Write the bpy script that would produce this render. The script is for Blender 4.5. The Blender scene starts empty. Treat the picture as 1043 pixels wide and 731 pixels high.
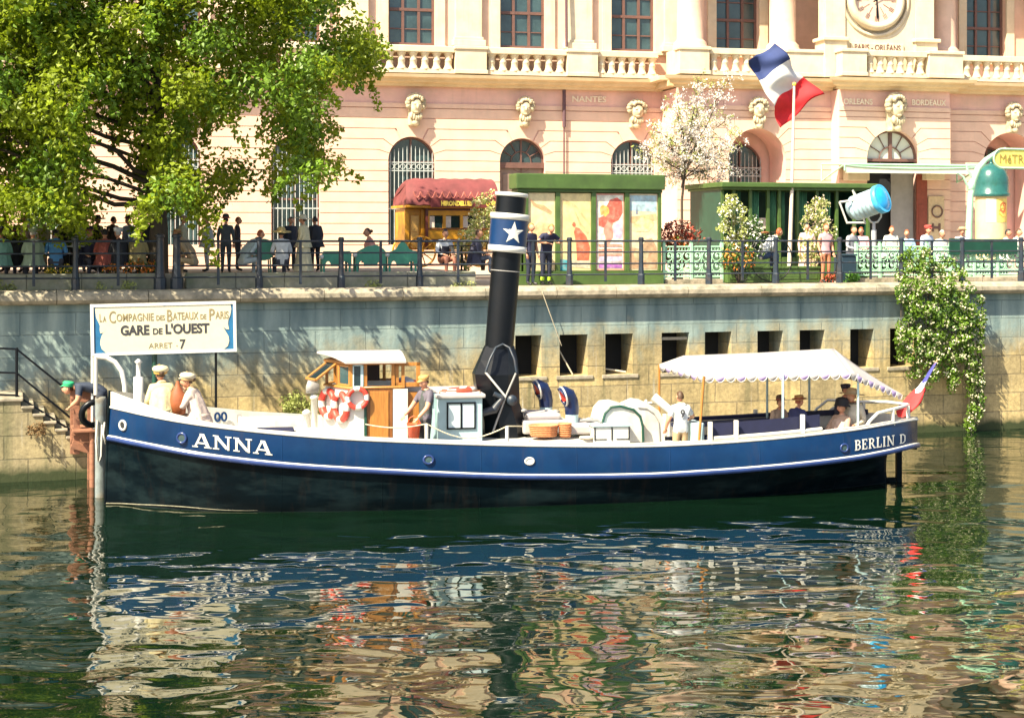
import bpy, bmesh, math, random
from mathutils import Vector, Matrix
R=math.radians; PI=math.pi
rnd=random.Random(7)
scene=bpy.context.scene
COL=scene.collection
EYE=5.76; F=1632.0; CX=521.5; HY=243.0

# ---------------------------------------------------------------- frames (canal wall, facade, boat axis)
class Frame:
    def __init__(s,oy,deg):
        s.O=Vector((0,oy)); a=R(deg); s.a=a
        s.u=Vector((math.cos(a),math.sin(a))); s.n=Vector((-math.sin(a),math.cos(a)))
    def hit(s,px,py,t=0.0):
        kx=(px-CX)/F; kz=-(py-HY)/F
        Y=(t+s.O.dot(s.n))/(kx*s.n.x+s.n.y)
        P=Vector((kx*Y,Y))-s.O
        return Vector((P.dot(s.u),t,EYE+kz*Y))
    def s_(s,px,t=0.0): return s.hit(px,HY,t).x
    def z_(s,px,py,t=0.0): return s.hit(px,py,t).z
    def sc(s,px,t=0.0):
        kx=(px-CX)/F; Y=(t+s.O.dot(s.n))/(kx*s.n.x+s.n.y); return F/Y
    def w(s,p):
        q=s.O+s.u*p[0]+s.n*p[1]; return Vector((q.x,q.y,p[2]))
    def at(s,px,t,z): return s.w((s.s_(px,t),t,z))
Q=Frame(43.75,17.46); B=Frame(66.4,13.3); T=Frame(36.4,10.4)
GZ=4.46           # quay level above the water
TZ=4.86           # raised cafe terrace

# ---------------------------------------------------------------- materials
def new_mat(name):
    m=bpy.data.materials.new(name); m.use_nodes=True
    nt=m.node_tree; b=nt.nodes['Principled BSDF']; return m,nt,b
def N(nt,t,**k):
    n=nt.nodes.new(t)
    for a,v in k.items():
        if a in n.inputs: n.inputs[a].default_value=v
        else: setattr(n,a,v)
    return n
def L(nt,a,b): nt.links.new(a,b)
def mat(name,c,rough=.6,var=.18,scale=4.0,bump=.0,metal=0.0,spec=.5,trans=0,stretch=(1,1,1),dirt=None,dirt_amt=.5,dirt_scale=1.3,streak=None,streak_amt=.5,seams=0):
    m,nt,b=new_mat(name)
    b.inputs['Roughness'].default_value=rough; b.inputs['Metallic'].default_value=metal
    b.inputs['Specular IOR Level'].default_value=spec
    tc=N(nt,'ShaderNodeTexCoord'); mp=N(nt,'ShaderNodeMapping'); mp.inputs['Scale'].default_value=stretch
    L(nt,tc.outputs['Object'],mp.inputs[0])
    no=N(nt,'ShaderNodeTexNoise',Scale=scale,Detail=5.0,Roughness=.6); L(nt,mp.outputs[0],no.inputs['Vector'])
    rp=N(nt,'ShaderNodeValToRGB'); rp.color_ramp.elements[0].position=.3; rp.color_ramp.elements[1].position=.72
    d=1-var; u=1+var*.6
    rp.color_ramp.elements[0].color=(c[0]*d,c[1]*d,c[2]*d,1); rp.color_ramp.elements[1].color=(min(1,c[0]*u),min(1,c[1]*u),min(1,c[2]*u),1)
    L(nt,no.outputs['Fac'],rp.inputs[0]); out=rp.outputs[0]
    if dirt:
        n2=N(nt,'ShaderNodeTexNoise',Scale=dirt_scale,Detail=7.0,Roughness=.65); L(nt,mp.outputs[0],n2.inputs['Vector'])
        r2=N(nt,'ShaderNodeValToRGB'); r2.color_ramp.elements[0].position=.48; r2.color_ramp.elements[1].position=.68
        r2.color_ramp.elements[0].color=(0,0,0,1); r2.color_ramp.elements[1].color=(dirt_amt,)*3+(1,)
        L(nt,n2.outputs['Fac'],r2.inputs[0])
        mx=N(nt,'ShaderNodeMix',data_type='RGBA'); L(nt,r2.outputs[0],mx.inputs[0]); L(nt,out,mx.inputs[6]); mx.inputs[7].default_value=(*dirt,1); out=mx.outputs[2]
    if streak:
        # run-off streaks: noise drawn out downwards
        ms_=N(nt,'ShaderNodeMapping'); ms_.inputs['Scale'].default_value=(3.4,3.4,.22); L(nt,tc.outputs['Object'],ms_.inputs[0])
        n3=N(nt,'ShaderNodeTexNoise',Scale=1.0,Detail=6.0,Roughness=.7); L(nt,ms_.outputs[0],n3.inputs['Vector'])
        r3=N(nt,'ShaderNodeValToRGB'); r3.color_ramp.elements[0].position=.54; r3.color_ramp.elements[1].position=.74; r3.color_ramp.elements[0].color=(0,0,0,1); r3.color_ramp.elements[1].color=(streak_amt,)*3+(1,)
        L(nt,n3.outputs['Fac'],r3.inputs[0])
        mx=N(nt,'ShaderNodeMix',data_type='RGBA'); L(nt,r3.outputs[0],mx.inputs[0]); L(nt,out,mx.inputs[6]); mx.inputs[7].default_value=(*streak,1); out=mx.outputs[2]
    if seams:
        # riveted plate edges
        sp_=N(nt,'ShaderNodeSeparateXYZ'); L(nt,tc.outputs['Object'],sp_.inputs[0]); cx_=N(nt,'ShaderNodeCombineXYZ'); L(nt,sp_.outputs[0],cx_.inputs[0]); L(nt,sp_.outputs[2],cx_.inputs[1])
        br=N(nt,'ShaderNodeTexBrick'); br.inputs['Scale'].default_value=1; br.inputs['Brick Width'].default_value=2.1; br.inputs['Row Height'].default_value=seams; br.inputs['Mortar Size'].default_value=.012; br.inputs['Mortar Smooth'].default_value=.5; L(nt,cx_.outputs[0],br.inputs['Vector'])
        bs=N(nt,'ShaderNodeBump',Strength=.6,Distance=.012); L(nt,br.outputs['Fac'],bs.inputs['Height'])
        nd=N(nt,'ShaderNodeTexNoise',Scale=1.4,Detail=1.0); L(nt,tc.outputs['Object'],nd.inputs['Vector'])
        bd_=N(nt,'ShaderNodeBump',Strength=.5,Distance=.035); L(nt,nd.outputs['Fac'],bd_.inputs['Height']); L(nt,bs.outputs[0],bd_.inputs['Normal']); L(nt,bd_.outputs[0],b.inputs['Normal'])
    L(nt,out,b.inputs['Base Color'])
    if bump:
        bp=N(nt,'ShaderNodeBump',Strength=bump,Distance=.03); L(nt,no.outputs['Fac'],bp.inputs['Height']); L(nt,bp.outputs[0],b.inputs['Normal'])
    if trans:
        # thin leaf: part of the light passes through
        tr=N(nt,'ShaderNodeBsdfTranslucent'); L(nt,out,tr.inputs['Color'])
        ms=N(nt,'ShaderNodeMixShader'); ms.inputs[0].default_value=trans
        L(nt,b.outputs[0],ms.inputs[1]); L(nt,tr.outputs[0],ms.inputs[2]); L(nt,ms.outputs[0],nt.nodes['Material Output'].inputs[0])
    return m
_mc={}
def cm(c,rough=.75,var=.2,scale=9.0,**k):
    key=(tuple(c),rough,tuple(sorted(k.items())))
    if key not in _mc: _mc[key]=mat('paint_%d'%len(_mc),c,rough,var,scale,**k)
    return _mc[key]

# ---------------------------------------------------------------- mesh builder
class MB:
    def __init__(s): s.v=[];s.f=[];s.m=[];s.sm=[]
    def add(s,vs,fs,mi=0,smooth=False):
        o=len(s.v); s.v+= [tuple(p) for p in vs]
        for f in fs: s.f.append([i+o for i in f]); s.m.append(mi); s.sm.append(smooth)
        return s
    def box(s,x0,x1,y0,y1,z0,z1,mi=0,M=None):
        vs=[Vector((x,y,z)) for z in(z0,z1) for y in(y0,y1) for x in(x0,x1)]
        if M is not None: vs=[M@p for p in vs]
        return s.add(vs,[(0,2,3,1),(4,5,7,6),(0,1,5,4),(2,6,7,3),(0,4,6,2),(1,3,7,5)],mi)
    def cbox(s,x0,x1,y0,y1,z0,z1,c=.02,mi=0,M=None):
        # box with chamfered edges
        bm=bmesh.new(); r=bmesh.ops.create_cube(bm,size=1)
        for v in bm.verts: v.co=Vector((x0+(v.co.x+.5)*(x1-x0),y0+(v.co.y+.5)*(y1-y0),z0+(v.co.z+.5)*(z1-z0)))
        c=min(c,.45*min(x1-x0,y1-y0,z1-z0))
        bmesh.ops.bevel(bm,geom=bm.edges[:],offset=c,segments=2,affect='EDGES',profile=.6)
        return s.bm(bm,mi,M)
    def bm(s,bm,mi=0,M=None,smooth=False):
        bm.verts.index_update()
        vs=[(M@v.co if M is not None else v.co.copy()) for v in bm.verts]
        fs=[[v.index for v in f.verts] for f in bm.faces]; bm.free()
        return s.add(vs,fs,mi,smooth)
    def prism(s,poly,y0,y1,mi=0,M=None):
        # polygon in xz swept along y
        n=len(poly); vs=[Vector((p[0],y0,p[1])) for p in poly]+[Vector((p[0],y1,p[1])) for p in poly]
        if M is not None: vs=[M@p for p in vs]
        fs=[list(range(n)),list(range(2*n-1,n-1,-1))]+[(i,i+n,(i+1)%n+n,(i+1)%n) for i in range(n)]
        return s.add(vs,fs,mi)
    def hprism(s,poly,z0,z1,mi=0):
        n=len(poly); vs=[(p[0],p[1],z0) for p in poly]+[(p[0],p[1],z1) for p in poly]
        fs=[list(range(n-1,-1,-1)),list(range(n,2*n))]+[(i,(i+1)%n,(i+1)%n+n,i+n) for i in range(n)]
        return s.add(vs,fs,mi)
    def tube(s,path,r,n=8,mi=0,caps=True,smooth=True):
        path=[Vector(p) for p in path]; k=len(path)
        rs=r if isinstance(r,(list,tuple)) else [r]*k
        vs=[];fs=[]
        prev=None
        for i,p in enumerate(path):
            d=(path[min(i+1,k-1)]-path[max(i-1,0)])
            if d.length<1e-9: d=Vector((0,0,1))
            d.normalize()
            if prev is None:
                a=Vector((0,0,1)) if abs(d.z)<.9 else Vector((1,0,0)); a=(a-d*a.dot(d)).normalized()
            else:
                a=(prev-d*prev.dot(d))
                if a.length<1e-6: a=Vector((1,0,0))
                a.normalize()
            prev=a; b=d.cross(a)
            for j in range(n):
                th=2*PI*j/n; vs.append(p+(a*math.cos(th)+b*math.sin(th))*rs[i])
        for i in range(k-1):
            for j in range(n): fs.append((i*n+j,i*n+(j+1)%n,(i+1)*n+(j+1)%n,(i+1)*n+j))
        s.add(vs,fs,mi,smooth)
        if caps: s.add(vs[:n],[list(range(n-1,-1,-1))],mi); s.add(vs[-n:],[list(range(n))],mi)
        return s
    def lathe(s,prof,c=(0,0,0),n=16,mi=0,M=None,smooth=True,a0=0,a1=2*PI,sx=1,sy=1):
        # profile (r,z) about z
        full=abs(a1-a0-2*PI)<1e-6; k=n if full else n+1
        vs=[];fs=[]
        for r,z in prof:
            for j in range(k):
                th=a0+(a1-a0)*j/n
                p=Vector((c[0]+r*sx*math.cos(th),c[1]+r*sy*math.sin(th),c[2]+z)); vs.append(M@p if M is not None else p)
        for i in range(len(prof)-1):
            for j in range(n):
                j2=(j+1)%k if full else j+1
                fs.append((i*k+j,i*k+j2,(i+1)*k+j2,(i+1)*k+j))
        s.add(vs,fs,mi,smooth)
        if full:
            if prof[0][0]>1e-4: s.add(vs[:k],[list(range(k-1,-1,-1))],mi)
            if prof[-1][0]>1e-4: s.add(vs[-k:],[list(range(k))],mi)
        return s
    def sph(s,c,r,n=12,mi=0,M=None,jit=0):
        rx,ry,rz=r if isinstance(r,(tuple,list)) else (r,r,r)
        m=max(5,n*2//3); vs=[];fs=[]
        for i in range(m+1):
            ph=PI*i/m
            for j in range(n):
                th=2*PI*j/n; q=1+(rnd.uniform(-jit,jit) if jit else 0)
                p=Vector((c[0]+rx*q*math.sin(ph)*math.cos(th),c[1]+ry*q*math.sin(ph)*math.sin(th),c[2]-rz*q*math.cos(ph)))
                vs.append(M@p if M is not None else p)
        for i in range(m):
            for j in range(n): fs.append((i*n+j,i*n+(j+1)%n,(i+1)*n+(j+1)%n,(i+1)*n+j))
        return s.add(vs,fs,mi,True)
    def torus(s,c,Rr,r,n=24,k=8,mi=0,M=None,split=None):
        # ring about local y axis (lies in xz)
        vs=[];o=len(s.v)
        for i in range(n):
            a=2*PI*i/n
            for j in range(k):
                b=2*PI*j/k; q=Rr+r*math.cos(b)
                p=Vector((q*math.cos(a),r*math.sin(b),q*math.sin(a)))
                p=(M@p if M is not None else p)+Vector(c); vs.append(p)
        for i in range(n):
            mm=mi if split is None else split(i/n)
            fs=[(i*k+j,((i+1)%n)*k+j,((i+1)%n)*k+(j+1)%k,i*k+(j+1)%k) for j in range(k)]
            for f in fs: s.f.append([q+o for q in f]); s.m.append(mm); s.sm.append(True)
        s.v+=[tuple(p) for p in vs]; return s
    def build(s,name,mats,parent=None):
        me=bpy.data.meshes.new(name); me.from_pydata(s.v,[],s.f); 
        if not isinstance(mats,(list,tuple)): mats=[mats]
        for m in mats: me.materials.append(m)
        me.polygons.foreach_set('material_index',s.m); me.polygons.foreach_set('use_smooth',s.sm)
        me.update()
        bm=bmesh.new(); bm.from_mesh(me)
        if len(bm.faces)<60000: bmesh.ops.recalc_face_normals(bm,faces=bm.faces[:])
        bm.to_mesh(me); bm.free()
        o=bpy.data.objects.new(name,me); COL.objects.link(o)
        if parent: o.parent=parent
        return o
def tag(o,label=None,cat=None,group=None,kind=None):
    if label: o['label']=label
    if cat: o['category']=cat
    if group: o['group']=group
    if kind: o['kind']=kind
    return o
def thing(name,label,cat,loc=(0,0,0),rz=0,group=None):
    o=bpy.data.objects.new(name,None); o.empty_display_size=.2; COL.objects.link(o)
    o.location=loc; o.rotation_euler=(0,0,rz); return tag(o,label,cat,group)
def copy_tree(o,parent=None):
    c=o.copy(); COL.objects.link(c); c.parent=parent
    for ch in list(o.children): copy_tree(ch,c)
    return c
def text_mesh(txt,size,ext=.006,bold=0.0,align='CENTER',width=None,shear=0):
    # lettering lying in xz, facing -y; returns verts, faces; width stretches it to fit
    cu=bpy.data.curves.new('txt','FONT'); cu.body=txt; cu.size=size; cu.extrude=ext; cu.align_x=align; cu.offset=bold; cu.resolution_u=4; cu.shear=shear
    o=bpy.data.objects.new('txt',cu); COL.objects.link(o)
    dg=bpy.context.evaluated_depsgraph_get(); me=bpy.data.meshes.new_from_object(o.evaluated_get(dg))
    vs=[v.co.copy() for v in me.vertices]; fs=[list(p.vertices) for p in me.polygons]
    bpy.data.objects.remove(o); bpy.data.curves.remove(cu); bpy.data.meshes.remove(me)
    if width and vs:
        w=max(v.x for v in vs)-min(v.x for v in vs); k=width/w
        for v in vs: v.x*=k
    return [Vector((v.x,-v.z,v.y)) for v in vs],fs
def add_text(mb,txt,size,pos,mi=0,M=None,**k):
    vs,fs=text_mesh(txt,size,**k); P=Vector(pos)
    vs=[(M@v if M is not None else v)+P for v in vs]
    mb.add(vs,fs,mi); return mb
# slab-serif capitals built from strokes, for painted names (unit height 1)
SER={
 'A':(.95,[(.10,0,.46,1,.11),(.50,1,.84,0,.20),(.25,.32,.68,.32,.12),(-.04,.045,.27,.045,.09),(.60,.045,1.0,.045,.09),(.36,.96,.6,.96,.08)]),
 'N':(.98,[(.17,0,.17,1,.12),(.17,.95,.80,.06,.22),(.83,0,.83,1,.11),(0,.045,.34,.045,.09),(0,.955,.30,.955,.09),(.66,.955,1.0,.955,.09)]),
 'B':(.80,[(.17,0,.17,1,.2),(0,.05,.45,.05,.1),(0,.95,.42,.95,.1),(.17,.52,.45,.52,.1),(.42,.95,.60,.86,.12),(.60,.88,.62,.64,.18),(.60,.64,.42,.52,.12),(.45,.52,.66,.42,.12),(.66,.44,.68,.16,.18),(.68,.16,.45,.05,.12)]),
 'E':(.76,[(.17,0,.17,1,.2),(0,.05,.68,.05,.1),(0,.95,.66,.95,.1),(.17,.52,.48,.52,.1),(.66,.05,.66,.28,.08),(.64,.95,.64,.74,.08),(.47,.40,.47,.64,.07)]),
 'R':(.90,[(.17,0,.17,1,.2),(0,.05,.36,.05,.1),(0,.95,.42,.95,.1),(.17,.50,.45,.50,.1),(.42,.95,.60,.86,.12),(.60,.88,.62,.62,.18),(.60,.62,.42,.50,.12),(.42,.50,.74,.04,.2),(.66,.05,.92,.05,.1)]),
 'L':(.72,[(.17,0,.17,1,.2),(0,.05,.66,.05,.1),(0,.95,.36,.95,.1),(.64,.05,.64,.34,.08)]),
 'I':(.40,[(.17,0,.17,1,.2),(0,.05,.34,.05,.1),(0,.95,.34,.95,.1)]),
 'D':(.88,[(.17,0,.17,1,.2),(0,.05,.45,.05,.1),(0,.95,.45,.95,.1),(.43,.95,.66,.80,.13),(.67,.82,.71,.5,.19),(.71,.5,.67,.18,.19),(.66,.20,.43,.05,.13)]),
 ' ':(.55,[])}
def serif(txt):
    # -> quads in a unit-height strip, and the total width
    x=0; qs=[]
    for ch in txt:
        w,st=SER[ch]
        for x0,y0,x1,y1,wd in st:
            d=Vector((x1-x0,y1-y0)); n=max(1,int(d.length/.12)); p=Vector((-d.y,d.x)).normalized()*wd/2
            if abs(d.x)>.05 and abs(d.y)>.3: p=Vector((math.copysign(wd/2,p.x) if p.x else wd/2,0))
            for i in range(n):
                a=Vector((x0,y0))+d*(i/n); b=Vector((x0,y0))+d*((i+1)/n)
                qs.append([(x+q.x,q.y) for q in (a+p,b+p,b-p,a-p)])
        x+=w+.12
    return qs,x-.12

# ---------------------------------------------------------------- world, sun, camera
SUN=(-1.7*Q.u-1.0*Q.n); SUNV=Vector((SUN.x,SUN.y,2.3)).normalized()
el=math.asin(SUNV.z); az=math.atan2(SUNV.x,SUNV.y)
w=bpy.data.worlds.new('World'); scene.world=w; w.use_nodes=True
nt=w.node_tree; bg=nt.nodes['Background']
sky=N(nt,'ShaderNodeTexSky'); sky.sky_type='NISHITA'; sky.sun_disc=False
sky.sun_elevation=el; sky.sun_rotation=az; sky.air_density=1.0; sky.dust_density=2.5
L(nt,sky.outputs[0],bg.inputs[0]); bg.inputs[1].default_value=.085
sl=bpy.data.lights.new('sun','SUN'); sl.energy=5.0; sl.angle=R(.5); sl.color=(1,.90,.68)
so=bpy.data.objects.new('sun',sl); COL.objects.link(so); so.rotation_euler=(-SUNV).to_track_quat('-Z','Y').to_euler()
so.location=(-40,-40,60)
cd=bpy.data.cameras.new('camera'); cam=bpy.data.objects.new('camera',cd); COL.objects.link(cam)
cam.location=(0,0,EYE); cam.rotation_euler=(PI/2,0,0)
cd.sensor_width=36; cd.lens=36*F/1043; cd.shift_y=-(365.5-HY)/1043; cd.clip_end=3000; cd.clip_start=.5
scene.camera=cam
vs_=scene.view_settings; vs_.view_transform='Standard'; vs_.look='None'; vs_.gamma=1; vs_.use_curve_mapping=False
vs_.exposure=1.62

# ---------------------------------------------------------------- shared materials
M={}
M['white']=mat('white_paint',(.56,.55,.50),.35,.06,6,dirt=(.55,.5,.42),dirt_amt=.25)
M['hullwhite']=mat('bulwark_white',(.50,.49,.45),.35,.10,3,dirt=(.36,.30,.22),dirt_amt=.5,dirt_scale=2.2,streak=(.34,.24,.14),streak_amt=.4)
M['blue']=mat('hull_blue',(.002,.022,.078),.25,.22,1.2,dirt=(.006,.034,.09),dirt_amt=.5,spec=.3,streak=(.05,.035,.03),streak_amt=.22,seams=3.0)
M['strake']=mat('strake_blue',(.02,.04,.14),.25,.2,3)
M['black']=mat('hull_black',(.001,.004,.006),.32,.4,2.5,spec=.08,dirt=(.010,.020,.022),dirt_amt=.6,dirt_scale=1.7,stretch=(.35,1,1.4),streak=(.03,.02,.014),streak_amt=.25,seams=3.0)
M['iron']=mat('black_iron',(.002,.003,.005),.35,.3,5,spec=.3,dirt=(.008,.008,.009),dirt_amt=.4)
M['railing']=mat('railing_paint',(.018,.028,.042),.45,.25,9,dirt=(.10,.06,.035),dirt_amt=.35,dirt_scale=5)
M['bandblue']=mat('funnel_band_blue',(.003,.024,.085),.3,.12,3)
M['navy']=mat('navy_canvas',(.008,.010,.04),.7,.2,6)
M['red']=mat('lifering_red',(.62,.05,.03),.5,.12,8)
M['varnish']=mat('varnished_wood',(.36,.155,.035),.3,.3,5,stretch=(6,6,.7))
M['varnishd']=mat('dark_varnished_wood',(.20,.075,.02),.3,.3,5,stretch=(6,6,.7))
M['deck']=mat('deck_paint',(.62,.60,.55),.6,.12,4,dirt=(.35,.3,.24),dirt_amt=.5)
M['palewood']=mat('pale_blue_paint',(.36,.49,.51),.4,.08,5)
M['cream']=mat('cream_canvas',(.52,.485,.46),.8,.1,3,trans=.3,dirt=(.44,.38,.46),dirt_amt=.5)
M['lilac']=mat('lilac_stripe',(.34,.26,.46),.8,.1,3)
M['glass']=mat('dark_glass',(.012,.025,.03),.06,.3,1.5,spec=.8)
M['skin']=mat('skin',(.56,.27,.16),.55,.1,9)
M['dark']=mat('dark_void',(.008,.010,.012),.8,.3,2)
M['rope']=mat('rope',(.55,.47,.33),.8,.2,20)
M['basket']=mat('basket_wicker',(.55,.22,.09),.75,.3,25)
M['green']=mat('kiosk_green',(.062,.115,.024),.5,.25,2.2,dirt=(.035,.06,.018),dirt_amt=.6,streak=(.10,.12,.05),streak_amt=.3)
M['dgreen']=mat('dark_green_paint',(.010,.055,.035),.4,.25,3)
M['mint']=mat('mint_cast_iron',(.34,.60,.40),.45,.12,6,dirt=(.22,.33,.22),dirt_amt=.4)
M['tgreen']=mat('chair_green',(.06,.27,.17),.4,.2,5)
M['yellow']=mat('omnibus_yellow',(.60,.27,.014),.4,.25,3,dirt=(.30,.10,.015),dirt_amt=.5)
M['gold']=mat('gold_lettering',(.80,.55,.08),.4,.1,5)
M['canvasred']=mat('maroon_canvas',(.165,.036,.036),.8,.3,2.5,bump=.4)
M['wood']=mat('weathered_timber',(.26,.11,.06),.7,.35,5,stretch=(1,1,5),dirt=(.10,.06,.04),dirt_amt=.6)
M['grey']=mat('grey_paint',(.26,.25,.24),.55,.15,3)
M['foil']=mat('flower_white',(.82,.80,.72),.7,.1,30)
M['floworange']=mat('flower_orange',(.75,.22,.03),.7,.2,30)
M['flowred']=mat('flower_red',(.36,.05,.02),.7,.3,20)
M['flowyel']=mat('flower_yellow',(.80,.55,.05),.7,.2,20)
M['leaf']=mat('maple_leaf',(.28,.36,.014),.5,.45,1.6,trans=.5); M['leafm']=mat('mid_leaf',(.15,.26,.014),.5,.5,1.6,trans=.35)
M['leafd']=mat('dark_leaf',(.07,.19,.015),.5,.4,1.1,trans=.3)
M['leafp']=mat('plant_leaf',(.07,.15,.018),.5,.4,3,trans=.3)
M['leafy']=mat('pale_spring_leaf',(.38,.42,.12),.5,.3,3,trans=.3)
M['bark']=mat('bark',(.06,.045,.03),.9,.35,6,bump=.6,stretch=(1,1,.3))

def stone_wall(name,c1,c2,bw,bh,mortar,stain,moss=True,streak=.75,rough=.85,shade_stain=False):
    m,nt,b=new_mat(name); b.inputs['Roughness'].default_value=rough
    tc=N(nt,'ShaderNodeTexCoord'); sp=N(nt,'ShaderNodeSeparateXYZ'); L(nt,tc.outputs['Object'],sp.inputs[0])
    cx=N(nt,'ShaderNodeCombineXYZ'); L(nt,sp.outputs[0],cx.inputs[0]); L(nt,sp.outputs[2],cx.inputs[1])
    br=N(nt,'ShaderNodeTexBrick'); br.inputs['Scale'].default_value=1; br.inputs['Brick Width'].default_value=bw; br.inputs['Row Height'].default_value=bh
    br.inputs['Mortar Size'].default_value=.014; br.inputs['Mortar Smooth'].default_value=.6; br.inputs['Bias'].default_value=.0
    br.inputs['Color1'].default_value=(*c1,1); br.inputs['Color2'].default_value=(*c2,1); br.inputs['Mortar'].default_value=(*mortar,1)
    n0=N(nt,'ShaderNodeTexNoise',Scale=1.1,Detail=3.0); L(nt,tc.outputs['Object'],n0.inputs['Vector'])
    va=N(nt,'ShaderNodeVectorMath',operation='SCALE'); va.inputs[3].default_value=.03; L(nt,n0.outputs['Color'],va.inputs[0])
    ad=N(nt,'ShaderNodeVectorMath',operation='ADD'); L(nt,cx.outputs[0],ad.inputs[0]); L(nt,va.outputs[0],ad.inputs[1]); L(nt,ad.outputs[0],br.inputs['Vector'])
    # blotches
    n1=N(nt,'ShaderNodeTexNoise',Scale=.9,Detail=8.0,Roughness=.7); L(nt,tc.outputs['Object'],n1.inputs['Vector'])
    r1=N(nt,'ShaderNodeValToRGB'); r1.color_ramp.elements[0].position=.40; r1.color_ramp.elements[1].position=.66; r1.color_ramp.elements[0].color=(0,0,0,1); r1.color_ramp.elements[1].color=(.85,.85,.85,1)
    L(nt,n1.outputs['Fac'],r1.inputs[0])
    m1=N(nt,'ShaderNodeMix',data_type='RGBA'); L(nt,r1.outputs[0],m1.inputs[0]); L(nt,br.outputs[0],m1.inputs[6]); m1.inputs[7].default_value=(*stain,1)
    # vertical run-off streaks
    mp=N(nt,'ShaderNodeMapping'); mp.inputs['Scale'].default_value=(3.2,3.2,.16); L(nt,tc.outputs['Object'],mp.inputs[0])
    n2=N(nt,'ShaderNodeTexNoise',Scale=1.0,Detail=5.0,Roughness=.65); L(nt,mp.outputs[0],n2.inputs['Vector'])
    r2=N(nt,'ShaderNodeValToRGB'); r2.color_ramp.elements[0].position=.52; r2.color_ramp.elements[1].position=.72; r2.color_ramp.elements[0].color=(0,0,0,1); r2.color_ramp.elements[1].color=(streak,)*3+(1,)
    L(nt,n2.outputs['Fac'],r2.inputs[0])
    m2=N(nt,'ShaderNodeMix',data_type='RGBA'); L(nt,r2.outputs[0],m2.inputs[0]); L(nt,m1.outputs[2],m2.inputs[6]); m2.inputs[7].default_value=(.10,.10,.045,1)
    # pale lime runs
    n4=N(nt,'ShaderNodeTexNoise',Scale=1.7,Detail=5.0,Roughness=.7); L(nt,mp.outputs[0],n4.inputs['Vector'])
    r4=N(nt,'ShaderNodeValToRGB'); r4.color_ramp.elements[0].position=.60; r4.color_ramp.elements[1].position=.74; r4.color_ramp.elements[0].color=(0,0,0,1); r4.color_ramp.elements[1].color=(.55,)*3+(1,)
    L(nt,n4.outputs['Fac'],r4.inputs[0])
    m4=N(nt,'ShaderNodeMix',data_type='RGBA'); L(nt,r4.outputs[0],m4.inputs[0]); L(nt,m2.outputs[2],m4.inputs[6]); m4.inputs[7].default_value=(.52,.50,.44,1)
    # pitted grain of the old sandstone
    ng=N(nt,'ShaderNodeTexNoise',Scale=9.0,Detail=6.0,Roughness=.75); L(nt,tc.outputs['Object'],ng.inputs['Vector'])
    rg=N(nt,'ShaderNodeMapRange'); rg.inputs[1].default_value=.3; rg.inputs[2].default_value=.7; rg.inputs[3].default_value=.62; rg.inputs[4].default_value=1.25; L(nt,ng.outputs['Fac'],rg.inputs[0])
    mg=N(nt,'ShaderNodeVectorMath',operation='SCALE'); L(nt,m4.outputs[2],mg.inputs[0]); L(nt,rg.outputs[0],mg.inputs[3])
    out=mg.outputs[0]
    if shade_stain:
        # blue grey coping shade painted into the upper courses, with rain stains
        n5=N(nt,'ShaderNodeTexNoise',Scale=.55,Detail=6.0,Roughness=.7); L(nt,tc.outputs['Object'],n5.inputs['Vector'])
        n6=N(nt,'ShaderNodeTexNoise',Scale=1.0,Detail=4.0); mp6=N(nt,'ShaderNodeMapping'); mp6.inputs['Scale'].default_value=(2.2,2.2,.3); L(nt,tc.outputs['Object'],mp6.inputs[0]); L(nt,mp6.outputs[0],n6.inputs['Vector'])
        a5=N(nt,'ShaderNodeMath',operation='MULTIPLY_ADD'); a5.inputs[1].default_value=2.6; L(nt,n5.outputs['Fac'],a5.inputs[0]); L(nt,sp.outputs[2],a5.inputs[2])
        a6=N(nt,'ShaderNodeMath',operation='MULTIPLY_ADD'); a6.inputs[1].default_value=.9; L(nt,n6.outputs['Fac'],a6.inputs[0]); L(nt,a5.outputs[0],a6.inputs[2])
        # more of it at the left: the big tree's shade put into the colour
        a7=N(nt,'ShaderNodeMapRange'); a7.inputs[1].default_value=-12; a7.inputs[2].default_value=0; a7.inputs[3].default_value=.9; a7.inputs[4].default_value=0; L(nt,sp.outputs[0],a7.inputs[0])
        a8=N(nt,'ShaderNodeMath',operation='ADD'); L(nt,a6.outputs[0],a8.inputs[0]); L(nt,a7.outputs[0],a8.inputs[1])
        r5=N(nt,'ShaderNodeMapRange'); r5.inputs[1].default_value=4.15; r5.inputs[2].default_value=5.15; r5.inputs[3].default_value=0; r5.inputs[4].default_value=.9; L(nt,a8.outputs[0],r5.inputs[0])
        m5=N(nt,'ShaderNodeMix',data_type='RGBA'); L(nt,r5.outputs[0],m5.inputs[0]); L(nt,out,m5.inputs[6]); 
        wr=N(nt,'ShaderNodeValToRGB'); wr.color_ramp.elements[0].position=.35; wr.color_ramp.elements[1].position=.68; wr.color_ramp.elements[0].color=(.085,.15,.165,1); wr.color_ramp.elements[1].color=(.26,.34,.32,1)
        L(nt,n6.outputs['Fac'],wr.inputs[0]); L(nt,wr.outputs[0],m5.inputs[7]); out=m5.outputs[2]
    if moss:
        n3=N(nt,'ShaderNodeTexNoise',Scale=3.0,Detail=4.0); L(nt,tc.outputs['Object'],n3.inputs['Vector'])
        ma=N(nt,'ShaderNodeMath',operation='MULTIPLY_ADD'); ma.inputs[1].default_value=-.25; L(nt,n3.outputs['Fac'],ma.inputs[0]); L(nt,sp.outputs[2],ma.inputs[2])
        r3=N(nt,'ShaderNodeValToRGB'); r3.color_ramp.elements[0].position=.05; r3.color_ramp.elements[1].position=.28; r3.color_ramp.elements[0].color=(1,1,1,1); r3.color_ramp.elements[1].color=(0,0,0,1)
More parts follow.
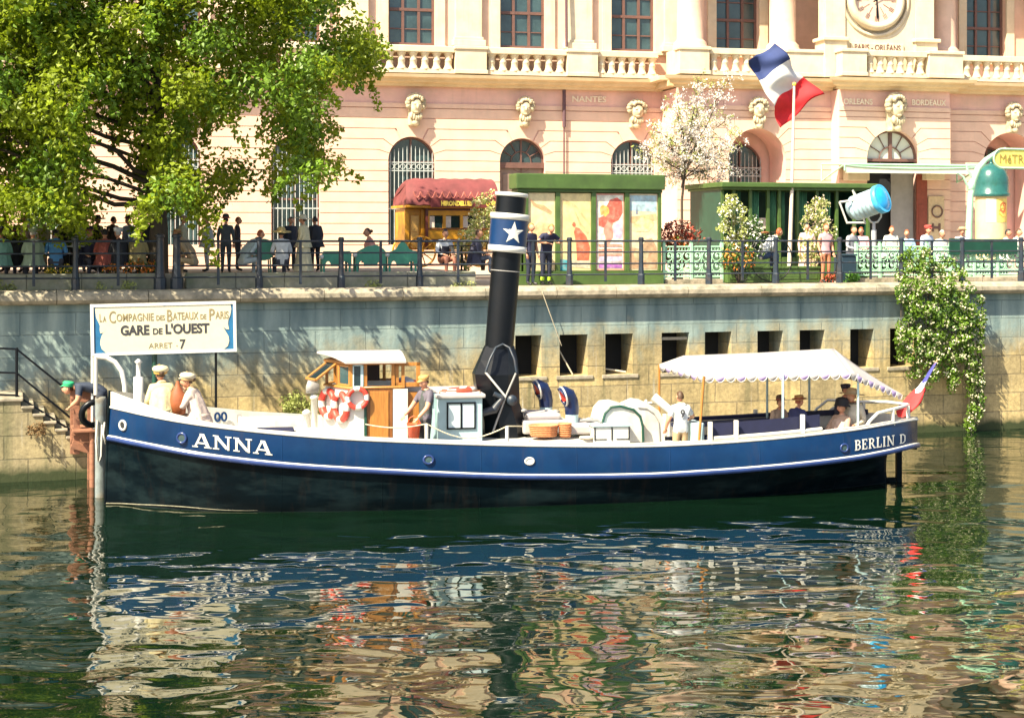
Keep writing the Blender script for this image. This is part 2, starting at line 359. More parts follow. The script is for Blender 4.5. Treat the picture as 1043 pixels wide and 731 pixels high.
        L(nt,ma.outputs[0],r3.inputs[0])
        m3=N(nt,'ShaderNodeMix',data_type='RGBA'); L(nt,r3.outputs[0],m3.inputs[0]); L(nt,out,m3.inputs[6]); m3.inputs[7].default_value=(.025,.035,.008,1); out=m3.outputs[2]
    L(nt,out,b.inputs['Base Color'])
    bp=N(nt,'ShaderNodeBump',Strength=.8,Distance=.06); 
    mb_=N(nt,'ShaderNodeMath',operation='MULTIPLY_ADD'); mb_.inputs[1].default_value=-.9; L(nt,br.outputs['Fac'],mb_.inputs[0]); L(nt,n1.outputs['Fac'],mb_.inputs[2])
    L(nt,mb_.outputs[0],bp.inputs['Height']); L(nt,bp.outputs[0],b.inputs['Normal'])
    return m
M['quay']=stone_wall('quay_masonry',(.53,.395,.175),(.34,.27,.14),1.35,.56,(.25,.20,.12),(.20,.155,.075),shade_stain=True)
M['landing']=stone_wall('landing_masonry',(.36,.29,.15),(.28,.23,.13),1.1,.55,(.14,.12,.07),(.20,.17,.10))
M['coping']=mat('coping_granite',(.34,.29,.21),.8,.35,5,bump=.4,dirt=(.11,.105,.075),dirt_amt=.85,dirt_scale=2.2)
M['kerb']=mat('terrace_kerb_stone',(.30,.29,.22),.85,.25,5,bump=.3,dirt=(.16,.19,.09),dirt_amt=.6)
M['ground']=mat('quay_paving',(.36,.31,.24),.85,.2,1.5,bump=.2,dirt=(.25,.22,.17),dirt_amt=.6)

# ---------------------------------------------------------------- water
def water_mat():
    m,nt,b=new_mat('canal_water')
    b.inputs['Roughness'].default_value=.018; b.inputs['IOR'].default_value=2.35; b.inputs['Specular Tint'].default_value=(1,.93,.80,1); b.inputs['Specular IOR Level'].default_value=.5
    tc=N(nt,'ShaderNodeTexCoord')
    no=N(nt,'ShaderNodeTexNoise',Scale=.12,Detail=2.0); L(nt,tc.outputs['Object'],no.inputs['Vector'])
    rp=N(nt,'ShaderNodeValToRGB'); rp.color_ramp.elements[0].color=(.001,.007,.004,1); rp.color_ramp.elements[1].color=(.003,.011,.004,1); L(nt,no.outputs['Fac'],rp.inputs[0]); L(nt,rp.outputs[0],b.inputs['Base Color'])
    def layer(sc,det,sx,sy,dist):
        mp=N(nt,'ShaderNodeMapping'); mp.inputs['Scale'].default_value=(sx,sy,1); L(nt,tc.outputs['Object'],mp.inputs[0])
        n=N(nt,'ShaderNodeTexNoise',Scale=sc,Detail=det,Roughness=.45,Distortion=dist); L(nt,mp.outputs[0],n.inputs['Vector']); return n
    a=layer(.72,.7,.85,1.15,.6); c=layer(2.3,1.2,.7,1.2,.4); d=layer(.22,1.0,1,1,0)
    b1=N(nt,'ShaderNodeBump',Strength=1.0,Distance=.066); L(nt,a.outputs['Fac'],b1.inputs['Height'])
    b2=N(nt,'ShaderNodeBump',Strength=1.0,Distance=.0095); L(nt,c.outputs['Fac'],b2.inputs['Height']); L(nt,b1.outputs[0],b2.inputs['Normal'])
    L(nt,b2.outputs[0],b.inputs['Normal'])
    return m
M['water']=water_mat()
mb=MB(); mb.add([(-160,-60,0),(160,-60,0),(160,90,0),(-160,90,0)],[(0,1,2,3)])
tag(mb.build('water',M['water']),kind='structure')

# ---------------------------------------------------------------- quay ground, one sheet from the canal wall to far beyond the building
mb=MB(); mb.box(-140,170,.5,420,GZ-.3,GZ-.02); o=mb.build('street',M['ground']); o.location=(0,43.75,0); o.rotation_euler=(0,0,Q.a); tag(o,kind='structure')

# ---------------------------------------------------------------- quay wall with its openings
SPX=[(524.8,551.6),(570,598.6),(616.5,644.6),(674,702),(718,745),(771.5,797.6),(814.5,840),(866,890),(906.5,931)]
ops=[(Q.s_(a),Q.s_(b)) for a,b in SPX]
zo0,zo1=1.98,3.11
qw=thing('quay_wall','weathered stone canal wall with a row of square dark openings and rounded coping','wall',(0,43.75,0),Q.a)
mb=MB()
xs=[-70]+[v for p in ops for v in p]+[90]
mb.box(-70,90,0,.9,-2,zo0); mb.box(-70,90,0,.9,zo1,4.10)
for i in range(0,len(xs),2): mb.box(xs[i],xs[i+1],0,.9,zo0,zo1)
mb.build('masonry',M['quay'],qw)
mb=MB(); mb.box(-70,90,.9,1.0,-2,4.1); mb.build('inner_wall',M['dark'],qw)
for a,b in ops:
    mb=MB(); mb.cbox(a-.1,b+.16,-.035,.25,zo0-.11,zo0-.003,.02); mb.build('sill',M['coping'],qw)
# coping stones: rounded nose overhanging the wall
mb=MB(); x=-70.0
while x<90:
    l=rnd.uniform(1.7,2.4); x1=min(90,x+l); j=rnd.uniform(-.006,.006)
    pr=[(.62,4.103),(.62,GZ+j),(-.16,GZ+j),(-.27,GZ-.04+j),(-.335,GZ-.13),(-.34,GZ-.24),(-.27,GZ-.32),(-.12,4.103)]
    n=len(pr)
    vs=[(x+.008,p[0],p[1]) for p in pr]+[(x1-.008,p[0],p[1]) for p in pr]
    mb.add(vs,[list(range(n)),list(range(2*n-1,n-1,-1))]); mb.add(vs,[(i,i+n,(i+1)%n+n,(i+1)%n) for i in range(n)],0,False)
    x=x1
mb.build('coping',M['coping'],qw)
# planks and pipes lying in some openings
mb=MB(); mb.tube([(ops[1][0]+.02,.25,2.75),(ops[1][0]+.42,.1,1.995)],.022,6); o=mb.build('stick',M['rope']); o.location=(0,43.75,0); o.rotation_euler=(0,0,Q.a)
tag(o,'thin pale stick leaning steeply inside a square wall opening beside the navy air vents','stick')
mb=MB(); mb.tube([(ops[2][0]+.05,.35,2.12),(ops[2][1]-.15,.15,2.02)],.03,6); o=mb.build('stick',M['rope']); o.location=(0,43.75,0); o.rotation_euler=(0,0,Q.a)
tag(o,'pale stick lying low across the third square opening from the funnel','stick')
mb=MB(); mb.box(ops[3][0]+.005,ops[3][1]-.005,.1,.16,2.9,2.98); o=mb.build('bar',M['coping']); o.location=(0,43.75,0); o.rotation_euler=(0,0,Q.a)
tag(o,'pale horizontal bar fixed across the fourth square opening','bar')
# hanging line on the wall beside the second opening
mb=MB(); a=Q.hit(552,296,-.36); b=Q.hit(572,352,-.05)
mb.tube([a,a+Vector((.1,-.02,-.3)),b],.012,5); o=mb.build('rope',M['rope']); o.location=(0,43.75,0); o.rotation_euler=(0,0,Q.a)
tag(o,'thin pale rope hanging down the wall from the coping beside the funnel','rope')

# ---------------------------------------------------------------- raised cafe terrace (left) with its kerb
mb=MB(); sx0=Q.s_(188,.7); sx1=Q.s_(484,.7)
sg=Q.s_(166,.7); sg2=Q.s_(189,.7)
def kerbrow(a,b):
    x=a
    while x<b:
        l=rnd.uniform(1.1,1.8); x1=min(b,x+l)
        if b-x1<.4: x1=b
        mb.cbox(x+.004,x1-.004,.62,1.0,GZ-.01,TZ,.025); x=x1
kerbrow(-40,sg); kerbrow(sg2,sx1); 
o=mb.build('terrace_kerb',M['kerb']); o.location=(0,43.75,0); o.rotation_euler=(0,0,Q.a); tag(o,kind='structure')
mb=MB(); mb.box(-40,sx1,1.0,8.0,GZ-.01,TZ-.02); o=mb.build('terrace',M['ground']); o.location=(0,43.75,0); o.rotation_euler=(0,0,Q.a); tag(o,kind='structure')

# ---------------------------------------------------------------- iron railing along the coping
def railing(label,posts,rail_px,end):
    s0=Q.s_(posts[0],.22); base=Q.w((s0,.22,GZ)); t=thing('quay_railing',label,'railing',base,Q.a,'iron railings on the quay edge')
    X=[Q.s_(p,.22)-s0 for p in posts]
    pm=None
    for i,x in enumerate(X):
        big=posts[i] in (163,180)
        m_=MB()
        r=.085 if not big else .13; H=1.34 if not big else 1.42
        m_.lathe([(r*1.25,0),(r*1.25,.28),(r*1.0,.31),(r*.82,.6),(r*.72,H-.1),(r*.95,H-.08),(r*.95,H-.03),(r*.6,H)],(x,0,0),8,smooth=False)
        m_.build('post',M['railing'],t)
    lo=Q.s_(rail_px[0],.22)-s0; hi=Q.s_(rail_px[1],.22)-s0
    for z in (1.23,.92,.60,.30):
        m_=MB(); m_.tube([(lo,0,z),(hi,0,z)],.022 if z<1.2 else .028,6); m_.build('rail',M['railing'],t)
    for i in range(len(X)-1):
        if posts[i+1]-posts[i]<30: continue
        x=(X[i]+X[i+1])/2; m_=MB(); m_.box(x-.035,x+.035,-.02,.02,.32 if rail_px[0]>400 else .1,1.26); m_.build('picket',M['railing'],t)
    return t
railing('dark iron railing along the quay edge under the big tree, left of the stair gap',[-96,-9,77,163],(-400,163),0)
railing('long dark iron railing along the quay edge right of the stair gap',[180,264,347.5,427.5,505,580,653,722,790,855,918,980,1040,1098],(180,1500),0)

# ================================================================ the museum-like palace behind the quay
M['plaster']=mat('pink_plaster',(.72,.445,.375),.85,.14,1.3,streak=(.45,.30,.22),streak_amt=.35,bump=.08,dirt=(.52,.38,.27),dirt_amt=.5,dirt_scale=.7)
M['block']=mat('rusticated_plaster',(.67,.45,.335),.85,.14,1.6,streak=(.52,.38,.28),streak_amt=.55,bump=.08,dirt=(.60,.44,.32),dirt_amt=.45,dirt_scale=.6)
M['trim']=mat('pale_stone_trim',(.60,.51,.36),.8,.16,2.0,streak=(.40,.31,.18),streak_amt=.5,bump=.1,dirt=(.56,.42,.24),dirt_amt=.5,dirt_scale=.9)
M['cornice']=mat('cornice_stone',(.62,.47,.28),.85,.15,2.0,bump=.1,dirt=(.48,.33,.16),dirt_amt=.6,dirt_scale=.8)
M['carved']=mat('carved_sandstone',(.55,.46,.30),.9,.3,6,bump=.3,dirt=(.12,.10,.07),dirt_amt=.8,dirt_scale=4)
M['frame']=mat('brown_window_frame',(.13,.065,.05),.5,.2,4)
M['grille']=mat('pale_iron_grille',(.40,.43,.42),.5,.2,6)
M['pane']=mat('window_glass',(.04,.075,.08),.08,.5,.8,spec=.7)
M['skypane']=mat('bright_glass',(.55,.56,.48),.1,.1,1)
M['door']=mat('grey_brown_door',(.20,.14,.11),.6,.2,3)
M['clock']=mat('clock_face',(.66,.47,.36),.6,.1,3)
M['roof']=mat('roof_slate',(.12,.12,.13),.7,.2,2)
BLD=thing('palace','long pink and cream palace with arched ground floor windows, balustrade and clock','building',(0,66.4,0),B.a)
ZC=11.97
def arc(cx,zs,r,a0,a1,n):
    return [(cx+r*math.cos(a0+(a1-a0)*i/n),zs+r*math.sin(a0+(a1-a0)*i/n)) for i in range(n+1)]
def courses(x0,x1,t,core,blk,opening=None,zb=4.40,depth=.55,levels=None,R2k=1.5):
    """one bay of wall between x0 and x1: backing (core) and proud course blocks with open joints"""
    if opening: cx,r,zs,zbot=opening
    else: cx,r,zs,zbot=(x0+x1)/2,0,8.97,0
    h=.43; lev=[zs-h*k for k in range(int((zs-zb)/h),0,-1)]+[zs,zs+h,zs+2*h,zs+3*h,zs+4*h]
    lev=[zb]+[l for l in lev if l>zb+.1 and l<ZC-.5]+[11.08,11.30,ZC]
    lev=sorted(set(round(l,3) for l in lev)); out=[]
    for a,b in zip(lev[:-1],lev[1:]):
        if b-a<.15 and b!=ZC and a!=11.08: pass
        out.append((a,b))
    for a,b in out:
        mid=(a+b)/2
        for side in (-1,1):
            xe=x0 if side<0 else x1
            def poly(g):
                A,Bz=a+g,b-g
                E=xe-side*(g*.0)
                if not opening or mid<zbot or a>=zs+3.9*h: 
                    return [(E,A),(cx,A),(cx,Bz),(E,Bz)]
                if mid<zs: return [(E,A),(cx+side*r,A),(cx+side*r,Bz),(E,Bz)]
                R2=r*R2k
                if Bz-zs<R2*.985 and a<zs+2.9*h:
                    t0=math.asin(max(0,min(1,(A-zs)/R2))); t1=math.asin(max(0,min(1,(Bz-zs)/R2)))
                    P=[(E,A),(cx+side*R2*math.cos(t0),A)]
                    P+=[(cx+side*r*math.cos(q),zs+r*math.sin(q)) for q in [t0+(t1-t0)*i/5 for i in range(6)]]
                    P+=[(cx+side*R2*math.cos(t1),Bz),(E,Bz)]; return P
                t0=math.asin(max(0,min(.999,(A-zs)/R2)))
                P=[(E,A),(cx+side*R2*math.cos(t0),A)]
                P+=[(cx+side*r*math.cos(q),zs+r*math.sin(q)) for q in [t0+(PI/2-t0)*i/6 for i in range(7)]]
                P+=[(cx,Bz),(E,Bz)]; return P
            core.prism(poly(0),t+.05,t+depth)
            if a<11.0: blk.prism(poly(.016),t,t+.051)
            elif a<11.2: blk.prism(poly(.02),t-.02,t+.051)
def cornice(mb,x0,x1,t,z=ZC,k=1.0,ov=0):
    pr=[(.05,0),(-.22*k,0),(-.27*k,.11),(-.50*k,.15),(-.56*k,.27),(-.78*k,.31),(-.82*k,.44),(.05,.50)]
    vs=[(x0-(-p[0] if ov&1 else 0),t+p[0],z+p[1]) for p in pr]+[(x1+(-p[0] if ov&2 else 0),t+p[0],z+p[1]) for p in pr]
    n=len(pr); mb.add(vs,[list(range(n)),list(range(2*n-1,n-1,-1))]+[(i,i+n,(i+1)%n+n,(i+1)%n) for i in range(n)])
BAL=MB().lathe([(.20,0),(.20,.05),(.165,.08),(.135,.2),(.15,.33),(.165,.36),(.15,.39),(.135,.5),(.165,.6),(.20,.63),(.20,.68)],(0,0,0),8)
_bal=[None]
def balustrade(x0,x1,t,z=ZC+.5,n=None):
    mb=MB(); mb.box(x0,x1,t-.16,t+.16,z+.002,z+.17); mb.cbox(x0,x1,t-.22,t+.22,z+.85,z+1.10,.03)
    b=mb.build('balustrade',M['trim'],BLD)
    n=n or max(1,round((x1-x0)/.47)); d=(x1-x0)/n
    for i in range(n):
        if _bal[0] is None: o=BAL.build('baluster',M['trim'],b); _bal[0]=o
        else:
            o=_bal[0].copy(); COL.objects.link(o); o.parent=b
        o.location=(x0+d*(i+.5),t,z+.17)
    return b
def pedestal(x0,x1,t,z=ZC+.5,h=1.13,d=.3):
    mb=MB(); mb.cbox(x0,x1,t-d,t+d,z+.001,z+h-.14,.015); mb.cbox(x0-.06,x1+.06,t-d-.06,t+d+.06,z+h-.14,z+h,.03); mb.cbox(x0-.04,x1+.04,t-d-.04,t+d+.04,z+.002,z+.16,.02)
    return mb.build('pedestal',M['trim'],BLD)
# ---- windows
def upper_window(cx,t=0):
    x0,x1=cx-.98,cx+.98; z0,z1=13.66,18.0
    f=MB()
    for x in (x0+.05,cx-.33,cx+.33,x1-.05): f.box(x-.055,x+.055,t+.26,t+.36,z0+.03,z1-.03)
    for z in (z0+.06,15.14,16.75,z1-.06): f.box(x0,x1,t+.25,t+.355,z-.06,z+.06)
    for z in (14.35,15.9,17.4): f.box(x0,x1,t+.29,t+.345,z-.022,z+.022)
    w_=f.build('window',M['frame'],BLD)
    p=MB(); p.box(x0,x1,t+.34,t+.37,z0,z1); p.build('pane',M['pane'],w_)
    s=MB()
    for sx in (-1,1): 
        a=cx+sx*.98; b=cx+sx*1.36
        s.box(min(a,b),max(a,b),t-.10,t+.02,z0-.02,z1+.4)
    s.box(cx-.98,cx+.98,t-.10,t+.02,z1,z1+.4); s.cbox(cx-1.55,cx+1.55,t-.3,t+.02,z1+.41,z1+.62,.03)
    s.cbox(cx-1.42,cx+1.42,t-.16,t+.02,z0-.16,z0-.022,.02)
    s.build('window_surround',M['trim'],w_)
def arch_poly(cx,zs,r,zb,n=20): return [(cx-r,zb)]+[(cx-r*math.cos(PI*i/n),zs+r*math.sin(PI*i/n)) for i in range(n+1)]+[(cx+r,zb)]
def arch_window(cx,r,zs,zb,t,kind='grille'):
    f=MB(); n=18
    # frame ring
    for i in range(n):
        a,b=PI*i/n,PI*(i+1)/n
        P=[(cx-q*math.cos(c),zs+q*math.sin(c)) for q,c in ((r,a),(r,b),(r-.08,b),(r-.08,a))]
        f.prism(P,t-.02,t+.06)
    f.box(cx-r,cx-r+.08,t-.02,t+.06,zb,zs); f.box(cx+r-.08,cx+r,t-.02,t+.06,zb,zs)
    f.box(cx-.035,cx+.035,t-.015,t+.055,zb,zs+r-.02)
    if kind=='fan':
        f.box(cx-r,cx+r,t-.12,t+.06,zs-.26,zs-.03)
        f.torus((cx,t+.02,zs),r*.45,.025,24,6)
        for k in range(1,6):
            a=PI*k/6; f.tube([(cx+.45*r*math.cos(a),t+.02,zs+.45*r*math.sin(a)),(cx+r*math.cos(a),t+.02,zs+r*math.sin(a))],.022,5)
    else:
        for z in (zs-1.6,zs-.05): f.box(cx-r,cx+r,t-.01,t+.05,z-.04,z+.04)
    w_=f.build('arched_window',M['frame'],BLD)
    p=MB(); p.prism(arch_poly(cx,zs,r,zb),t+.06,t+.09); p.build('pane',M['skypane'] if kind=='bright' else M['pane'],w_)
    if kind=='grille':
        g=MB(); m=11
        for i in range(m):
            x=cx-r*.9+1.8*r*i/(m-1); hgt=zs+.22+ (.25*(1-abs((x-cx)/r)))
            g.tube([(x,t-.16,zb),(x,t-.16,hgt),(x,t-.16,hgt+.16)],[.018,.018,.004],5)
        for z in (zs-.42,zs-.08): g.box(cx-r*.97,cx+r*.97,t-.18,t-.14,z-.02,z+.02)
        g.box(cx-r*.97,cx+r*.97,t-.18,t-.14,zs-2.0,zs-1.95)
        for i in range(8):
            x=cx-r*.84+1.68*r*i/7; g.torus((x,t-.16,zs-.25),.10,.015,12,4)
        g.build('grille',M['grille'],w_)
    if kind=='fan':
        d=MB(); d.box(cx-r+.02,cx+r-.02,t+.0,t+.05,zb,zs-.27)
        for sx in (-1,1):
            for z0,z1 in ((zb+.4,zb+1.6),(zb+1.9,zs-.5)): d.cbox(cx+sx*r*.5-.3,cx+sx*r*.5+.3,t-.03,t+.01,z0,z1,.02)
        d.build('door',M['door'],w_)
_mask=[None]
def mask(cx,z,t,s=1.0):
    # carved head on the keystone: scroll, face, brow, helmet-like hair
    if _mask[0] is None:
        mb=MB(); mb.cbox(-.22,.22,-.25,.1,-.62,.1,.06)
        mb.sph((0,-.28,.12),(.25,.22,.34),14); mb.sph((0,-.50,.10),(.05,.07,.11),8); mb.sph((0,-.40,-.10),(.12,.08,.05),8); mb.sph((-.10,-.46,.2),(.07,.04,.03),8); mb.sph((.10,-.46,.2),(.07,.04,.03),8)
        for i in range(11):
            a=PI*(-.15+1.3*i/10); mb.sph((.34*math.cos(a),-.24,.26+.30*math.sin(a)),(.12,.15,.12),8)
        for i in range(7):
            a=PI*(i/6); mb.sph((.20*math.cos(a),-.40,.40+.10*math.sin(a)),(.08,.08,.08),8)
        for i in range(5): mb.sph(((i-2)*.1,-.34,-.24-.06*(2-abs(i-2))),(.08,.1,.14),8)
        mb.sph((0,-.3,-.5),(.16,.12,.14),8)
        o=mb.build('keystone_mask',M['carved'],BLD); _mask[0]=o
    else: o=_mask[0].copy(); COL.objects.link(o); o.parent=BLD
    o.location=(cx,t,z); o.scale=(s*rnd.choice((-1,1))*rnd.uniform(.92,1.1),s,s*rnd.uniform(.95,1.06)); o.rotation_euler=(rnd.uniform(-.08,.08),rnd.uniform(-.06,.06),rnd.uniform(-.25,.25))

bay=[B.s_(p) for p in (419.5,532.4,644.8)]; dB=(bay[2]-bay[0])/2
left=[bay[0]-dB*k for k in range(7,0,-1)]+bay
c1,c2,c3=B.s_(751),B.s_(878),B.s_(1004)
right=[2*c2-x for x in reversed(left)]
PT,CT=-2.0,-2.8
px0=B.s_(690,PT); px1=2*c2-px0
core,blk=MB(),MB()
R1=.97; ZS=8.95
lb=[left[0]-dB/2]+[(a+b)/2 for a,b in zip(left[:-1],left[1:])]+[px0+.3]
for i,c in enumerate(left): courses(lb[i],lb[i+1],0,core,blk,(c,R1,ZS,5.4))
rb=[px1-.3]+[(a+b)/2 for a,b in zip(right[:-1],right[1:])]+[right[-1]+dB/2]
core.build('ground_floor_wall',M['plaster'],BLD); blk.build('rustication',M['block'],BLD); core,blk=MB(),MB()
for i,c in enumerate(right): courses(rb[i],rb[i+1],0,core,blk,(c,R1,ZS,5.4))
core.build('ground_floor_wall',M['plaster'],BLD); blk.build('rustication',M['block'],BLD)
for c in left+right:
    kind='fan' if abs(c-bay[1])<.01 else 'grille'
    arch_window(c,R1,ZS,5.42 if kind!='fan' else 4.5,.30,kind); mask(c+.07,11.0,-.02)
# podium of the projecting centre
core,blk=MB(),MB()
pc1=B.s_(771.5,PT); pc3=2*c2-pc1; zt=B.z_(772,131,PT); RP=1.27; ZP=zt-RP
cs0=B.s_(855,CT); cs1=B.s_(968,CT); pc2=(cs0+cs1)/2
core_args=(core,blk)
courses(px0,cs0,PT,core,blk,(pc1,RP,ZP,5.0),depth=1.75); courses(cs1,px1,PT,core,blk,(B.s_(1029,PT),RP,ZP,5.0),depth=1.75)
ze=B.z_(910,132.5,CT); RE=1.2; ZE=ze-RE
courses(cs0,cs1,CT,core,blk,(B.s_(910,CT),RE,ZE,4.4),depth=.6)
for xx in (cs0,cs1): core.box(xx-.3 if xx==cs1 else xx,xx if xx==cs1 else xx+.3,CT+.6,PT+1.7,4.4,ZC)
core.box(px0,px0+.4,PT+1.74,.2,4.4,ZC); core.box(px1-.4,px1,PT+1.74,.2,4.4,ZC)
core.build('podium_wall',M['plaster'],BLD); blk.build('rustication',M['block'],BLD)
mb=MB(); mb.box(px0+.5,px1-.5,-.02,.3,4.4,ZC); mb.build('inner_wall',M['plaster'],BLD)
for c,cc in ((c1,pc1),(c3,B.s_(1029,PT))):
    arch_window(cc-.05,.98,ZS-.1,5.4,-.10,'grille'); mask(cc,zt+.62,PT-.02,1.05)
ec=B.s_(910,CT)
f=MB(); n=18
for i in range(n):
    a,b=PI*i/n,PI*(i+1)/n
    f.prism([(ec-q*math.cos(c),ZE+q*math.sin(c)) for q,c in ((RE,a),(RE,b),(RE-.09,b),(RE-.09,a))],CT+.28,CT+.36)
f.box(ec-.07,ec+.07,CT+.26,CT+.36,ZE,ZE+RE-.02); f.box(ec-RE,ec+RE,CT+.2,CT+.36,ZE-.12,ZE)
for k in range(1,6):
    a=PI*k/6; f.tube([(ec+.5*math.cos(a),CT+.3,ZE+.5*math.sin(a)),(ec+RE*math.cos(a),CT+.3,ZE+RE*math.sin(a))],.025,5)
f.torus((ec,CT+.3,ZE),.5,.03,24,6)
fl=f.build('fanlight',M['frame'],BLD); p=MB(); p.prism(arch_poly(ec,ZE,RE,ZE),CT+.36,CT+.39); p.build('pane',M['skypane'],fl)
mask(ec-.1,ze+.72,CT-.02,1.25)
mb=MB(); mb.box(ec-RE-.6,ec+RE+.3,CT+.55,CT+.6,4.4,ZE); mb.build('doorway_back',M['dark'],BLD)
mb=MB(); mb.cbox(ec-.05,ec+.98,CT+.12,CT+.18,4.42,ZE-.35,.02); mb.build('door',M['grey'],BLD)
mb=MB(); mb.cbox(ec+1.02,ec+1.5,CT-.12,CT-.03,4.42,ZE-.55,.02)
for z0,z1 in ((4.7,5.7),(5.9,7.2)): mb.cbox(ec+1.1,ec+1.42,CT-.15,CT-.11,z0,z1,.02)
mb.build('door_leaf',cm((.22,.05,.03)),BLD)
mb=MB(); mb.cbox(ec+1.56,ec+2.3,CT-.10,CT-.02,4.42,7.55,.02); pn=mb.build('poster_panel',cm((.55,.42,.25)),BLD)
mb=MB(); mb.torus((ec+1.95,CT-.13,6.9),.24,.035,20,6); mb.box(ec+1.72,ec+1.80,CT-.14,CT-.105,6.05,6.4); mb.box(ec+2.02,ec+2.1,CT-.14,CT-.105,6.05,6.4); mb.box(ec+1.8,ec+2.02,CT-.14,CT-.105,6.17,6.28)
mb.build('emblem',M['frame'],pn)
# pier boxes either side of the porch (pale capitals under the canopy)
mb=MB(); mb.cbox(ec-2.3,ec-1.32,CT-.5,CT-.02,ZE-.95,ZE-.45,.03); mb.build('porch_block',M['trim'],BLD); mb=MB(); mb.cbox(ec+1.25,ec+2.1,CT-.5,CT-.02,ZE-.9,ZE-.4,.03); mb.build('porch_block',M['trim'],BLD)

# cornice, balustrades, pedestals
mb=MB(); cornice(mb,lb[0],px0-.02,0); cornice(mb,px1+.02,rb[-1],0); cornice(mb,px0,cs0-.02,PT,ov=1); cornice(mb,cs1+.02,px1,PT,ov=2); cornice(mb,cs0,cs1,CT,ov=3)
mb.box(px0+.01,px1-.01,PT+.04,.3,ZC+.05,ZC+.495); mb.box(cs0+.01,cs1-.01,CT+.04,PT+.05,ZC+.05,ZC+.49)
# returns on the left flank of the podium
mb.cbox(px0-.78,px0+.05,PT+.06,.0,ZC+.30,ZC+.493,.03); mb.cbox(px0-.4,px0+.05,PT+.06,.0,ZC+.06,ZC+.305,.03)
mb.build('cornice',M['cornice'],BLD)
def row(bounds,t):
    for i in range(len(bounds)-1):
        a,b=bounds[i],bounds[i+1]
        balustrade(a+.66 if i else a+.1,b-.66,t)
row(lb,-.42); row(rb,-.42)
for x in lb[1:-1]+rb[1:-1]: pedestal(x-.65,x+.65,-.42)
pa,pb=B.s_(720,PT-.4),B.s_(800,PT-.4)
pedestal(px0-.15,pa,PT-.42); balustrade(pa+.05,pb-.05,PT-.42); pedestal(pb,cs0+.1,PT-.42)
pedestal(cs0-.2,cs0+.9,CT-.42); balustrade(cs0+.95,cs1-1.4,CT-.42); pedestal(cs1-1.35,cs1+.2,CT-.42)
balustrade(cs1+.25,px1-1.0,PT-.42); pedestal(px1-.9,px1+.15,PT-.42)

# ---- main floor
mw=MB(); allb=left+[c1,c2,c3]+right; e0,e1=lb[0],rb[-1]; edges=[e0]+[v for c in allb for v in (c-.98,c+.98)]+[e1]
for i in range(0,len(edges),2): mw.box(edges[i],edges[i+1],0,.55,ZC+.3,18.0)
for c in allb: mw.box(c-.98,c+.98,0,.55,ZC+.3,13.66)
mw.box(e0,e1,0,.55,18.0,19.6); mw.build('main_floor_wall',M['block'],BLD)
for c in allb: upper_window(c)
def pilaster(x,t,w=.55,name='pilaster'):
    p=MB(); p.cbox(x-w,x+w,t-.24,t+.02,14.02,18.5,.02); p.cbox(x-w-.06,x+w+.06,t-.30,t+.03,13.90,14.03,.03); p.cbox(x-w-.14,x+w+.14,t-.38,t+.04,13.64,13.90,.03); p.cbox(x-w-.1,x+w+.1,t-.34,t+.03,18.5,18.9,.03)
    p.build(name,M['trim'],BLD)
for x in lb[1:-1]+rb[1:-1]: pilaster(x,0)
for x in (px0+.6,px1-.6): pilaster(x,0)
def column(x,t,r=.56):
    p=MB(); p.lathe([(r*1.3,13.58),(r*1.3,13.78),(r*1.22,13.8),(r*1.25,13.9),(r*1.08,13.98),(r*1.0,14.05),(r*.99,15.5),(r*.88,18.1),(r*1.1,18.2),(r*1.2,18.5)],(x,t,0),24); p.cbox(x-r*1.35,x+r*1.35,t-r*1.35,t+r*1.35,18.5,18.8,.03); p.cbox(x-r*1.4,x+r*1.4,t-r*1.4,t+r*1.4,ZC+.49,13.58,.02)
    p.build('column',M['block'],BLD)
for px_ in (703,797): column(B.s_(px_,-1.3),-1.3)
column(B.s_(960,-1.3),-1.3); column(B.s_(1064,-1.3),-1.3)
# entablature, attic
mb=MB(); mb.box(e0,e1,-.1,.5,19.6,20.0); cornice(mb,e0,e1,-.05,20.0,1.2); mb.build('entablature',M['trim'],BLD)
mb=MB(); mb.box(e0,e1,-.1,.3,20.5,24.6); mb.build('attic',M['block'],BLD)
mb=MB(); mb.box(px0,px1,-2.0,-.11,18.8,20.6); mb.prism([(px0-.3,20.6),(px1+.3,20.6),((px0+px1)/2,26.5)],-2.3,-.11); mb.build('pediment',M['trim'],BLD)
mb=MB(); mb.box(e0,e1,.31,24,24.2,24.5); mb.box(e0,e1,23.5,24,4.4,21.0); mb.box(e0,e0+.4,.55,23.5,4.4,21.0); mb.box(e1-.4,e1,.55,23.5,4.4,21.0); mb.build('roof',M['roof'],BLD)
# ---- clock panel over the entrance
t0=CT+.15; xa,xb=B.s_(838,t0),B.s_(953,t0); xm=B.s_(893,t0-.1); zm=B.z_(893,0,t0-.1); s=B.sc(893,t0)
mb=MB(); mb.box(xa+1.0,xb-1.0,t0,t0+.9,ZC+.48,17.6)
mb.cbox(xa,xa+1.02,t0-.2,t0+.8,ZC+.49,B.z_(850,39,t0),.03); mb.cbox(xb-1.02,xb,t0-.2,t0+.8,ZC+.49,B.z_(940,41,t0),.03)
mb.box(xa+.12,xa+.98,t0-.08,t0+.7,B.z_(850,39,t0)+.002,17.5); mb.box(xb-.98,xb-.12,t0-.08,t0+.7,B.z_(940,41,t0)+.002,17.5)
mb.cbox(xa-.1,xa+1.1,t0-.3,t0+.82,B.z_(850,42,t0),B.z_(850,39,t0)+.03,.03); mb.cbox(xb-1.1,xb+.1,t0-.3,t0+.82,B.z_(940,44,t0),B.z_(940,41,t0)+.03,.03)
mb.cbox(xa-.1,xb+.1,t0-.3,t0+.9,17.5,17.9,.04)
cp=mb.build('clock_panel',M['trim'],BLD)
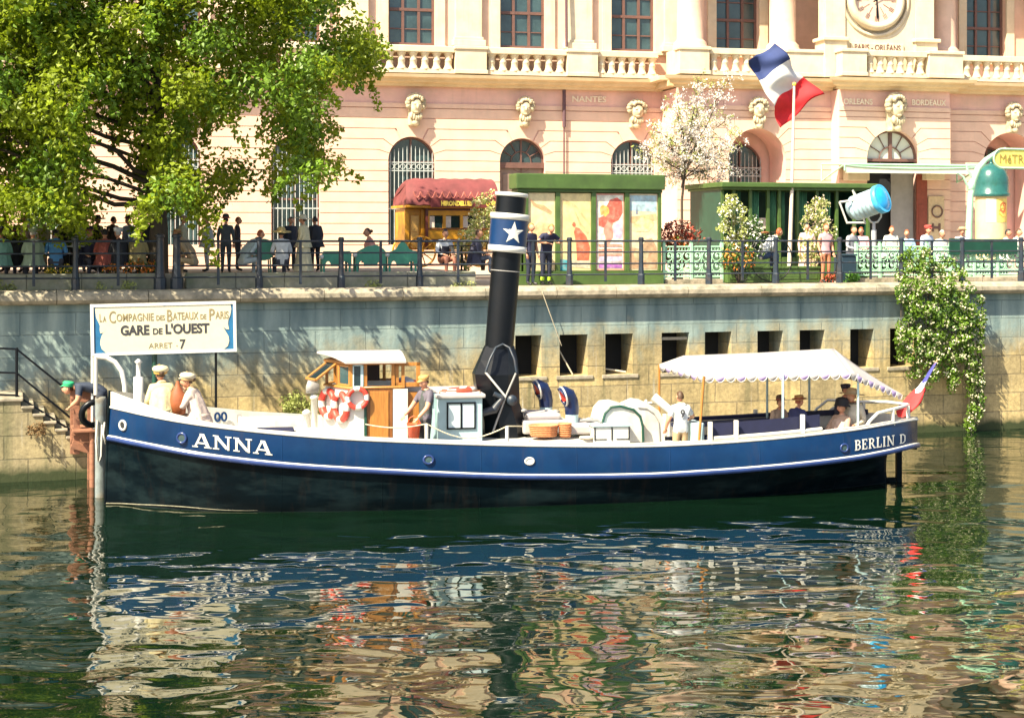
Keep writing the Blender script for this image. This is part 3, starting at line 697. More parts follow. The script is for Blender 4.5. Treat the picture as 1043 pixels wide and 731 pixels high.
mb=MB(); Mx=Matrix.Translation((xm,t0,zm))@Matrix.Rotation(PI/2,4,'X')
mb.lathe([(.96,.0),(.96,.10),(1.02,.22),(1.16,.24),(1.26,.16),(1.30,.0)],(0,0,0),48,M=Mx); mb.lathe([(1.42,0),(1.42,.05),(1.56,.05),(1.56,0)],(0,0,0),48,M=Mx)
mb.build('clock_rim',M['trim'],cp)
mb=MB(); mb.lathe([(.965,.06),(.001,.061)],(0,0,0),48,M=Mx); mb.build('clock_face',M['clock'],cp)
mb=MB()
for k in range(12):
    a=2*PI*k/12; d=Vector((math.sin(a),0,math.cos(a))); c_=Vector((xm,t0-.075,zm)); 
    q=Vector((d.z,0,-d.x))*.012
    mb.add([c_+d*.35+q,c_+d*.92+q,c_+d*.92-q,c_+d*.35-q],[(0,1,2,3)])
    for e in (-.06,.06):
        q2=Vector((d.z,0,-d.x)); mb.add([c_+d*.68+q2*(e+.012),c_+d*.9+q2*(e+.012),c_+d*.9+q2*(e-.012),c_+d*.68+q2*(e-.012)],[(0,1,2,3)])
mb.build('hour_marks',M['frame'],cp)
mb=MB(); y=t0-.10
for a,l,wd in ((R(176),.92,.045),(R(60),.55,.055)):
    d=Vector((math.sin(a),0,math.cos(a))); q=Vector((d.z,0,-d.x)); c_=Vector((xm,y,zm))
    mb.add([c_-d*.18+q*wd*.5,c_+d*l*.8+q*wd,c_+d*l,c_+d*l*.8-q*wd,c_-d*.18-q*wd*.5],[(0,1,2,3,4)]); y-=.02
mb.build('clock_hand',M['iron'],cp)
mb=MB(); xc=B.s_(893.5,t0-.05); zl=B.z_(893,54,t0); zh=B.z_(893,44.5,t0)
mb.cbox(xc-1.2,xc+1.2,t0-.08,t0+.01,zl,zh,.02); ip=mb.build('inscription_panel',M['trim'],cp)
mb=MB(); add_text(mb,'PARIS - ORLÉANS',.34,(xc,t0-.085,zl+.09),width=2.1,bold=.006); mb.build('lettering',M['frame'],ip)
inks=mat('faded_lettering',(.78,.66,.50),.7,.1,4)
for txt,px,py,wpx,t in (('NANTES',600,104,36,0.02),('ORLEANS',874,106.5,32,CT+.02),('BORDEAUX',946,107.5,38,CT+.02)):
    mb=MB(); p=B.hit(px,py,t); add_text(mb,txt,.34,(p.x,t,p.z),width=wpx/B.sc(px,t),ext=.012,bold=.008); mb.build('lettering',inks,BLD)
# rainwater pipe
mb=MB(); xp=B.s_(575,-.2)
mb.tube([(xp,-.12,4.4),(xp,-.12,10.5)],.035,8); mb.tube([(xp,-.14,10.4),(xp,-.14,ZC-.02)],.075,8); mb.tube([(xp,-.52,13.7),(xp,-.40,18.5)],.06,8)
mb.build('downpipe',cm((.10,.05,.06)),BLD)

# ---- glass canopy over the entrance
t=CT-.0; pA=B.s_(850,t-1.3); pBx=B.s_(990,t-1.3); zf=B.z_(910,168,t-2.2); zb_=zf+.10
base=B.w(((pA+pBx)/2,t-.95,GZ)); cnp=thing('entrance_canopy','pale glass canopy with mint iron frame over the palace doorway','canopy',base,B.a)
W=(pBx-pA); h0=zf-GZ; h1=zb_-GZ; y0,y1=-1.3,.9
mb=MB()
for i in range(9):
    x=-W/2+W*i/8; mb.tube([(x,y1,h1),(x,y0,h0)],.035,6)
mb.tube([(-W/2,y0,h0),(W/2,y0,h0)],.05,6); mb.tube([(-W/2,y1,h1),(W/2,y1,h1)],.04,6)
pts=[(-W/2+W*i/16,y0-.02,h0-.02-.30*abs(math.sin(PI*i/16))**.6*.4) for i in range(17)]; mb.tube(pts,.035,6)
for sx in (-1,1):
    x=sx*(W/2); mb.tube([(x,y1,h1-.7),(x,y0,h0)],.04,6); mb.tube([(x,y1,h1-.7),(x,y1,h1)],.035,6); mb.tube([(x,y0,h0),(x,y0-.02,h0-.25)],.04,6)
mb.build('frame',M['mint'],cnp)
mb=MB(); mb.box(-W/2+.03,W/2-.03,y0-.012,y0+.012,h0-.34,h0-.05); mb.build('front_glass',mat('front_glass',(.60,.62,.48),.3,.1,2),cnp)
mb=MB(); mb.add([(-W/2,y0,h0+.03),(W/2,y0,h0+.03),(W/2,y1,h1+.03),(-W/2,y1,h1+.03),(-W/2,y0,h0+.05),(W/2,y0,h0+.05),(W/2,y1,h1+.05),(-W/2,y1,h1+.05)],[(3,2,1,0),(4,5,6,7),(0,1,5,4),(1,2,6,5),(2,3,7,6),(3,0,4,7)]); mb.build('glass_roof',mat('milk_glass',(.46,.50,.40),.3,.08,2),cnp)

# ================================================================ the steam tug
BOAT=thing('steam_tug','dark blue steam tug with white rails, tall black funnel and scalloped cream awning','boat',(0,36.4,0),T.a)
#        px   sheer strake  b_s  b_r  b_w  zlow
ST=[(112.6,414.5,445.8,.03,.03,.03,-.4),(118,415.8,447,.24,.20,.08,-.4),(127,417.8,449,.50,.42,.18,-.4),(150,423,453.5,.95,.86,.55,-.4),(185,429.5,460,1.36,1.29,1.0,-.4),(230,435.8,467,1.66,1.62,1.4,-.4),
    (300,443,474.4,1.90,1.88,1.72,-.4),(385,448.6,479.6,2.0,2.0,1.88,-.4),(520,453.2,485.2,2.0,2.03,1.93,-.4),(645,454.4,484.6,1.96,2.0,1.85,-.4),(720,451.6,480.8,1.88,1.94,1.7,-.4),
    (780,447.3,476.2,1.76,1.84,1.45,-.4),(830,442.3,471.2,1.6,1.7,1.05,-.4),(870,437.5,466.3,1.4,1.5,.62,-.3),(895,433.4,461.8,1.15,1.27,.32,-.3),(904,431.8,460,1.02,1.14,.14,-.1),(909,431,458.9,.93,1.05,.1,.66),(920,429,456.2,.66,.80,.08,.98),(929,427.6,454,.34,.48,.04,1.17),(934.5,427,453,.0,.10,.0,1.25)]
stn=[]
for px,ys,yr,bs,br,bw,zl in ST:
    a=T.hit(px,ys,-bs); b=T.hit(px,yr,-br); 
    xw=T.hit(px,HY,-bw).x
    if px<113: xw=T.hit(108.2,HY,0).x; b.x=T.hit(110.6,HY,0).x
    stn.append((a.x,a.z,bs,b.x,b.z,br,xw,bw,zl))
def cr(p0,p1,p2,p3,u): return .5*((2*p1)+(-p0+p2)*u+(2*p0-5*p1+4*p2-p3)*u*u+(-p0+3*p1-3*p2+p3)*u**3)
HS=[]
for i in range(len(stn)-1):
    m=6 if ST[i+1][0]-ST[i][0]>30 else 3
    for k in range(m):
        u=k/m; g=lambda j:stn[max(0,min(len(stn)-1,j))]
        HS.append(tuple(max(c,0) if q in(2,5,7) else c for q,c in enumerate(cr(g(i-1)[q],g(i)[q],g(i+1)[q],g(i+2)[q],u) for q in range(9))))
HS.append(stn[-1])
def sheer(x):   # z and half-beam of the sheer at boat x
    for a,b in zip(HS[:-1],HS[1:]):
        if a[0]<=x<=b[0]:
            u=(x-a[0])/(b[0]-a[0]+1e-9); return a[1]+(b[1]-a[1])*u, a[2]+(b[2]-a[2])*u
    return (HS[0][1],.03) if x<HS[0][0] else (HS[-1][1],.02)
def strake(x):
    for a,b in zip(HS[:-1],HS[1:]):
        if a[3]<=x<=b[3]:
            u=(x-a[3])/(b[3]-a[3]+1e-9); return a[4]+(b[4]-a[4])*u, a[5]+(b[5]-a[5])*u
    return (HS[0][4],.03) if x<HS[0][3] else (HS[-1][4],.1)
def loft(rows):
    mb=MB(); n=len(rows[0]); vs=[p for r in rows for p in r]
    fs=[(i*n+j,i*n+j+1,(i+1)*n+j+1,(i+1)*n+j) for i in range(len(rows)-1) for j in range(n-1)]
    return mb.add(vs,fs,0,True)
low=[];top=[]
for h in HS:
    xs_,zs_,bs,xr,zr,br,xw,bw,zl=h
    lo=[]
    zl2=min(zl,zr-.12)
    if zl<0:
        lo=[(xw,-bw*.8,-.4),(xw,-bw,0.0)]
        for u in (.35,.7,.93,1.0): lo.append((xw+(xr-xw)*u,-(bw+(br-bw)*(u**1.25)),zr*u))
    else:
        b0=.06
        for u in (0,.2,.4,.6,.85,1.0): lo.append((xr,-(b0+(br-b0)*(u**.75)),zl2+(zr-zl2)*u))
    low.append(lo)
    top.append([(xr+(xs_-xr)*u,-(br+(bs-br)*u+.03*math.sin(PI*u)*min(1,bs*2)),zr+(zs_-zr)*u) for u in (0,.33,.66,1)])
mir=lambda rows:[[(p[0],-p[1],p[2]) for p in r][::-1] for r in rows]
full=[a+[(p[0],-p[1],p[2]) for p in a[::-1]] for a in low]
hb=loft(low); h2=loft(mir(low)); hb.add(h2.v,h2.f,0,True)
n=len(low[0])
# close the underside of the counter
vs=[];
for r in low: vs+= [r[0],(r[0][0],-r[0][1],r[0][2])]
hb.add(vs,[(2*i,2*i+2,2*i+3,2*i+1) for i in range(len(low)-1)])
hb.build('hull_bottom',M['black'],BOAT)
tb=loft(top); t2=loft(mir(top)); tb.add(t2.v,t2.f,0,True)
topsides=tb.build('topsides',M['blue'],BOAT)
def strip(f,off,r,name,m,parent=BOAT,x0=None,x1=None,n=8,idx=(0,1,2)):
    mb=MB()
    for sg in (-1,1):
        P=[(h[idx[0]],sg*(h[idx[2]]+off),h[idx[1]]) for h in HS if (x0 is None or h[idx[0]]>=x0) and (x1 is None or h[idx[0]]<=x1)]
        mb.tube(P,r,n)
    return mb.build(name,m,parent)
strip(None,.03,.062,'rubbing_strake',M['strake'],idx=(3,4,5))
mb=MB()
for sg in (-1,1):
    P=[(h[3],sg*(h[5]+.055),h[4]+.045) for h in HS]; mb.tube(P,.026,6)
mb.build('strake_line',M['white'],BOAT)
strip(None,.0,.028,'sheer_line',M['white'])
# white bulwark, high at the bow and a low rim aft
WB=[(112.6,398.8),(120,401.5),(144,410.2),(173,420.8),(211,430),(260,437.2),(300,440.6),(385,446),(520,450.6),(645,452),(720,449),(780,444.8),(830,439.8),(870,435),(900,430.3),(920,426.8),(934.5,424.8)]
wbx=[]
for px,y in WB:
    bs=[s_ for s_ in ST]; 
    for a,b in zip(ST[:-1],ST[1:]):
        if a[0]<=px<=b[0]: u=(px-a[0])/(b[0]-a[0]); hb_=a[3]+(b[3]-a[3])*u
    p=T.hit(px,y,-hb_); wbx.append((p.x,p.z))
def wtop(x):
    for a,b in zip(wbx[:-1],wbx[1:]):
        if a[0]<=x<=b[0]: return a[1]+(b[1]-a[1])*(x-a[0])/(b[0]-a[0])
    return wbx[0][1] if x<wbx[0][0] else wbx[-1][1]
rows=[]
for h in HS:
    z=max(wtop(h[0]),h[1]+.03); b=h[2]
    rows.append([(h[0],-(b+.004),h[1]+.01),(h[0],-(b+.012),z),(h[0],-max(b-.06,0),z+.012),(h[0],-max(b-.065,0),h[1]-.42 if h[0]<-5.2 else h[1]-.3)])
mb=loft(rows); m2=loft(mir(rows)); mb.add(m2.v,m2.f,0,True)
BUL=mb.build('bulwark',M['hullwhite'],BOAT)
for f in BUL.data.polygons: f.use_smooth=False
def dz(x): return sheer(x)[0]-.40 if x>-5 else sheer(x)[0]-.34
rows=[[(h[0],-max(h[2]-.02,0),dz(h[0])),(h[0],max(h[2]-.02,0),dz(h[0]))] for h in HS]
mb=loft(rows); mb.build('deck',M['deck'],BOAT)
# stem bar, rudder, boot line
mb=MB(); mb.tube([(HS[0][6]-.02,0,-.3),(HS[0][3]-.02,0,HS[0][4]),(HS[0][0]-.01,0,HS[0][1]+.36)],.04,8); mb.build('stem',M['black'],BOAT)
pr=T.hit(915.5,470,0); mb=MB(); mb.box(pr.x-.07,pr.x+.06,-.05,.05,-.4,1.25); mb.box(pr.x-.42,pr.x-.08,-.03,.03,-.4,.10); mb.build('rudder',M['black'],BOAT)
# scum line and pale boot line along the water
mb=MB()
for sg in (-1,1):
    P=[(h[6],sg*(h[7]+.012),.045+.02*math.sin(h[6]*2.3)) for h in HS if h[6]<-5.6]; mb.tube(P,[.014*min(1,(-5.6-p[0])/2+.1) for p in P],5)
mb.build('scum_line',mat('scum',(.16,.15,.10),.8,.5,7),BOAT)
# names painted on the topsides
def hull_y(x,z):
    zs_,bs=sheer(x); zr,br=strake(x); u=max(0,min(1,(z-zr)/(zs_-zr+1e-6))); return -(br+(bs-br)*u+.03*math.sin(PI*u)*min(1,bs*2))-.012
def hull_text(txt,pa,pb,h,name):
    # baseline from pixel pa to pixel pb; height h px
    qs,wd=serif(txt); mb=MB()
    for q in qs:
        vs=[]
        for u,v in q:
            px=pa[0]+(pb[0]-pa[0])*u/wd; py=pa[1]+(pb[1]-pa[1])*u/wd-v*h
            y=-1.5
            for _ in range(6):
                p=T.hit(px,py,y); y=hull_y(p.x,p.z)
            vs.append((p.x,y,p.z))
        mb.add(vs,[(0,1,2,3)])
    return mb.build(name,M['white'],topsides)
hull_text('ANNA',(196.5,454.8),(276.5,463.6),14.2,'name_lettering')
hull_text('BERLIN',(870.8,458.8),(911,453.4),10.6,'port_lettering'); hull_text('D',(916.5,451.9),(923.2,450.8),9.6,'port_lettering')
def hawse(px,py,r,name,fill=M['dark'],rim=M['white'],sx=1.0):
    y=-1.5
    for _ in range(8):
        p=T.hit(px,py,y); y=hull_y(p.x,p.z)
    e=.12; n=Vector((hull_y(p.x+e,p.z)-hull_y(p.x-e,p.z),-2*e,0)).normalized(); ang=math.atan2(-n.x,-n.y)
    Mx=Matrix.Rotation(-ang if False else math.atan2(n.x,-n.y),4,'Z')
    c=Vector((p.x,y,p.z)); mb=MB(); mb.torus(c,r,r*.28,20,6,M=Mx@Matrix.Diagonal((sx,1,1,1)))
    o=mb.build(name,rim if name=='hawse_pipe' or rim is M['white'] else M['strake'],topsides)
    mb=MB(); mb.lathe([(r,0),(.001,.004)],(0,0,0),16,M=Matrix.Translation(c+n*.004)@Mx@Matrix.Rotation(PI/2,4,'X')); mb.build('opening',fill,o)
hawse(125,433,.095,'hawse_pipe',sx=1.1); hawse(185,446,.10,'porthole',M['pane'],M['grey']); hawse(436.5,468,.085,'porthole',M['pane'],M['grey'],1.2); hawse(539.5,469.5,.07,'porthole',M['white'],M['white'],1.3); hawse(860,456,.085,'porthole',M['pane'],M['grey'],1.1)
# number inside the far bulwark
p=T.hit(240,422,0); xx=T.hit(226,421,1.6).x
z_=sheer(xx)[0]-.02
mb=MB(); add_text(mb,'00',.30,(xx-.02,sheer(xx)[1]-.14,z_-.2),bold=.01,M=Matrix.Rotation(R(-3),4,'Y')); mb.build('registration_mark',M['blue'],BOAT)
xx+=.42; mb=MB(); add_text(mb,'B',.28,(xx-.02,sheer(xx)[1]-.14,sheer(xx)[0]-.22),bold=.0); mb.build('registration_mark',M['grey'],BOAT)

# ---- foredeck: bench seat, bitts, hatch
def bx(px,t): return T.s_(px,t)
mb=MB(); xa,xb=bx(243,.9),bx(317,.9); mb.cbox(xa,xb,.75,1.25,dz(xa)+.02,sheer(xb)[0]+.12,.04); mb.build('fore_locker',M['hullwhite'],BOAT)
xa,xb=bx(222,.4),bx(334,.4); mb=MB(); mb.cbox(bx(268,.4),xb,-.55,.55,dz(-4),sheer(-4)[0]-.03,.05); HT=mb.build('hatch',M['hullwhite'],BOAT)
mb=MB(); mb.cbox(bx(262,-.5),bx(300,-.5),-.52,-.1,sheer(-4)[0]-.029,sheer(-4)[0]+.06,.04); mb.build('cushion',M['navy'],HT)
for px,h in ((312.5,.52),(320,.86)):
    z=sheer(-4)[0]-.2; mb=MB(); mb.lathe([(.075,0),(.075,h-.06),(.10,h-.05),(.10,h),(.04,h+.05)],(bx(px,.5),.5,z),10); mb.build('bitt',M['white'],BOAT)
# searchlight on a post ahead of the wheelhouse
z=T.z_(319,400,.5); x=bx(318,.5); mb=MB(); mb.lathe([(.03,-.4),(.03,0)],(x,.5,z),8); mb.lathe([(.05,-.16),(.11,-.14),(.14,.02),(.15,.12),(.02,.14)],(0,0,0),12,M=Matrix.Translation((x,.5,z+.12))@Matrix.Rotation(R(-80),4,'Y')); mb.build('searchlight',M['grey'],BOAT)

# ---- wheelhouse: pointed front, flat sides, open top windows
yo=-1.0
xc=bx(356.5,yo); xt=bx(331,0.0); xbk=bx(412,yo)
zd=sheer(xc)[0]-.30; zm=T.z_(357,396,yo); zr0=T.z_(357,368.5,yo); zr1=zr0
plan=[(xt,0),(xc,-1.0),(xbk,-1.0),(xbk,1.0),(xc,1.0)]
xd0=bx(371,yo); xd1=bx(400.5,yo)
WH=MB()
WH.hprism([(xt,0),(xc,-1.0),(xd0,-1.0),(xd0,-.94),(xc+.03,-.94),(xt+.08,0),(xc+.03,.94),(xbk,.94),(xbk,1.0),(xc,1.0)],zd,zm)
WH.cbox(xd1,bx(415.5,yo),-1.0,-.92,zd,zm-.02,.01)
wh=WH.build('wheelhouse',M['white'],BOAT)
mb=MB(); mb.tube([(xt-.02,0,zm+.01),(xc-.01,-1.02,zm+.01),(xd0,-1.02,zm+.01)],.028,6); mb.build('sill_trim',M['varnish'],wh)
mb=MB(); mb.box(xd0-.004,xd0+.05,-1.02,-.96,zd,zm); mb.build('door_post',M['dgreen'],wh)
mb=MB(); mb.cbox(xd0+.055,xd1-.01,-.985,-.93,zd+.03,zm+.03,.012); 
D=mb.build('door',M['varnishd'],wh)
mb=MB(); mb.cbox(xd0+.13,xd1-.10,-1.005,-.98,zd+.15,zm-.06,.012); mb.build('door_panel',M['varnish'],D)
# upper posts and frames
def vpost(mb,x,y,w_=.034,z0=None,z1=None): mb.box(x-w_,x+w_,y-w_,y+w_,z0 if z0 is not None else zm,z1 if z1 is not None else zr0)
mb=MB()
for x,y in ((xt+.04,0),(xc+.03,-.95),(xd0+.03,-.96),(xd1,-.96),(xbk-.03,-.96),(xbk-.03,.95),(xd0,.95),(xc+.03,.95),(.5*(xt+xc)+.02,-.48),(.5*(xt+xc)+.02,.48),(xd1,.95)): vpost(mb,x,y)
mb.tube([(xt,0,zr0-.03),(xc,-1.0,zr0-.03),(xbk,-1.0,zr0-.03)],.04,6); mb.tube([(xt,0,zr0-.03),(xc,1.0,zr0-.03),(xbk,1.0,zr0-.03)],.04,6)
mb.tube([(xt,0,zm+.02),(xc,-.98,zm+.02),(xbk,-.98,zm+.02)],.03,6); mb.tube([(xt,0,zm+.02),(xc,.98,zm+.02),(xbk,.98,zm+.02)],.03,6)
mb.build('window_frame',M['varnish'],wh)
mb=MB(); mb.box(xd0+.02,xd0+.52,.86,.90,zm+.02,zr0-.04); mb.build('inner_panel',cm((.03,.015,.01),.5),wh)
# side window: varnished sash with dark pane
mb=MB(); xa,xb=xc+.06,xd0-.02
for a,b,c,d in ((xa,xa+.025,zm+.04,zr0-.06),(xb-.06,xb,zm+.04,zr0-.06)): mb.box(a,b,-1.01,-.965,c,d)
mb.box(xa,xb,-1.01,-.965,zm+.03,zm+.06); mb.box(xa,xb,-1.01,-.965,zr0-.09,zr0-.06)
sw=mb.build('window',M['palewood'],wh); mb=MB(); mb.box(xa+.02,xb-.06,-.99,-.98,zm+.06,zr0-.09); mb.build('pane',M['glass'],sw)
# hinged front window pushed open
a=Vector((.5*(xt+xc),-.5,0)); d=Vector((xt-xc,1.0,0)).normalized()
P0=Vector((xt+.06,-.02,zr0-.06)); P1=Vector((.5*(xt+xc)-.0,-.46,zr0-.06)); out=Vector((-.75,-.28,-.55)).normalized()*.62
mb=MB()
for p,q in ((P0,P1),(P0+out,P1+out),(P0,P0+out),(P1,P1+out)): mb.tube([p,q],.032,6)
hw=mb.build('window',M['varnish'],wh); mb=MB(); nn=Vector((.004,0,-.004)); mb.add([P0,P1,P1+out,P0+out],[(0,1,2,3)]); mb.build('pane',M['glass'],hw)
mb=MB(); q0=Vector((.5*(xt+xc)+.04,-.53,0)); q1=Vector((xc,-.93,0))
for p,q in ((q0+Vector((0,0,zm+.06)),q1+Vector((0,0,zm+.06))),(q0+Vector((0,0,zr0-.1)),q1+Vector((0,0,zr0-.1))),(q0+Vector((0,0,zm+.06)),q0+Vector((0,0,zr0-.1))),(q1+Vector((0,0,zm+.06)),q1+Vector((0,0,zr0-.1)))): mb.tube([p,q],.03,6)
fw=mb.build('window',M['varnish'],wh); mb=MB(); mb.add([q0+Vector((0,0,zm+.08)),q1+Vector((0,0,zm+.08)),q1+Vector((0,0,zr0-.12)),q0+Vector((0,0,zr0-.12))],[(0,1,2,3)]); mb.build('pane',M['pane'],fw)
# roof, cambered, with a pointed front
mb=MB(); rp=[(xt-.18,0),(xc-.10,-1.14),(xbk+.02,-1.14),(xbk+.02,1.14),(xc-.10,1.14)]
def rz(x,y): return zr0+.02+.15*(1-(y/1.14)**2)
grid=[]
for j in range(13):
    y=-1.14+2.28*j/12; xf=xt-.18+(xc-.10-xt+.18)*abs(y)/1.14
    grid.append([(xf+(xbk+.02-xf)*i/6,y,rz(0,y)) for i in range(7)])
vs=[p for r in grid for p in r]; n=len(vs); vs+=[(p[0],p[1],p[2]-.05) for p in vs]
fs=[(j*7+i,j*7+i+1,(j+1)*7+i+1,(j+1)*7+i) for j in range(12) for i in range(6)]; fs+=[tuple(n+q for q in f[::-1]) for f in fs]
rim=[i for i in range(7)]+[j*7+6 for j in range(1,13)]+[84+i for i in range(5,-1,-1)]+[j*7 for j in range(11,0,-1)]
fs+=[(rim[i],rim[(i+1)%len(rim)],rim[(i+1)%len(rim)]+n,rim[i]+n) for i in range(len(rim))]
mb.add(vs,fs); mb.build('roof',M['cream'],wh)
mb=MB(); mb.lathe([(.17,-.02),(.17,.02)],(0,0,0),16,M=Matrix.Translation((xc+.1,-.2,zm+.15))@Matrix.Rotation(PI/2,4,'Y'));
mb=MB(); mb.torus((xc+.35,0,zm+.1),.30,.022,24,6,M=Matrix.Rotation(PI/2,4,'Z')); mb.tube([(xc+.35,-.28,zm+.1),(xc+.35,.28,zm+.1)],.014,5); mb.tube([(xc+.35,0,zm-.18),(xc+.35,0,zm+.38)],.014,5); mb.build('steering_wheel',M['varnish'],wh)
# rear door swung open: tall brown frame aft of the wheelhouse
xa,xb=bx(402,-.95),bx(428,-.95); zt=T.z_(410,369,-.95); zb=T.z_(410,394,-.95); mb=MB()
for a,b,c,d in ((xa,xa+.09,zb,zt),(xb-.09,xb,zb,zt),(xa,xb,zt-.08,zt),(xa,xb,zb,zb+.1)): mb.cbox(a,b,-.97,-.91,c,d,.008)
mb.build('door_window_frame',M['varnish'],wh)
mb=MB(); xa,xb=bx(415,-.9),bx(427,-.9); mb.cbox(xa,xb,-.90,-.85,zd,T.z_(415,399,-.9),.01); mb.build('side_door',M['varnish'],wh)
# ---- cabin between wheelhouse and funnel
xa,xb=bx(428,-.75),bx(491.5,-.95); z0=sheer(xb)[0]-.35; z1=T.z_(460,405.5,-.95)
mb=MB(); mb.cbox(bx(446,-.95),xb,-.95,.95,z0,z1,.03); mb.cbox(bx(412,-.8)+.03,bx(446,-.95)-.003,-.70,.95,z0,z1+.10,.03)
cab=mb.build('cabin',M['palewood'],BOAT); z1_c=z1
mb=MB(); mb.cbox(bx(445,-1.02),xb+.06,-1.03,1.0,z1+.003,z1+.09,.03); mb.prism([(bx(412,-.8)+.05,z1+.3),(bx(424,-.8),z1+.33),(bx(446,-.9),z1+.12),(bx(412,-.8)+.05,z1+.12)],-.72,.95); mb.build('cabin_roof',M['cream'],cab)
xw0,xw1=bx(455,-.97),bx(484.5,-.97); zw0,zw1=T.z_(470,437,-.97),T.z_(470,409.5,-.97); mb=MB()
for a,b,c,d in ((xw0,xw0+.035,zw0,zw1),(xw1-.035,xw1,zw0,zw1),((xw0+xw1)/2-.02,(xw0+xw1)/2+.02,zw0,zw1),(xw0+.036,xw1-.036,zw0,zw0+.035),(xw0+.036,xw1-.036,zw1-.035,zw1)): mb.box(a,b,-.985,-.952,c,d)
wn=mb.build('window',M['iron'],cab); mb=MB(); mb.box(xw0+.03,xw1-.03,-.965,-.953,zw0+.03,zw1-.03); mb.build('pane',mat('curtained_pane',(.55,.66,.66),.15,.15,2),wn)
# lower coaming aft of it all along the deckhouse
mb=MB(); xa,xb=bx(400,-1.1),bx(640,-1.1); mb.cbox(xa,xb,-1.1,1.1,sheer(xb)[0]-.38,sheer(xb)[0]+.06,.03); mb.build('coaming',M['hullwhite'],BOAT)

# ---- smokebox casing and raked funnel
def ring8(cx,cy,z,rx,ry,n=8,sh=PI/8): return [(cx+rx*math.cos(2*PI*i/n+sh),cy+ry*math.sin(2*PI*i/n+sh),z) for i in range(n)]
zf=lambda y:T.z_(505,y,0)
xf=lambda px:bx(px,0)
secs=[(508.5,352,14.6,.32),(507,366,19,.42),(504.5,380,22.5,.55),(505.5,392,22,.55),(508.5,410,19.5,.55),(513,430,21.5,.6),(514,448,22,.62)]
mb=MB(); vs=[]
for px,y,hw_,ry in secs: vs+=ring8(xf(px),0,zf(y),hw_/44.8*1.08,ry)
fs=[(i*8+j,i*8+(j+1)%8,(i+1)*8+(j+1)%8,(i+1)*8+j) for i in range(len(secs)-1) for j in range(8)]
mb.add(vs,fs+[list(range(8)),list(range(len(vs)-8,len(vs)))[::-1]]); SB=mb.build('smokebox',M['iron'],BOAT)
# arched front plate edge, stay bars, winch
fy=-.62; g=lambda px,py,t=fy:tuple(T.hit(px,py,t))
mb=MB(); mb.tube([g(494.5,379),g(499,366),g(505,354,-.45),g(512,350.5,-.4),g(519,354,-.45),g(524,366),g(526,379)],.028,6); mb.build('arch_frame',M['railing'],SB)
mb=MB(); mb.tube([g(494.5,379),g(515,404)],.026,6); mb.build('stay_bar',M['white'],SB)
mb=MB(); mb.tube([g(525.5,380),g(515,404),g(501.5,441)],.024,6); mb.build('stay_bar',M['grey'],SB)
mb=MB(); mb.tube([g(489,421),g(503.5,417),g(513,404)],[.08,.10,.05],8); mb.tube([g(503,401),g(512,405)],.06,8); mb.build('winch',M['railing'],SB)
c=Vector(g(521.5,407.5)); mb=MB(); mb.lathe([(.02,-.07),(.12,-.06),(.12,.05),(.03,.07)],(0,0,0),14,M=Matrix.Translation(c)@Matrix.Rotation(PI/2,4,'X')); mb.build('winch_wheel',M['railing'],SB)
P0=T.hit(508.3,354,0); P1=T.hit(521.2,197,0); ax=(P1-P0); Lf=ax.length
Mf=Matrix.Translation(P0)@ax.to_track_quat('Z','Y').to_matrix().to_4x4()
r0,r1=.325,.345
def at(y): return Lf*(354-y)/(354-197)
mb=MB(); mb.lathe([(r0,0),(r0,at(340)),(r0+.005,at(262)),(r1,at(205)),(r1,Lf)],(0,0,0),28,M=Mf); 
FN=mb.build('funnel',M['iron'],BOAT)
mb=MB(); mb.lathe([(.43,at(254)),(.43,at(221))],(0,0,0),32,M=Mf); mb.build('funnel_band',M['bandblue'],FN)
for a,b in ((257,250.5),(224,217.8)):
    mb=MB(); mb.lathe([(.36,at(a)),(.44,at(a)),(.445,at(b)),(.36,at(b))],(0,0,0),32,M=Mf); mb.build('white_band',M['white'],FN)
mb=MB(); mb.lathe([(r1,Lf-.08),(r1+.035,Lf-.07),(r1+.035,Lf+.01),(r1-.05,Lf+.015)],(0,0,0),28,M=Mf); mb.build('funnel_rim',M['white'],FN)
mb=MB(); mb.lathe([(r1-.03,Lf+.005),(.001,Lf-.25)],(0,0,0),24,M=Mf); mb.build('funnel_mouth',M['dark'],FN)
mb=MB(); mb.torus((0,0,0),r0+.004,.012,28,6,M=Mf@Matrix.Translation((0,0,at(276)))@Matrix.Rotation(PI/2,4,'X')); mb.build('funnel_seam',M['grey'],FN)
# star wrapped on the band
_d=(Mf.inverted().to_3x3()@Vector((.10,-1,0)))
ctr_ang=math.atan2(_d.y,_d.x); zc=at(237.5); pts=[]
for i in range(10):
    rr=.265 if i%2==0 else .105; a=PI/2+2*PI*i/10; pts.append((rr*math.cos(a),rr*math.sin(a)))
mb=MB()
def wrap(u,v): th=ctr_ang+u/.43; return Mf@Vector((.438*math.cos(th),.438*math.sin(th),zc+v))
tri=[]
for i in range(10):
    a=pts[i];b=pts[(i+1)%10]; m=8
    for k in range(m):
        u0,u1=k/m,(k+1)/m
        vs=[wrap(a[0]*u0,a[1]*u0),wrap(a[0]*u1,a[1]*u1),wrap(b[0]*u1,b[1]*u1),wrap(b[0]*u0,b[1]*u0)]
        mb.add(vs,[(0,1,2,3)] if k else [(0,1,2)])
mb.build('star',M['white'],FN)

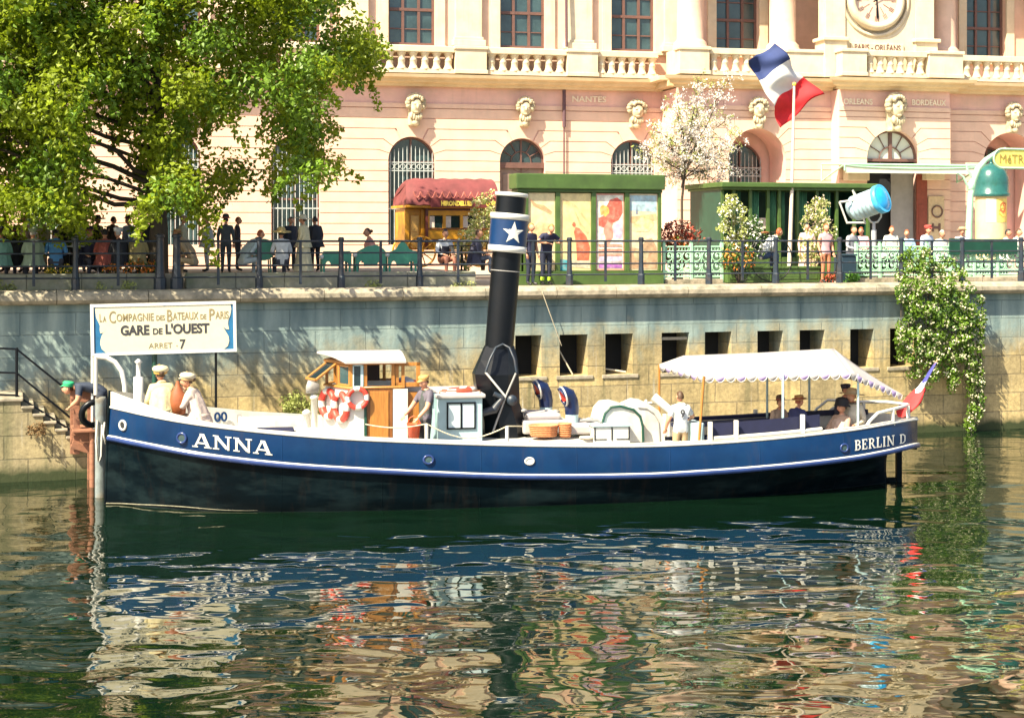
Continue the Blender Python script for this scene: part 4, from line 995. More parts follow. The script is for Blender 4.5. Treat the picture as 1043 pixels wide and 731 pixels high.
# ---- ventilators with navy cowls
def vent(px,ytop,ybase,t):
    x=bx(px,t); zb=T.z_(px,ybase,t)-.35; zt=T.z_(px,ytop,t); k=T.sc(px,t)
    mb=MB(); mb.lathe([(.15,0),(.15,zt-.62-zb)],(x,t,zb),16); o=mb.build('ventilator',M['palewood'],BOAT)
    z=zt-.62
    path=[(x,t,z-.02),(x+.0,t,z+.12),(x-.03,t-.0,z+.27),(x-.11,t-.02,z+.40),(x-.17,t-.03,z+.42),(x-.21,t-.03,z+.39)]
    mb=MB(); mb.tube(path,[.155,.165,.175,.195,.215,.22],18,caps=False); mb.build('cowl',cm((.006,.015,.06),.35),o)
    e=Vector((-.27,-.06,.36)); d=Vector((-.95,-.13,-.25)).normalized()
    Mx=Matrix.Translation(Vector((x-.205,t-.03,z+.385)))@d.to_track_quat('Z','Y').to_matrix().to_4x4()
    mb=MB(); mb.torus((0,0,0),.22,.022,22,6,M=Mx@Matrix.Rotation(PI/2,4,'X')); mb.build('cowl_rim',M['hullwhite'],o)
    mb=MB(); mb.lathe([(.215,0.0),(.15,-.10),(.001,-.16)],(0,0,0),18,M=Mx); mb.build('cowl_mouth',M['red'],o)
vent(556,386,424,.55); vent(582.5,393,432,-.2)
# ---- white canvas covers, engine hoods
xa,xb=bx(531,-.3),bx(577,-.3); z0=sheer(0)[0]+.06; z1=T.z_(550,421.5,-.3)
mb=MB(); mb.cbox(xa,xb,-.55,.55,z0,z1-.12,.05); mb.cbox(xa+.1,xb-.15,-.45,.5,z1-.119,z1+.02,.06); mb.cbox(bx(577,-.6),bx(612,-.6),-.8,.6,z0,T.z_(590,432,-.6),.05); mb.build('canvas_cover',M['cream'],BOAT)
def hood(pxs,t0,t1,name,m):
    P=[T.hit(a,b,t0) for a,b in pxs]; mb=MB(); n=len(P)
    vs=[(p.x,t0,p.z) for p in P]+[(p.x+.05,t1,p.z+.02) for p in P]
    mb.add(vs,[(i,i+n,i+1+n,i+1) for i in range(n-1)],0,True); mb.add(vs,[list(range(n)),list(range(2*n-1,n-1,-1))]); return mb.build(name,m,BOAT),P
o,P=hood([(612.5,450),(613,432),(616,421),(622,414.5),(632,413.5),(645,417),(652,424),(654.5,434),(655,450)],-.75,.6,'engine_hood',M['hullwhite'])
mb=MB(); mb.tube([(p.x,-.77,p.z) for p in P[1:]],.030,6); mb.build('hood_edge',M['dgreen'],o)
o,P=hood([(640,452),(641,428),(646,416),(655,412),(664,413),(671,418),(676,427),(677.5,452)],-.55,.8,'boiler_casing',M['hullwhite'])
mb=MB(); mb.tube([(p.x-.12,-.57,p.z-.06) for p in P[3:]],.012,5); mb.build('casing_seam',M['grey'],o)
xa,xb=bx(604.5,-1.15),bx(642,-1.15); z0,z1=sheer(1.5)[0]-.1,T.z_(620,434.5,-1.15); mb=MB(); mb.cbox(xa,xb,-1.15,-.78,z0,z1,.02); lk=mb.build('deck_locker',M['white'],BOAT)
mb=MB(); mb.cbox(xa-.03,xb+.03,-1.19,-.76,z1+.002,z1+.05,.012); mb.build('lid',M['palewood'],lk)
mb=MB()
for a in (xa+.03,(xa+xb)/2,xb-.03): mb.box(a-.013,a+.013,-1.165,-1.15,z0+.12,z1-.01)
mb.box(xa+.05,xa+.3,-1.165,-1.15,z0+.135,z0+.15); mb.box(xb-.32,xb-.05,-1.165,-1.15,z0+.135,z0+.15); mb.build('locker_frame',M['iron'],lk)
# cluttered valves and pipes on top of the hoods
mb=MB()
for px,py,r in ((634,410.5,.06),(640,412,.05),(646,409.5,.07),(652,411,.05),(658,408.5,.045)):
    p=T.hit(px,py,.0); mb.lathe([(r,-.14),(r,0),(r*.4,.04)],tuple(p),8)
mb.tube([T.hit(632,412.5,.0),T.hit(664,410,.0)],.03,6); mb.build('valve_gear',M['hullwhite'],BOAT)
mb=MB(); mb.tube([T.hit(665.5,403.5,-.55),T.hit(690,424,-.75)],[.10,.085],12); mb.build('tiller',M['white'],BOAT)
xa,xb=bx(704.5,-1.25),bx(717.5,-1.25); mb=MB(); mb.cbox(xa,xb,-1.25,-.5,sheer(4)[0]-.2,T.z_(710,431,-1.25),.02); mb.build('side_box',M['palewood'],BOAT)

# ---- awning: ridge, low eaves with a scalloped valance, long tail to the stern
g=lambda px,py,t:Vector(T.hit(px,py,t))
NF=g(717,383,-1.35); NA=g(866.5,379.5,-1.25); FFp=g(671.5,371,1.5); R0=g(697,362,.05); R1_=g(774,359,.0); R2_=g(849,354.8,.0); FA=Vector((NA.x-.02,1.3,NA.z)); TL=g(919,401.5,-.1)
def sheet(A,Bv,C,D,nu=14,nv=8,sag=.05):
    G=[]
    for j in range(nv+1):
        v=j/nv
        G.append([ (A.lerp(Bv,i/nu)).lerp(D.lerp(C,i/nu),v)-Vector((0,0,sag*math.sin(PI*v)*(.6+.4*math.cos(6*PI*i/nu)))) for i in range(nu+1)])
    return G
aw=MB()
def addgrid(G,mi=0):
    n=len(G[0]); vs=[p for r in G for p in r]; aw.add(vs,[(j*n+i,j*n+i+1,(j+1)*n+i+1,(j+1)*n+i) for j in range(len(G)-1) for i in range(n-1)],mi,True)
def ridge(u): 
    return R0.lerp(R1_,u*2) if u<.5 else R1_.lerp(R2_,u*2-1)
for sg,(a,b) in ((-1,(NF,NA)),(1,(FFp,FA))):
    G=[]
    for j in range(7):
        v=j/6; G.append([a.lerp(b,i/20).lerp(ridge(i/20),v)-Vector((0,0,.10*math.sin(PI*v)*(.55-.45*math.cos(8*PI*i/20))+.035*abs(math.sin(3*PI*i/20))*(1-v))) for i in range(21)])
    addgrid(G)
aw.add([NF,R0,FFp],[(0,1,2)]); 
for a in (NA,FA):
    G=[[a.lerp(R2_,v/5).lerp(TL,u/8)-Vector((0,0,.04*math.sin(PI*u/8))) for u in range(9)] for v in range(6)]; addgrid(G)
AW=aw.build('awning',M['cream'],BOAT)
md=AW.modifiers.new('cloth','SOLIDIFY'); md.thickness=.012
def valance(a,b,n,name='valance',h=.13,striped=True):
    mb=MB()
    for i in range(n):
        p=a.lerp(b,i/n); q=a.lerp(b,(i+1)/n); m=8; vs=[]
        for k in range(m+1):
            u=k/m; t_=p.lerp(q,u); vs+=[t_,t_-Vector((0,0,.02+h*math.sin(PI*u)**.6))]
        mb.add(vs,[(2*k,2*k+2,2*k+3,2*k+1) for k in range(m)],(i%2) if striped else 0,True)
        vs2=[(v[0],v[1]-.006,v[2]) for v in vs]
        mb.tube([vs[2*k+1] for k in range(m+1)],.009,4,mi=2)
    o=mb.build(name,[M['cream'],M['lilac'],M['white']],AW); md=o.modifiers.new('cloth','SOLIDIFY'); md.thickness=.008; return o
valance(NF+Vector((0,-.01,0)),NA+Vector((0,-.01,0)),14); valance(FFp,NF,7); valance(NA,TL,9); valance(FFp,FA,14)
mb=MB()
A,Bv=NA,R2_
for px,py,t,yb in ((671.5,371,1.5,425),(717,383,-1.35,448),(797.5,381,-1.3,441),(874,381,-1.0,433)):
    top_=g(px,py,t); z=sheer(top_.x)[0]-.25
    lean=.06 if px==717 else 0
    mb=MB(); mb.tube([(top_.x-lean*2.2,t,z),tuple(top_)],.03,8); mb.build('awning_pole',M['varnish'] if px in(671.5,717) else M['palewood'],AW)
for x,z in ((FA.x,FA.z),(bx(780,1.4),NF.z)):
    mb=MB(); mb.tube([(x,1.3,sheer(x)[0]-.2),(x,1.3,z)],.03,8); mb.build('awning_pole',M['palewood'],AW)

# ---- stern cockpit: side benches with navy backs, white posts and rails
for sg in (-1,1):
    xa,xb=bx(720,-1.3),bx(833,-1.3)
    P=[xa+(xb-xa)*i/8 for i in range(9)]
    mb=MB()
    vs=[]
    for x in P:
        zs_,b=sheer(x); y=sg*(b-.14); vs+=[(x,y,zs_+.08),(x,y-sg*.10,zs_+.08),(x,y-sg*.12,zs_+(.40 if sg<0 else .16)),(x,y-sg*.02,zs_+(.42 if sg<0 else .17))]
    fs=[(i*4+j,i*4+(j+1)%4,(i+1)*4+(j+1)%4,(i+1)*4+j) for i in range(8) for j in range(4)]+[(0,1,2,3),(35,34,33,32)]
    mb.add(vs,fs); bn=mb.build('bench_back',M['navy'],BOAT)
    mb=MB(); vs=[]
    for x in P:
        zs_,b=sheer(x); y=sg*(b-.24); vs+=[(x,y,zs_-.02),(x,y-sg*.45,zs_-.02),(x,y-sg*.45,zs_+.06),(x,y,zs_+.06)]
    mb.add(vs,fs); mb.build('bench_seat',M['navy'],bn)
    mb=MB(); 
    mb.tube([(x,sg*(sheer(x)[1]-.04),sheer(x)[0]+.10) for x in P],.045,8); bnr=mb.build('rail',M['white'],BOAT)
    for px in (721.5,748.5,819):
        x=bx(px,-1.7); zs_,b=sheer(x)
        if sg>0: zs_-=.22
        mb=MB(); mb.cbox(x-.045,x+.045,sg*(b-.04)-.045,sg*(b-.04)+.045,zs_-.05,zs_+.47,.01); mb.build('rail_post',M['white'],bnr)
xa=bx(836,-1.2)
mb=MB()
xs9=[bx(p,-1.0) for p in (836,850,865,880,893,905,914)]
for sg in (1,):
    vs=[]
    for x in xs9:
        zs_,b=sheer(x); y=sg*max(b-.12,.05); vs+=[(x,y,zs_+.02),(x,y-sg*.06,zs_+.02),(x,y-sg*.06,zs_+.15),(x,y,zs_+.15)]
    m=len(xs9); mb.add(vs,[(i*4+j,i*4+(j+1)%4,(i+1)*4+(j+1)%4,(i+1)*4+j) for i in range(m-1) for j in range(4)])
mb.build('stern_bench_back',M['navy'],BOAT)
near=[g(880,438,-1.25),g(886,428.5,-1.18),g(894,420.6,-1.1),g(910,416.6,-.85),g(921,413.6,-.5)]
tip=g(926.5,412.3,0.0)
near+= [tip]
far=[Vector((p.x,-p.y,p.z)) for p in near[::-1]]
mb=MB(); mb.tube(near+far[1:],.04,8); SR=mb.build('stern_rail',M['white'],BOAT)
for px,yy,t in ((909.5,417,-.86),(925,413,-.25)):
    p=g(px,yy,t); mb=MB(); mb.tube([(p.x,p.y,sheer(p.x)[0]-.1),tuple(p)],.05,8); mb.build('stanchion',M['white'],SR)
    if t<-.5: mb=MB(); mb.tube([(p.x,-p.y,sheer(p.x)[0]-.1),(p.x,-p.y,p.z)],.05,8); mb.build('stanchion',M['white'],SR)
# grab rails around the seats further forward
q=[g(824,427,1.55),g(832,416,1.5),g(843,407.5,1.4)]; mb=MB(); mb.tube(q+[Vector((far[0].x-1.2,far[3].y+.2,q[-1].z)),far[3]],.032,8); mb.build('grab_rail',M['white'],BOAT)
# low rope rail with stanchions amidships
ropes=[]
for px,yt in ((434.5,431.5),(516.5,434)):
    p=g(px,yt,-1.85); mb=MB(); mb.tube([(p.x,p.y,sheer(p.x)[0]-.1),tuple(p)],.04,8); mb.build('stanchion',M['white'],BOAT); ropes.append(p)
mb=MB(); a,b=ropes; st=g(372,432,-1.75)
mb.tube([st]+[st.lerp(a,i/8)-Vector((0,0,.08*math.sin(PI*i/8))) for i in range(1,8)]+[a]+[a.lerp(b,i/10)-Vector((0,0,.28*math.sin(PI*i/10))) for i in range(1,10)]+[b,g(532,434,-1.2)],.014,5); mb.build('guard_rope',M['rope'],BOAT)
# small fittings: cabin roof grab rail, mushroom vents, pipe, lantern
mb=MB(); y=-.92; xs_=[bx(p,y) for p in (448,460,475,489)]; zz_=z1_c+.16
mb.tube([(xs_[0],y,zz_-.06)]+[(x,y,zz_) for x in xs_]+[(xs_[-1],y,zz_-.06)],.014,5); mb.build('grab_rail',M['varnishd'],cab)
for px,py,t in ((533,422.5,-.2),(566,423.5,.1),(600,431.5,-.3),(590,432,.2)):
    p=T.hit(px,py,t); mb=MB(); mb.lathe([(.045,-.08),(.045,.07),(.10,.08),(.09,.12),(.02,.15)],tuple(p),10); mb.build('mushroom_vent',M['grey'],BOAT)
p=T.hit(598,443,-1.0); mb=MB()
for q in range(4): mb.torus((0,0,0),.16-.02*q,.022,16,5,M=Matrix.Translation((0,0,0))@Matrix.Rotation(PI/2,4,'X'))
mb.v=[(v[0]+p.x,v[1]+p.y,v[2]+p.z-.05) for v in mb.v]; mb.build('rope_coil',M['rope'],BOAT)
mb=MB(); a=T.hit(613,447,-1.0); mb.tube([a,a+Vector((.0,0,.35)),a+Vector((-.1,0,.42)),a+Vector((-.5,0,.42))],.03,6); mb.build('steam_pipe',M['grey'],BOAT)
# flagstaff at the stern
FS0=g(924,417,0); FS1=g(955,366,0.3); mb=MB(); mb.tube([FS0-Vector((.06,0,.25)),FS1],[.03,.022],8); mb.build('flagstaff',M['varnish'],BOAT)

# ================================================================ people
POSE={}
def base_pose():
    return dict(pel=(0,0,.95),sp=(0,.01,1.12),ch=(0,.0,1.32),nk=(0,.01,1.49),hb=(0,-.005,1.56),
        shL=(.18,.01,1.415),elL=(.24,.03,1.14),wrL=(.235,-.07,.90),shR=(-.18,.01,1.415),elR=(-.24,.03,1.14),wrR=(-.235,-.07,.90),
        hiL=(.095,0,.90),knL=(.10,-.02,.50),anL=(.105,.02,.09),toL=(.125,-.15,.035),hiR=(-.095,0,.90),knR=(-.10,-.02,.50),anR=(-.105,.02,.09),toR=(-.125,-.15,.035))
def sit_pose(lean=.06):
    d=base_pose()
    dz_=-.48
    for k in ('pel','sp','ch','nk','hb','shL','shR','elL','elR','wrL','wrR','hiL','hiR'): d[k]=(d[k][0],d[k][1],d[k][2]+dz_)
    f=lambda z: -lean*(z-.47)
    for k in ('sp','ch','nk','hb','shL','shR'): d[k]=(d[k][0],d[k][1]+f(d[k][2])*2,d[k][2])
    d.update(elL=(.26,-.08,.66),wrL=(.16,-.30,.60),elR=(-.26,-.08,.66),wrR=(-.16,-.30,.60))
    for s,q in (('L',1),('R',-1)): d['kn'+s]=(q*.13,-.44,.50); d['an'+s]=(q*.13,-.42,.09); d['to'+s]=(q*.15,-.60,.035)
    return d
RAD=dict(pel=(.155,.115),sp=(.14,.105),ch=(.165,.115),nk=(.06,.06),hb=(.052,.052),shL=(.075,.075),shR=(.075,.075),elL=(.047,.047),elR=(.047,.047),wrL=(.032,.03),wrR=(.032,.03),
    hiL=(.095,.095),hiR=(.095,.095),knL=(.062,.062),knR=(.062,.062),anL=(.042,.045),anR=(.042,.045),toL=(.04,.03),toR=(.04,.03))
BON=[('pel','sp'),('sp','ch'),('ch','nk'),('nk','hb'),('ch','shL'),('shL','elL'),('elL','wrL'),('ch','shR'),('shR','elR'),('elR','wrR'),('pel','hiL'),('hiL','knL'),('knL','anL'),('anL','toL'),('pel','hiR'),('hiR','knR'),('knR','anR'),('anR','toR')]
def skin_body(J,rad,k):
    names=list(J); me=bpy.data.meshes.new('b'); me.from_pydata([J[n] for n in names],[(names.index(a),names.index(b)) for a,b in BON],[])
    o=bpy.data.objects.new('b',me); COL.objects.link(o)
    o.modifiers.new('skin','SKIN'); ss=o.modifiers.new('sub','SUBSURF'); ss.levels=2; ss.render_levels=2
    for i,n in enumerate(names):
        sv=me.skin_vertices[0].data[i]; r=rad[n]; sv.radius=(r[0]*k,r[1]*k); sv.use_root=(n=='pel')
    dg=bpy.context.evaluated_depsgraph_get(); e=bpy.data.meshes.new_from_object(o.evaluated_get(dg))
    vs=[v.co.copy() for v in e.vertices]; fs=[list(p.vertices) for p in e.polygons]
    bpy.data.objects.remove(o); bpy.data.meshes.remove(me); bpy.data.meshes.remove(e)
    return vs,fs
def segd(p,a,b):
    ab=b-a; t=max(0,min(1,(p-a).dot(ab)/ab.length_squared)); return (p-(a+ab*t)).length,t
def hand(mb,wr,el,mi,side,curl=.5):
    d=(wr-el).normalized(); up=Vector((0,0,1))
    sx=Vector((side,0,0)); n=d.cross(sx)
    if n.length<.2: n=d.cross(Vector((0,-1,0)))
    n.normalize(); w_=n.cross(d).normalized()
    c=wr+d*.05
    Mx=Matrix((w_.to_4d(),n.to_4d(),d.to_4d(),(0,0,0,1))).transposed(); Mx.translation=c
    for r in range(3): Mx[3][r]=0
    Mx[0][3],Mx[1][3],Mx[2][3]=c; Mx[3][3]=1
    mb.sph((0,0,0),(.042,.018,.058),8,mi,M=Mx)
    for i,l in enumerate((.062,.072,.068,.052)):
        x=(i-1.5)*.021
        p=[Vector((x,0,.035)),Vector((x*1.05,.004,.035+l*.5)),Vector((x*1.05,.004+l*.45*curl,.035+l*.5+l*.5*(1-curl*.6)))]
        mb.tube([Mx@q for q in p],[.0095,.009,.007],5,mi)
    p=[Vector((-.034,.0,-.02)),Vector((-.058,.01,.015)),Vector((-.055,.022,.045))]
    mb.tube([Mx@q for q in p],[.012,.011,.008],5,mi)
SK=[M['skin'],cm((.60,.33,.21),.55),cm((.48,.22,.13),.55)]
HAIR={'brown':(.07,.035,.015),'black':(.012,.010,.010),'red':(.30,.07,.02),'grey':(.40,.38,.35),'blond':(.30,.17,.05)}
class Body: pass
def person(label,loc,rz=0,pose=None,shirt=(.3,.3,.3),legs=(.05,.05,.07),shoes=(.02,.02,.02),hair='brown',hat=None,hatcol=(.5,.45,.35),sleeve='long',scale=1.0,group=None,skin=0,slim=1.0,
           yaw=0,pitch=0,skirt=None,vest=None,number=None,coat=None,bun=False,ankle=None,band=(.3,.05,.03),short=False):
    J={k:Vector(v) for k,v in (pose or base_pose()).items()}
    dim=lambda c: tuple(q*.78 for q in c) if c and max(c)>.45 else c
    shirt,legs,coat,hatcol=dim(shirt),dim(legs),dim(coat),dim(hatcol)
    if skirt: skirt=(dim(skirt[0]),skirt[1])
    rad=dict(RAD)
    slim*=1.12
    vs,fs=skin_body(J,rad,slim)
    t=thing('person',label,'person',loc,rz,group); t.scale=(scale,)*3
    mats=[SK[skin],cm(shirt),cm(legs),cm(shoes,.4),cm(vest or (.03,.03,.05)),cm((.03,.02,.02),.3),cm(ankle or (.6,.8,.1)),cm((.45,.10,.08))]
    kind={}
    for a,b in BON:
        if (a,b)==('nk','hb'): m=0
        elif b[:2] in('el',) : m=1
        elif b[:2]=='wr': m=1 if sleeve=='long' else 0
        elif b[:2] in('hi','kn','an'): m=2
        elif b[:2]=='to': m=3
        else: m=1
        kind[(a,b)]=m
    mb=MB(); o=len(mb.v); mb.v+=[tuple(v) for v in vs]
    for f in fs:
        c=sum((vs[i] for i in f),Vector())/len(f); best=None
        for (a,b) in BON:
            d,tt=segd(c,J[a],J[b]); d=d/(sum(rad[a])*(1-tt)/2+sum(rad[b])*tt/2)
            if best is None or d<best[0]: best=(d,kind[(a,b)],a,b,tt)
        m=best[1]
        if sleeve=='none' and best[3][:2]=='el' and best[4]>.2: m=0
        if J['pel'].z>.8 and best[1] in(1,2) and best[3][:2] in('hi','kn','sp') : m=1 if c.z>J['pel'].z-.07 else 2
        if sleeve=='short' and best[3][:2]=='el' and best[4]>.65: m=0
        if best[3][:2]=='wr' and best[4]>.93: m=0
        if vest and m==1 and best[3] in('sp','ch','nk') : m=4
        if ankle and best[3][:2]=='an' and .62<best[4]<.85: m=6
        if short and best[3][:2]=='an': m=0
        mb.f.append(f); mb.m.append(m); mb.sm.append(True)
    for s,q in (('L',1),('R',-1)): hand(mb,J['wr'+s],J['el'+s],0,q)
    # head
    up=(J['hb']-J['nk']).normalized(); hc=J['hb']+up*.10
    Mh=Matrix.Translation(hc)@Matrix.Rotation(yaw,4,'Z')@Matrix.Rotation(pitch,4,'X')
    n=14; m_=10; hv=[];hf=[]
    for i in range(m_+1):
        ph=PI*i/m_; z=-math.cos(ph)
        for j in range(n):
            th=2*PI*j/n; x,y=math.sin(ph)*math.cos(th),math.sin(ph)*math.sin(th)
            k=1-.22*max(0,-z)**1.3; yy=y*.098*k; xx=x*.077*k
            if y<0 and z<-.3: yy-=.012*(-z)
            if y<-.6 and abs(x)<.3 and -.35<z<.15: yy-=.022
            hv.append(Mh@Vector((xx,yy-.008,z*.12)))
    for i in range(m_):
        for j in range(n): hf.append((i*n+j,i*n+(j+1)%n,(i+1)*n+(j+1)%n,(i+1)*n+j))
    mb.add(hv,hf,0,True)
    for q in (-1,1):
        mb.sph((0,0,0),(.014,.008,.008),6,5,M=Mh@Matrix.Translation((q*.03,-.094,.012))); mb.sph((0,0,0),(.010,.022,.032),6,0,M=Mh@Matrix.Translation((q*.077,.005,-.005)))
    mb.sph((0,0,0),(.024,.006,.007),6,7,M=Mh@Matrix.Translation((0,-.096,-.062)))
    mb.build('body',mats,t)
    hm=cm(HAIR[hair],.6,scale=40)
    h=MB(); hv2=[];n=14
    def keep(x,y,z): return (z>.42) or (y>.05 and z>-.55) or (y>-.28 and z>.0)
    idx={}
    vv=[]
    for i in range(m_+1):
        ph=PI*i/m_; z=-math.cos(ph)
        for j in range(n):
            th=2*PI*j/n; x,y=math.sin(ph)*math.cos(th),math.sin(ph)*math.sin(th); w_=1+rnd.uniform(-.03,.03)
            vv.append((x,y,z,Mh@Vector((x*.087*w_,y*.108*w_+.002,z*.132*w_+.002))))
    ff=[f for f in hf if all(keep(*vv[q][:3]) for q in f)]
    h.add([q[3] for q in vv],ff,0,True)
    if bun: h.sph((0,0,0),(.05,.05,.05),8,0,M=Mh@Matrix.Translation((0,.12,.04)))
    h.build('hair',hm,t)
    if hat:
        Ht=Mh@Matrix.Translation((0,.01,.055))@Matrix.Rotation(R(-6),4,'X'); hb=MB()
        P={'bowler':[(.15,.005),(.155,.015),(.105,.012),(.108,.06),(.09,.12),(.05,.145),(.001,.15)],
           'boater':[(.17,.0),(.17,.012),(.105,.012),(.105,.085),(.001,.09)],
           'wide':[(.275,-.01),(.255,.01),(.12,.012),(.115,.08),(.08,.125),(.001,.135)],
           'cloche':[(.185,-.03),(.175,-.01),(.13,.02),(.135,.09),(.10,.15),(.001,.165)],
           'beret':[(.112,-.015),(.12,.005),(.15,.03),(.155,.06),(.13,.095),(.07,.115),(.001,.12)],
           'cap':[(.105,-.005),(.112,.03),(.128,.075),(.10,.105),(.001,.115)]}[hat]
        hb.lathe(P,(0,0,0),18,0,M=Ht)
        if hat in('boater','wide','bowler'): hb.lathe([(P[3][0]+.003,.014),(P[3][0]+.003,.045)],(0,0,0),18,1,M=Ht)
        if hat=='beret': hb.lathe([(.122,-.03),(.128,.004)],(0,0,0),18,1,M=Ht); hb.sph((.02,-.02,.125),(.025,.025,.012),6,1,M=Ht)
        if hat in('cap','beret'): hb.add([Ht@Vector(p) for p in ((-.075,-.07,.0),(-.05,-.15,-.012),(0,-.172,-.016),(.05,-.15,-.012),(.075,-.07,.0),(.06,-.09,.02),(0,-.11,.024),(-.06,-.09,.02))],[(0,1,2,3,4),(4,3,2,1,0),(0,4,5,6,7),(0,1,2,3,4,5,6,7)] if False else [(0,1,2,6,7),(2,3,4,5,6)],0)
        hb.build('hat',[cm(hatcol,.7),cm(band,.6)],t)
    if skirt:
        col,ln=skirt; sb=MB()
        if J['knL'].y<-.3:   # seated: cloth over the thighs and down to the shins
            rings=[((0,.06,J['pel'].z+.10),.19,.15),((0,-.02,J['pel'].z+.02),.235,.20),((0,-.18,J['pel'].z-.02),.25,.25),((0,-.32,.40),.26,.24),((0,-.40,.24),.28,.19),((0,-.42,ln),.31,.20)]
        else:
            z0=J['pel'].z+.14; rings=[((0,.01,z0),.155,.125),((0,.01,z0-.14),.20,.17),((0,.0,z0-.45),.24,.22),((0,0,z0-.8),.29,.27),((0,0,ln),.35,.33)]
        n=28; vs=[]
        for k,(c,a,b) in enumerate(rings):
            for j in range(n):
                th=2*PI*j/n; fold=1+.07*math.sin(th*7+k*.3)*k/len(rings); vs.append((c[0]+a*fold*math.cos(th),c[1]+b*fold*math.sin(th),c[2]))
        sb.add(vs,[(i*n+j,i*n+(j+1)%n,(i+1)*n+(j+1)%n,(i+1)*n+j) for i in range(len(rings)-1) for j in range(n)]+[list(range(n))],0,True)
        sb.build('skirt',cm(col),t)
    if not coat and sleeve=='long' and not vest and rnd.random()<.8 and not number and (J['nk']-J['pel']).y>-.14: coat=shirt
    if coat:
        # loose coat from the collar down over the hips, in soft folds
        ax=[J['nk']+Vector((0,0,.0)),J['nk'].lerp(J['ch'],.45),J['ch'],J['sp'],J['pel'],J['pel']+Vector((0,-.02,-.16))]
        rr_=[(.075,.07),(.215,.12),(.225,.165),(.215,.175),(.245,.205),(.30,.26)]; n=32; vs=[]; cb=MB()
        for k,(c,(a,b)) in enumerate(zip(ax,rr_)):
            for j in range(n):
                th=2*PI*j/n; fo=1+(.015+.024*k)*math.sin(th*8+k*.7+math.sin(th*3))
                vs.append(c+Vector((a*fo*math.cos(th),b*fo*math.sin(th)+.01,.0)))
        cb.add(vs,[(i*n+j,i*n+(j+1)%n,(i+1)*n+(j+1)%n,(i+1)*n+j) for i in range(len(ax)-1) for j in range(n)],0,True); cb.build('coat',cm(coat,scale=14,bump=.3),t)
    if number:
        nb=MB(); vs,fs=text_mesh(number,.24,ext=.004,bold=.006)
        a=(J['ch']+J['sp'])/2; nb.add([Vector((-v.x,-v.y+a.y+.135,v.z+a.z+.0)) for v in vs],fs); nb.build('shirt_number',cm((.05,.05,.06)),t)
    return t
def mod(p,**k): p=dict(p); p.update(k); return p
def QP(px,t,z): return Q.at(px,t,z)
SITB=PI      # back to the camera
qa=Q.a
# ---- people on the tug
def TB(px,t,z): return T.at(px,t,z)
ta=T.a
s0=sheer(-7)[0]
ladyA=mod(sit_pose(.1),elL=(.34,-.10,.84),wrL=(.40,-.26,.98))
z1=T.z_(165,425,-.75)-.47
person('woman in a pale yellow coat and cream cap sitting turned away on the bow',TB(165,-.62,z1),ta+PI+.25,mod(sit_pose(.08),elR=(-.34,-.06,.74),wrR=(-.44,-.2,.86)),shirt=(.70,.60,.32),legs=(.6,.5,.3),hair='brown',bun=True,hat='beret',hatcol=(.70,.60,.36),band=(.55,.30,.06),skirt=((.70,.60,.32),.30),scale=1.16,slim=1.1,coat=(.70,.60,.34))
z1=T.z_(200,430,-.75)-.47
person('woman in a pinkish beige coat and white beret sitting sideways near the bow',TB(203,-.62,z1),ta-PI/2-.35,mod(sit_pose(.16),elL=(.27,-.22,.70),wrL=(.12,-.40,.74),elR=(-.27,-.22,.70),wrR=(-.1,-.40,.72)),shirt=(.66,.53,.44),legs=(.6,.45,.35),hair='brown',bun=True,hat='beret',hatcol=(.66,.58,.42),band=(.40,.26,.12),skirt=((.66,.52,.44),.25),scale=1.14,slim=1.1,yaw=.3,coat=(.66,.53,.45))
# brown bag between them
mb=MB(); p=T.hit(181,405,-.7); mb.lathe([(.02,-.38),(.17,-.34),(.19,-.1),(.14,.12),(.06,.24),(.03,.36)],(0,0,0),14,sy=.6); o=mb.build('instrument_case',cm((.26,.07,.02),.5)); o.location=T.w(p); tag(o,'reddish brown pear shaped case standing between the two women on the bow','case')
# white carved post at the bow rail
zd_=dz(-4)+.0
stand=base_pose()
z1=T.z_(430,447,-1.2)-.42
person('man in a dark waistcoat standing beside the wheelhouse with a red bucket',TB(433,-1.35,z1),ta-PI/2+.5,mod(stand,elR=(-.30,-.12,1.14),wrR=(-.30,-.33,.95),elL=(.24,-.12,1.14),wrL=(.18,-.32,.93)),shirt=(.10,.085,.11),vest=(.045,.055,.052),legs=(.03,.032,.035),sleeve='short',hair='black',hat='cap',hatcol=(.45,.25,.08),scale=1.0,pitch=.25)
p=T.hit(421.5,438,-1.45); mb=MB(); mb.lathe([(.001,-.16),(.11,-.16),(.15,.14),(.16,.15),(.14,.145),(.10,-.13)],(0,0,0),14); mb.tube([(-.15,0,.13),(-.08,0,.27),(0,0,.31),(.08,0,.27),(.15,0,.13)],.01,5)
o=mb.build('bucket',cm((.75,.10,.03),.4)); o.location=T.w(p); tag(o,'orange red bucket held low by the man at the wheelhouse door','bucket')
z1=T.z_(692,452,-1.1)-.60
person('man in a white t-shirt with the number 9 standing under the awning front',TB(693,-1.15,z1),ta+PI+.1,mod(stand,elL=(.30,.02,1.15),wrL=(.30,-.14,.93),elR=(-.33,-.06,1.2),wrR=(-.36,-.30,1.12)),shirt=(.72,.76,.78),legs=(.50,.36,.20),sleeve='short',hair='brown',scale=1.0,number='9')
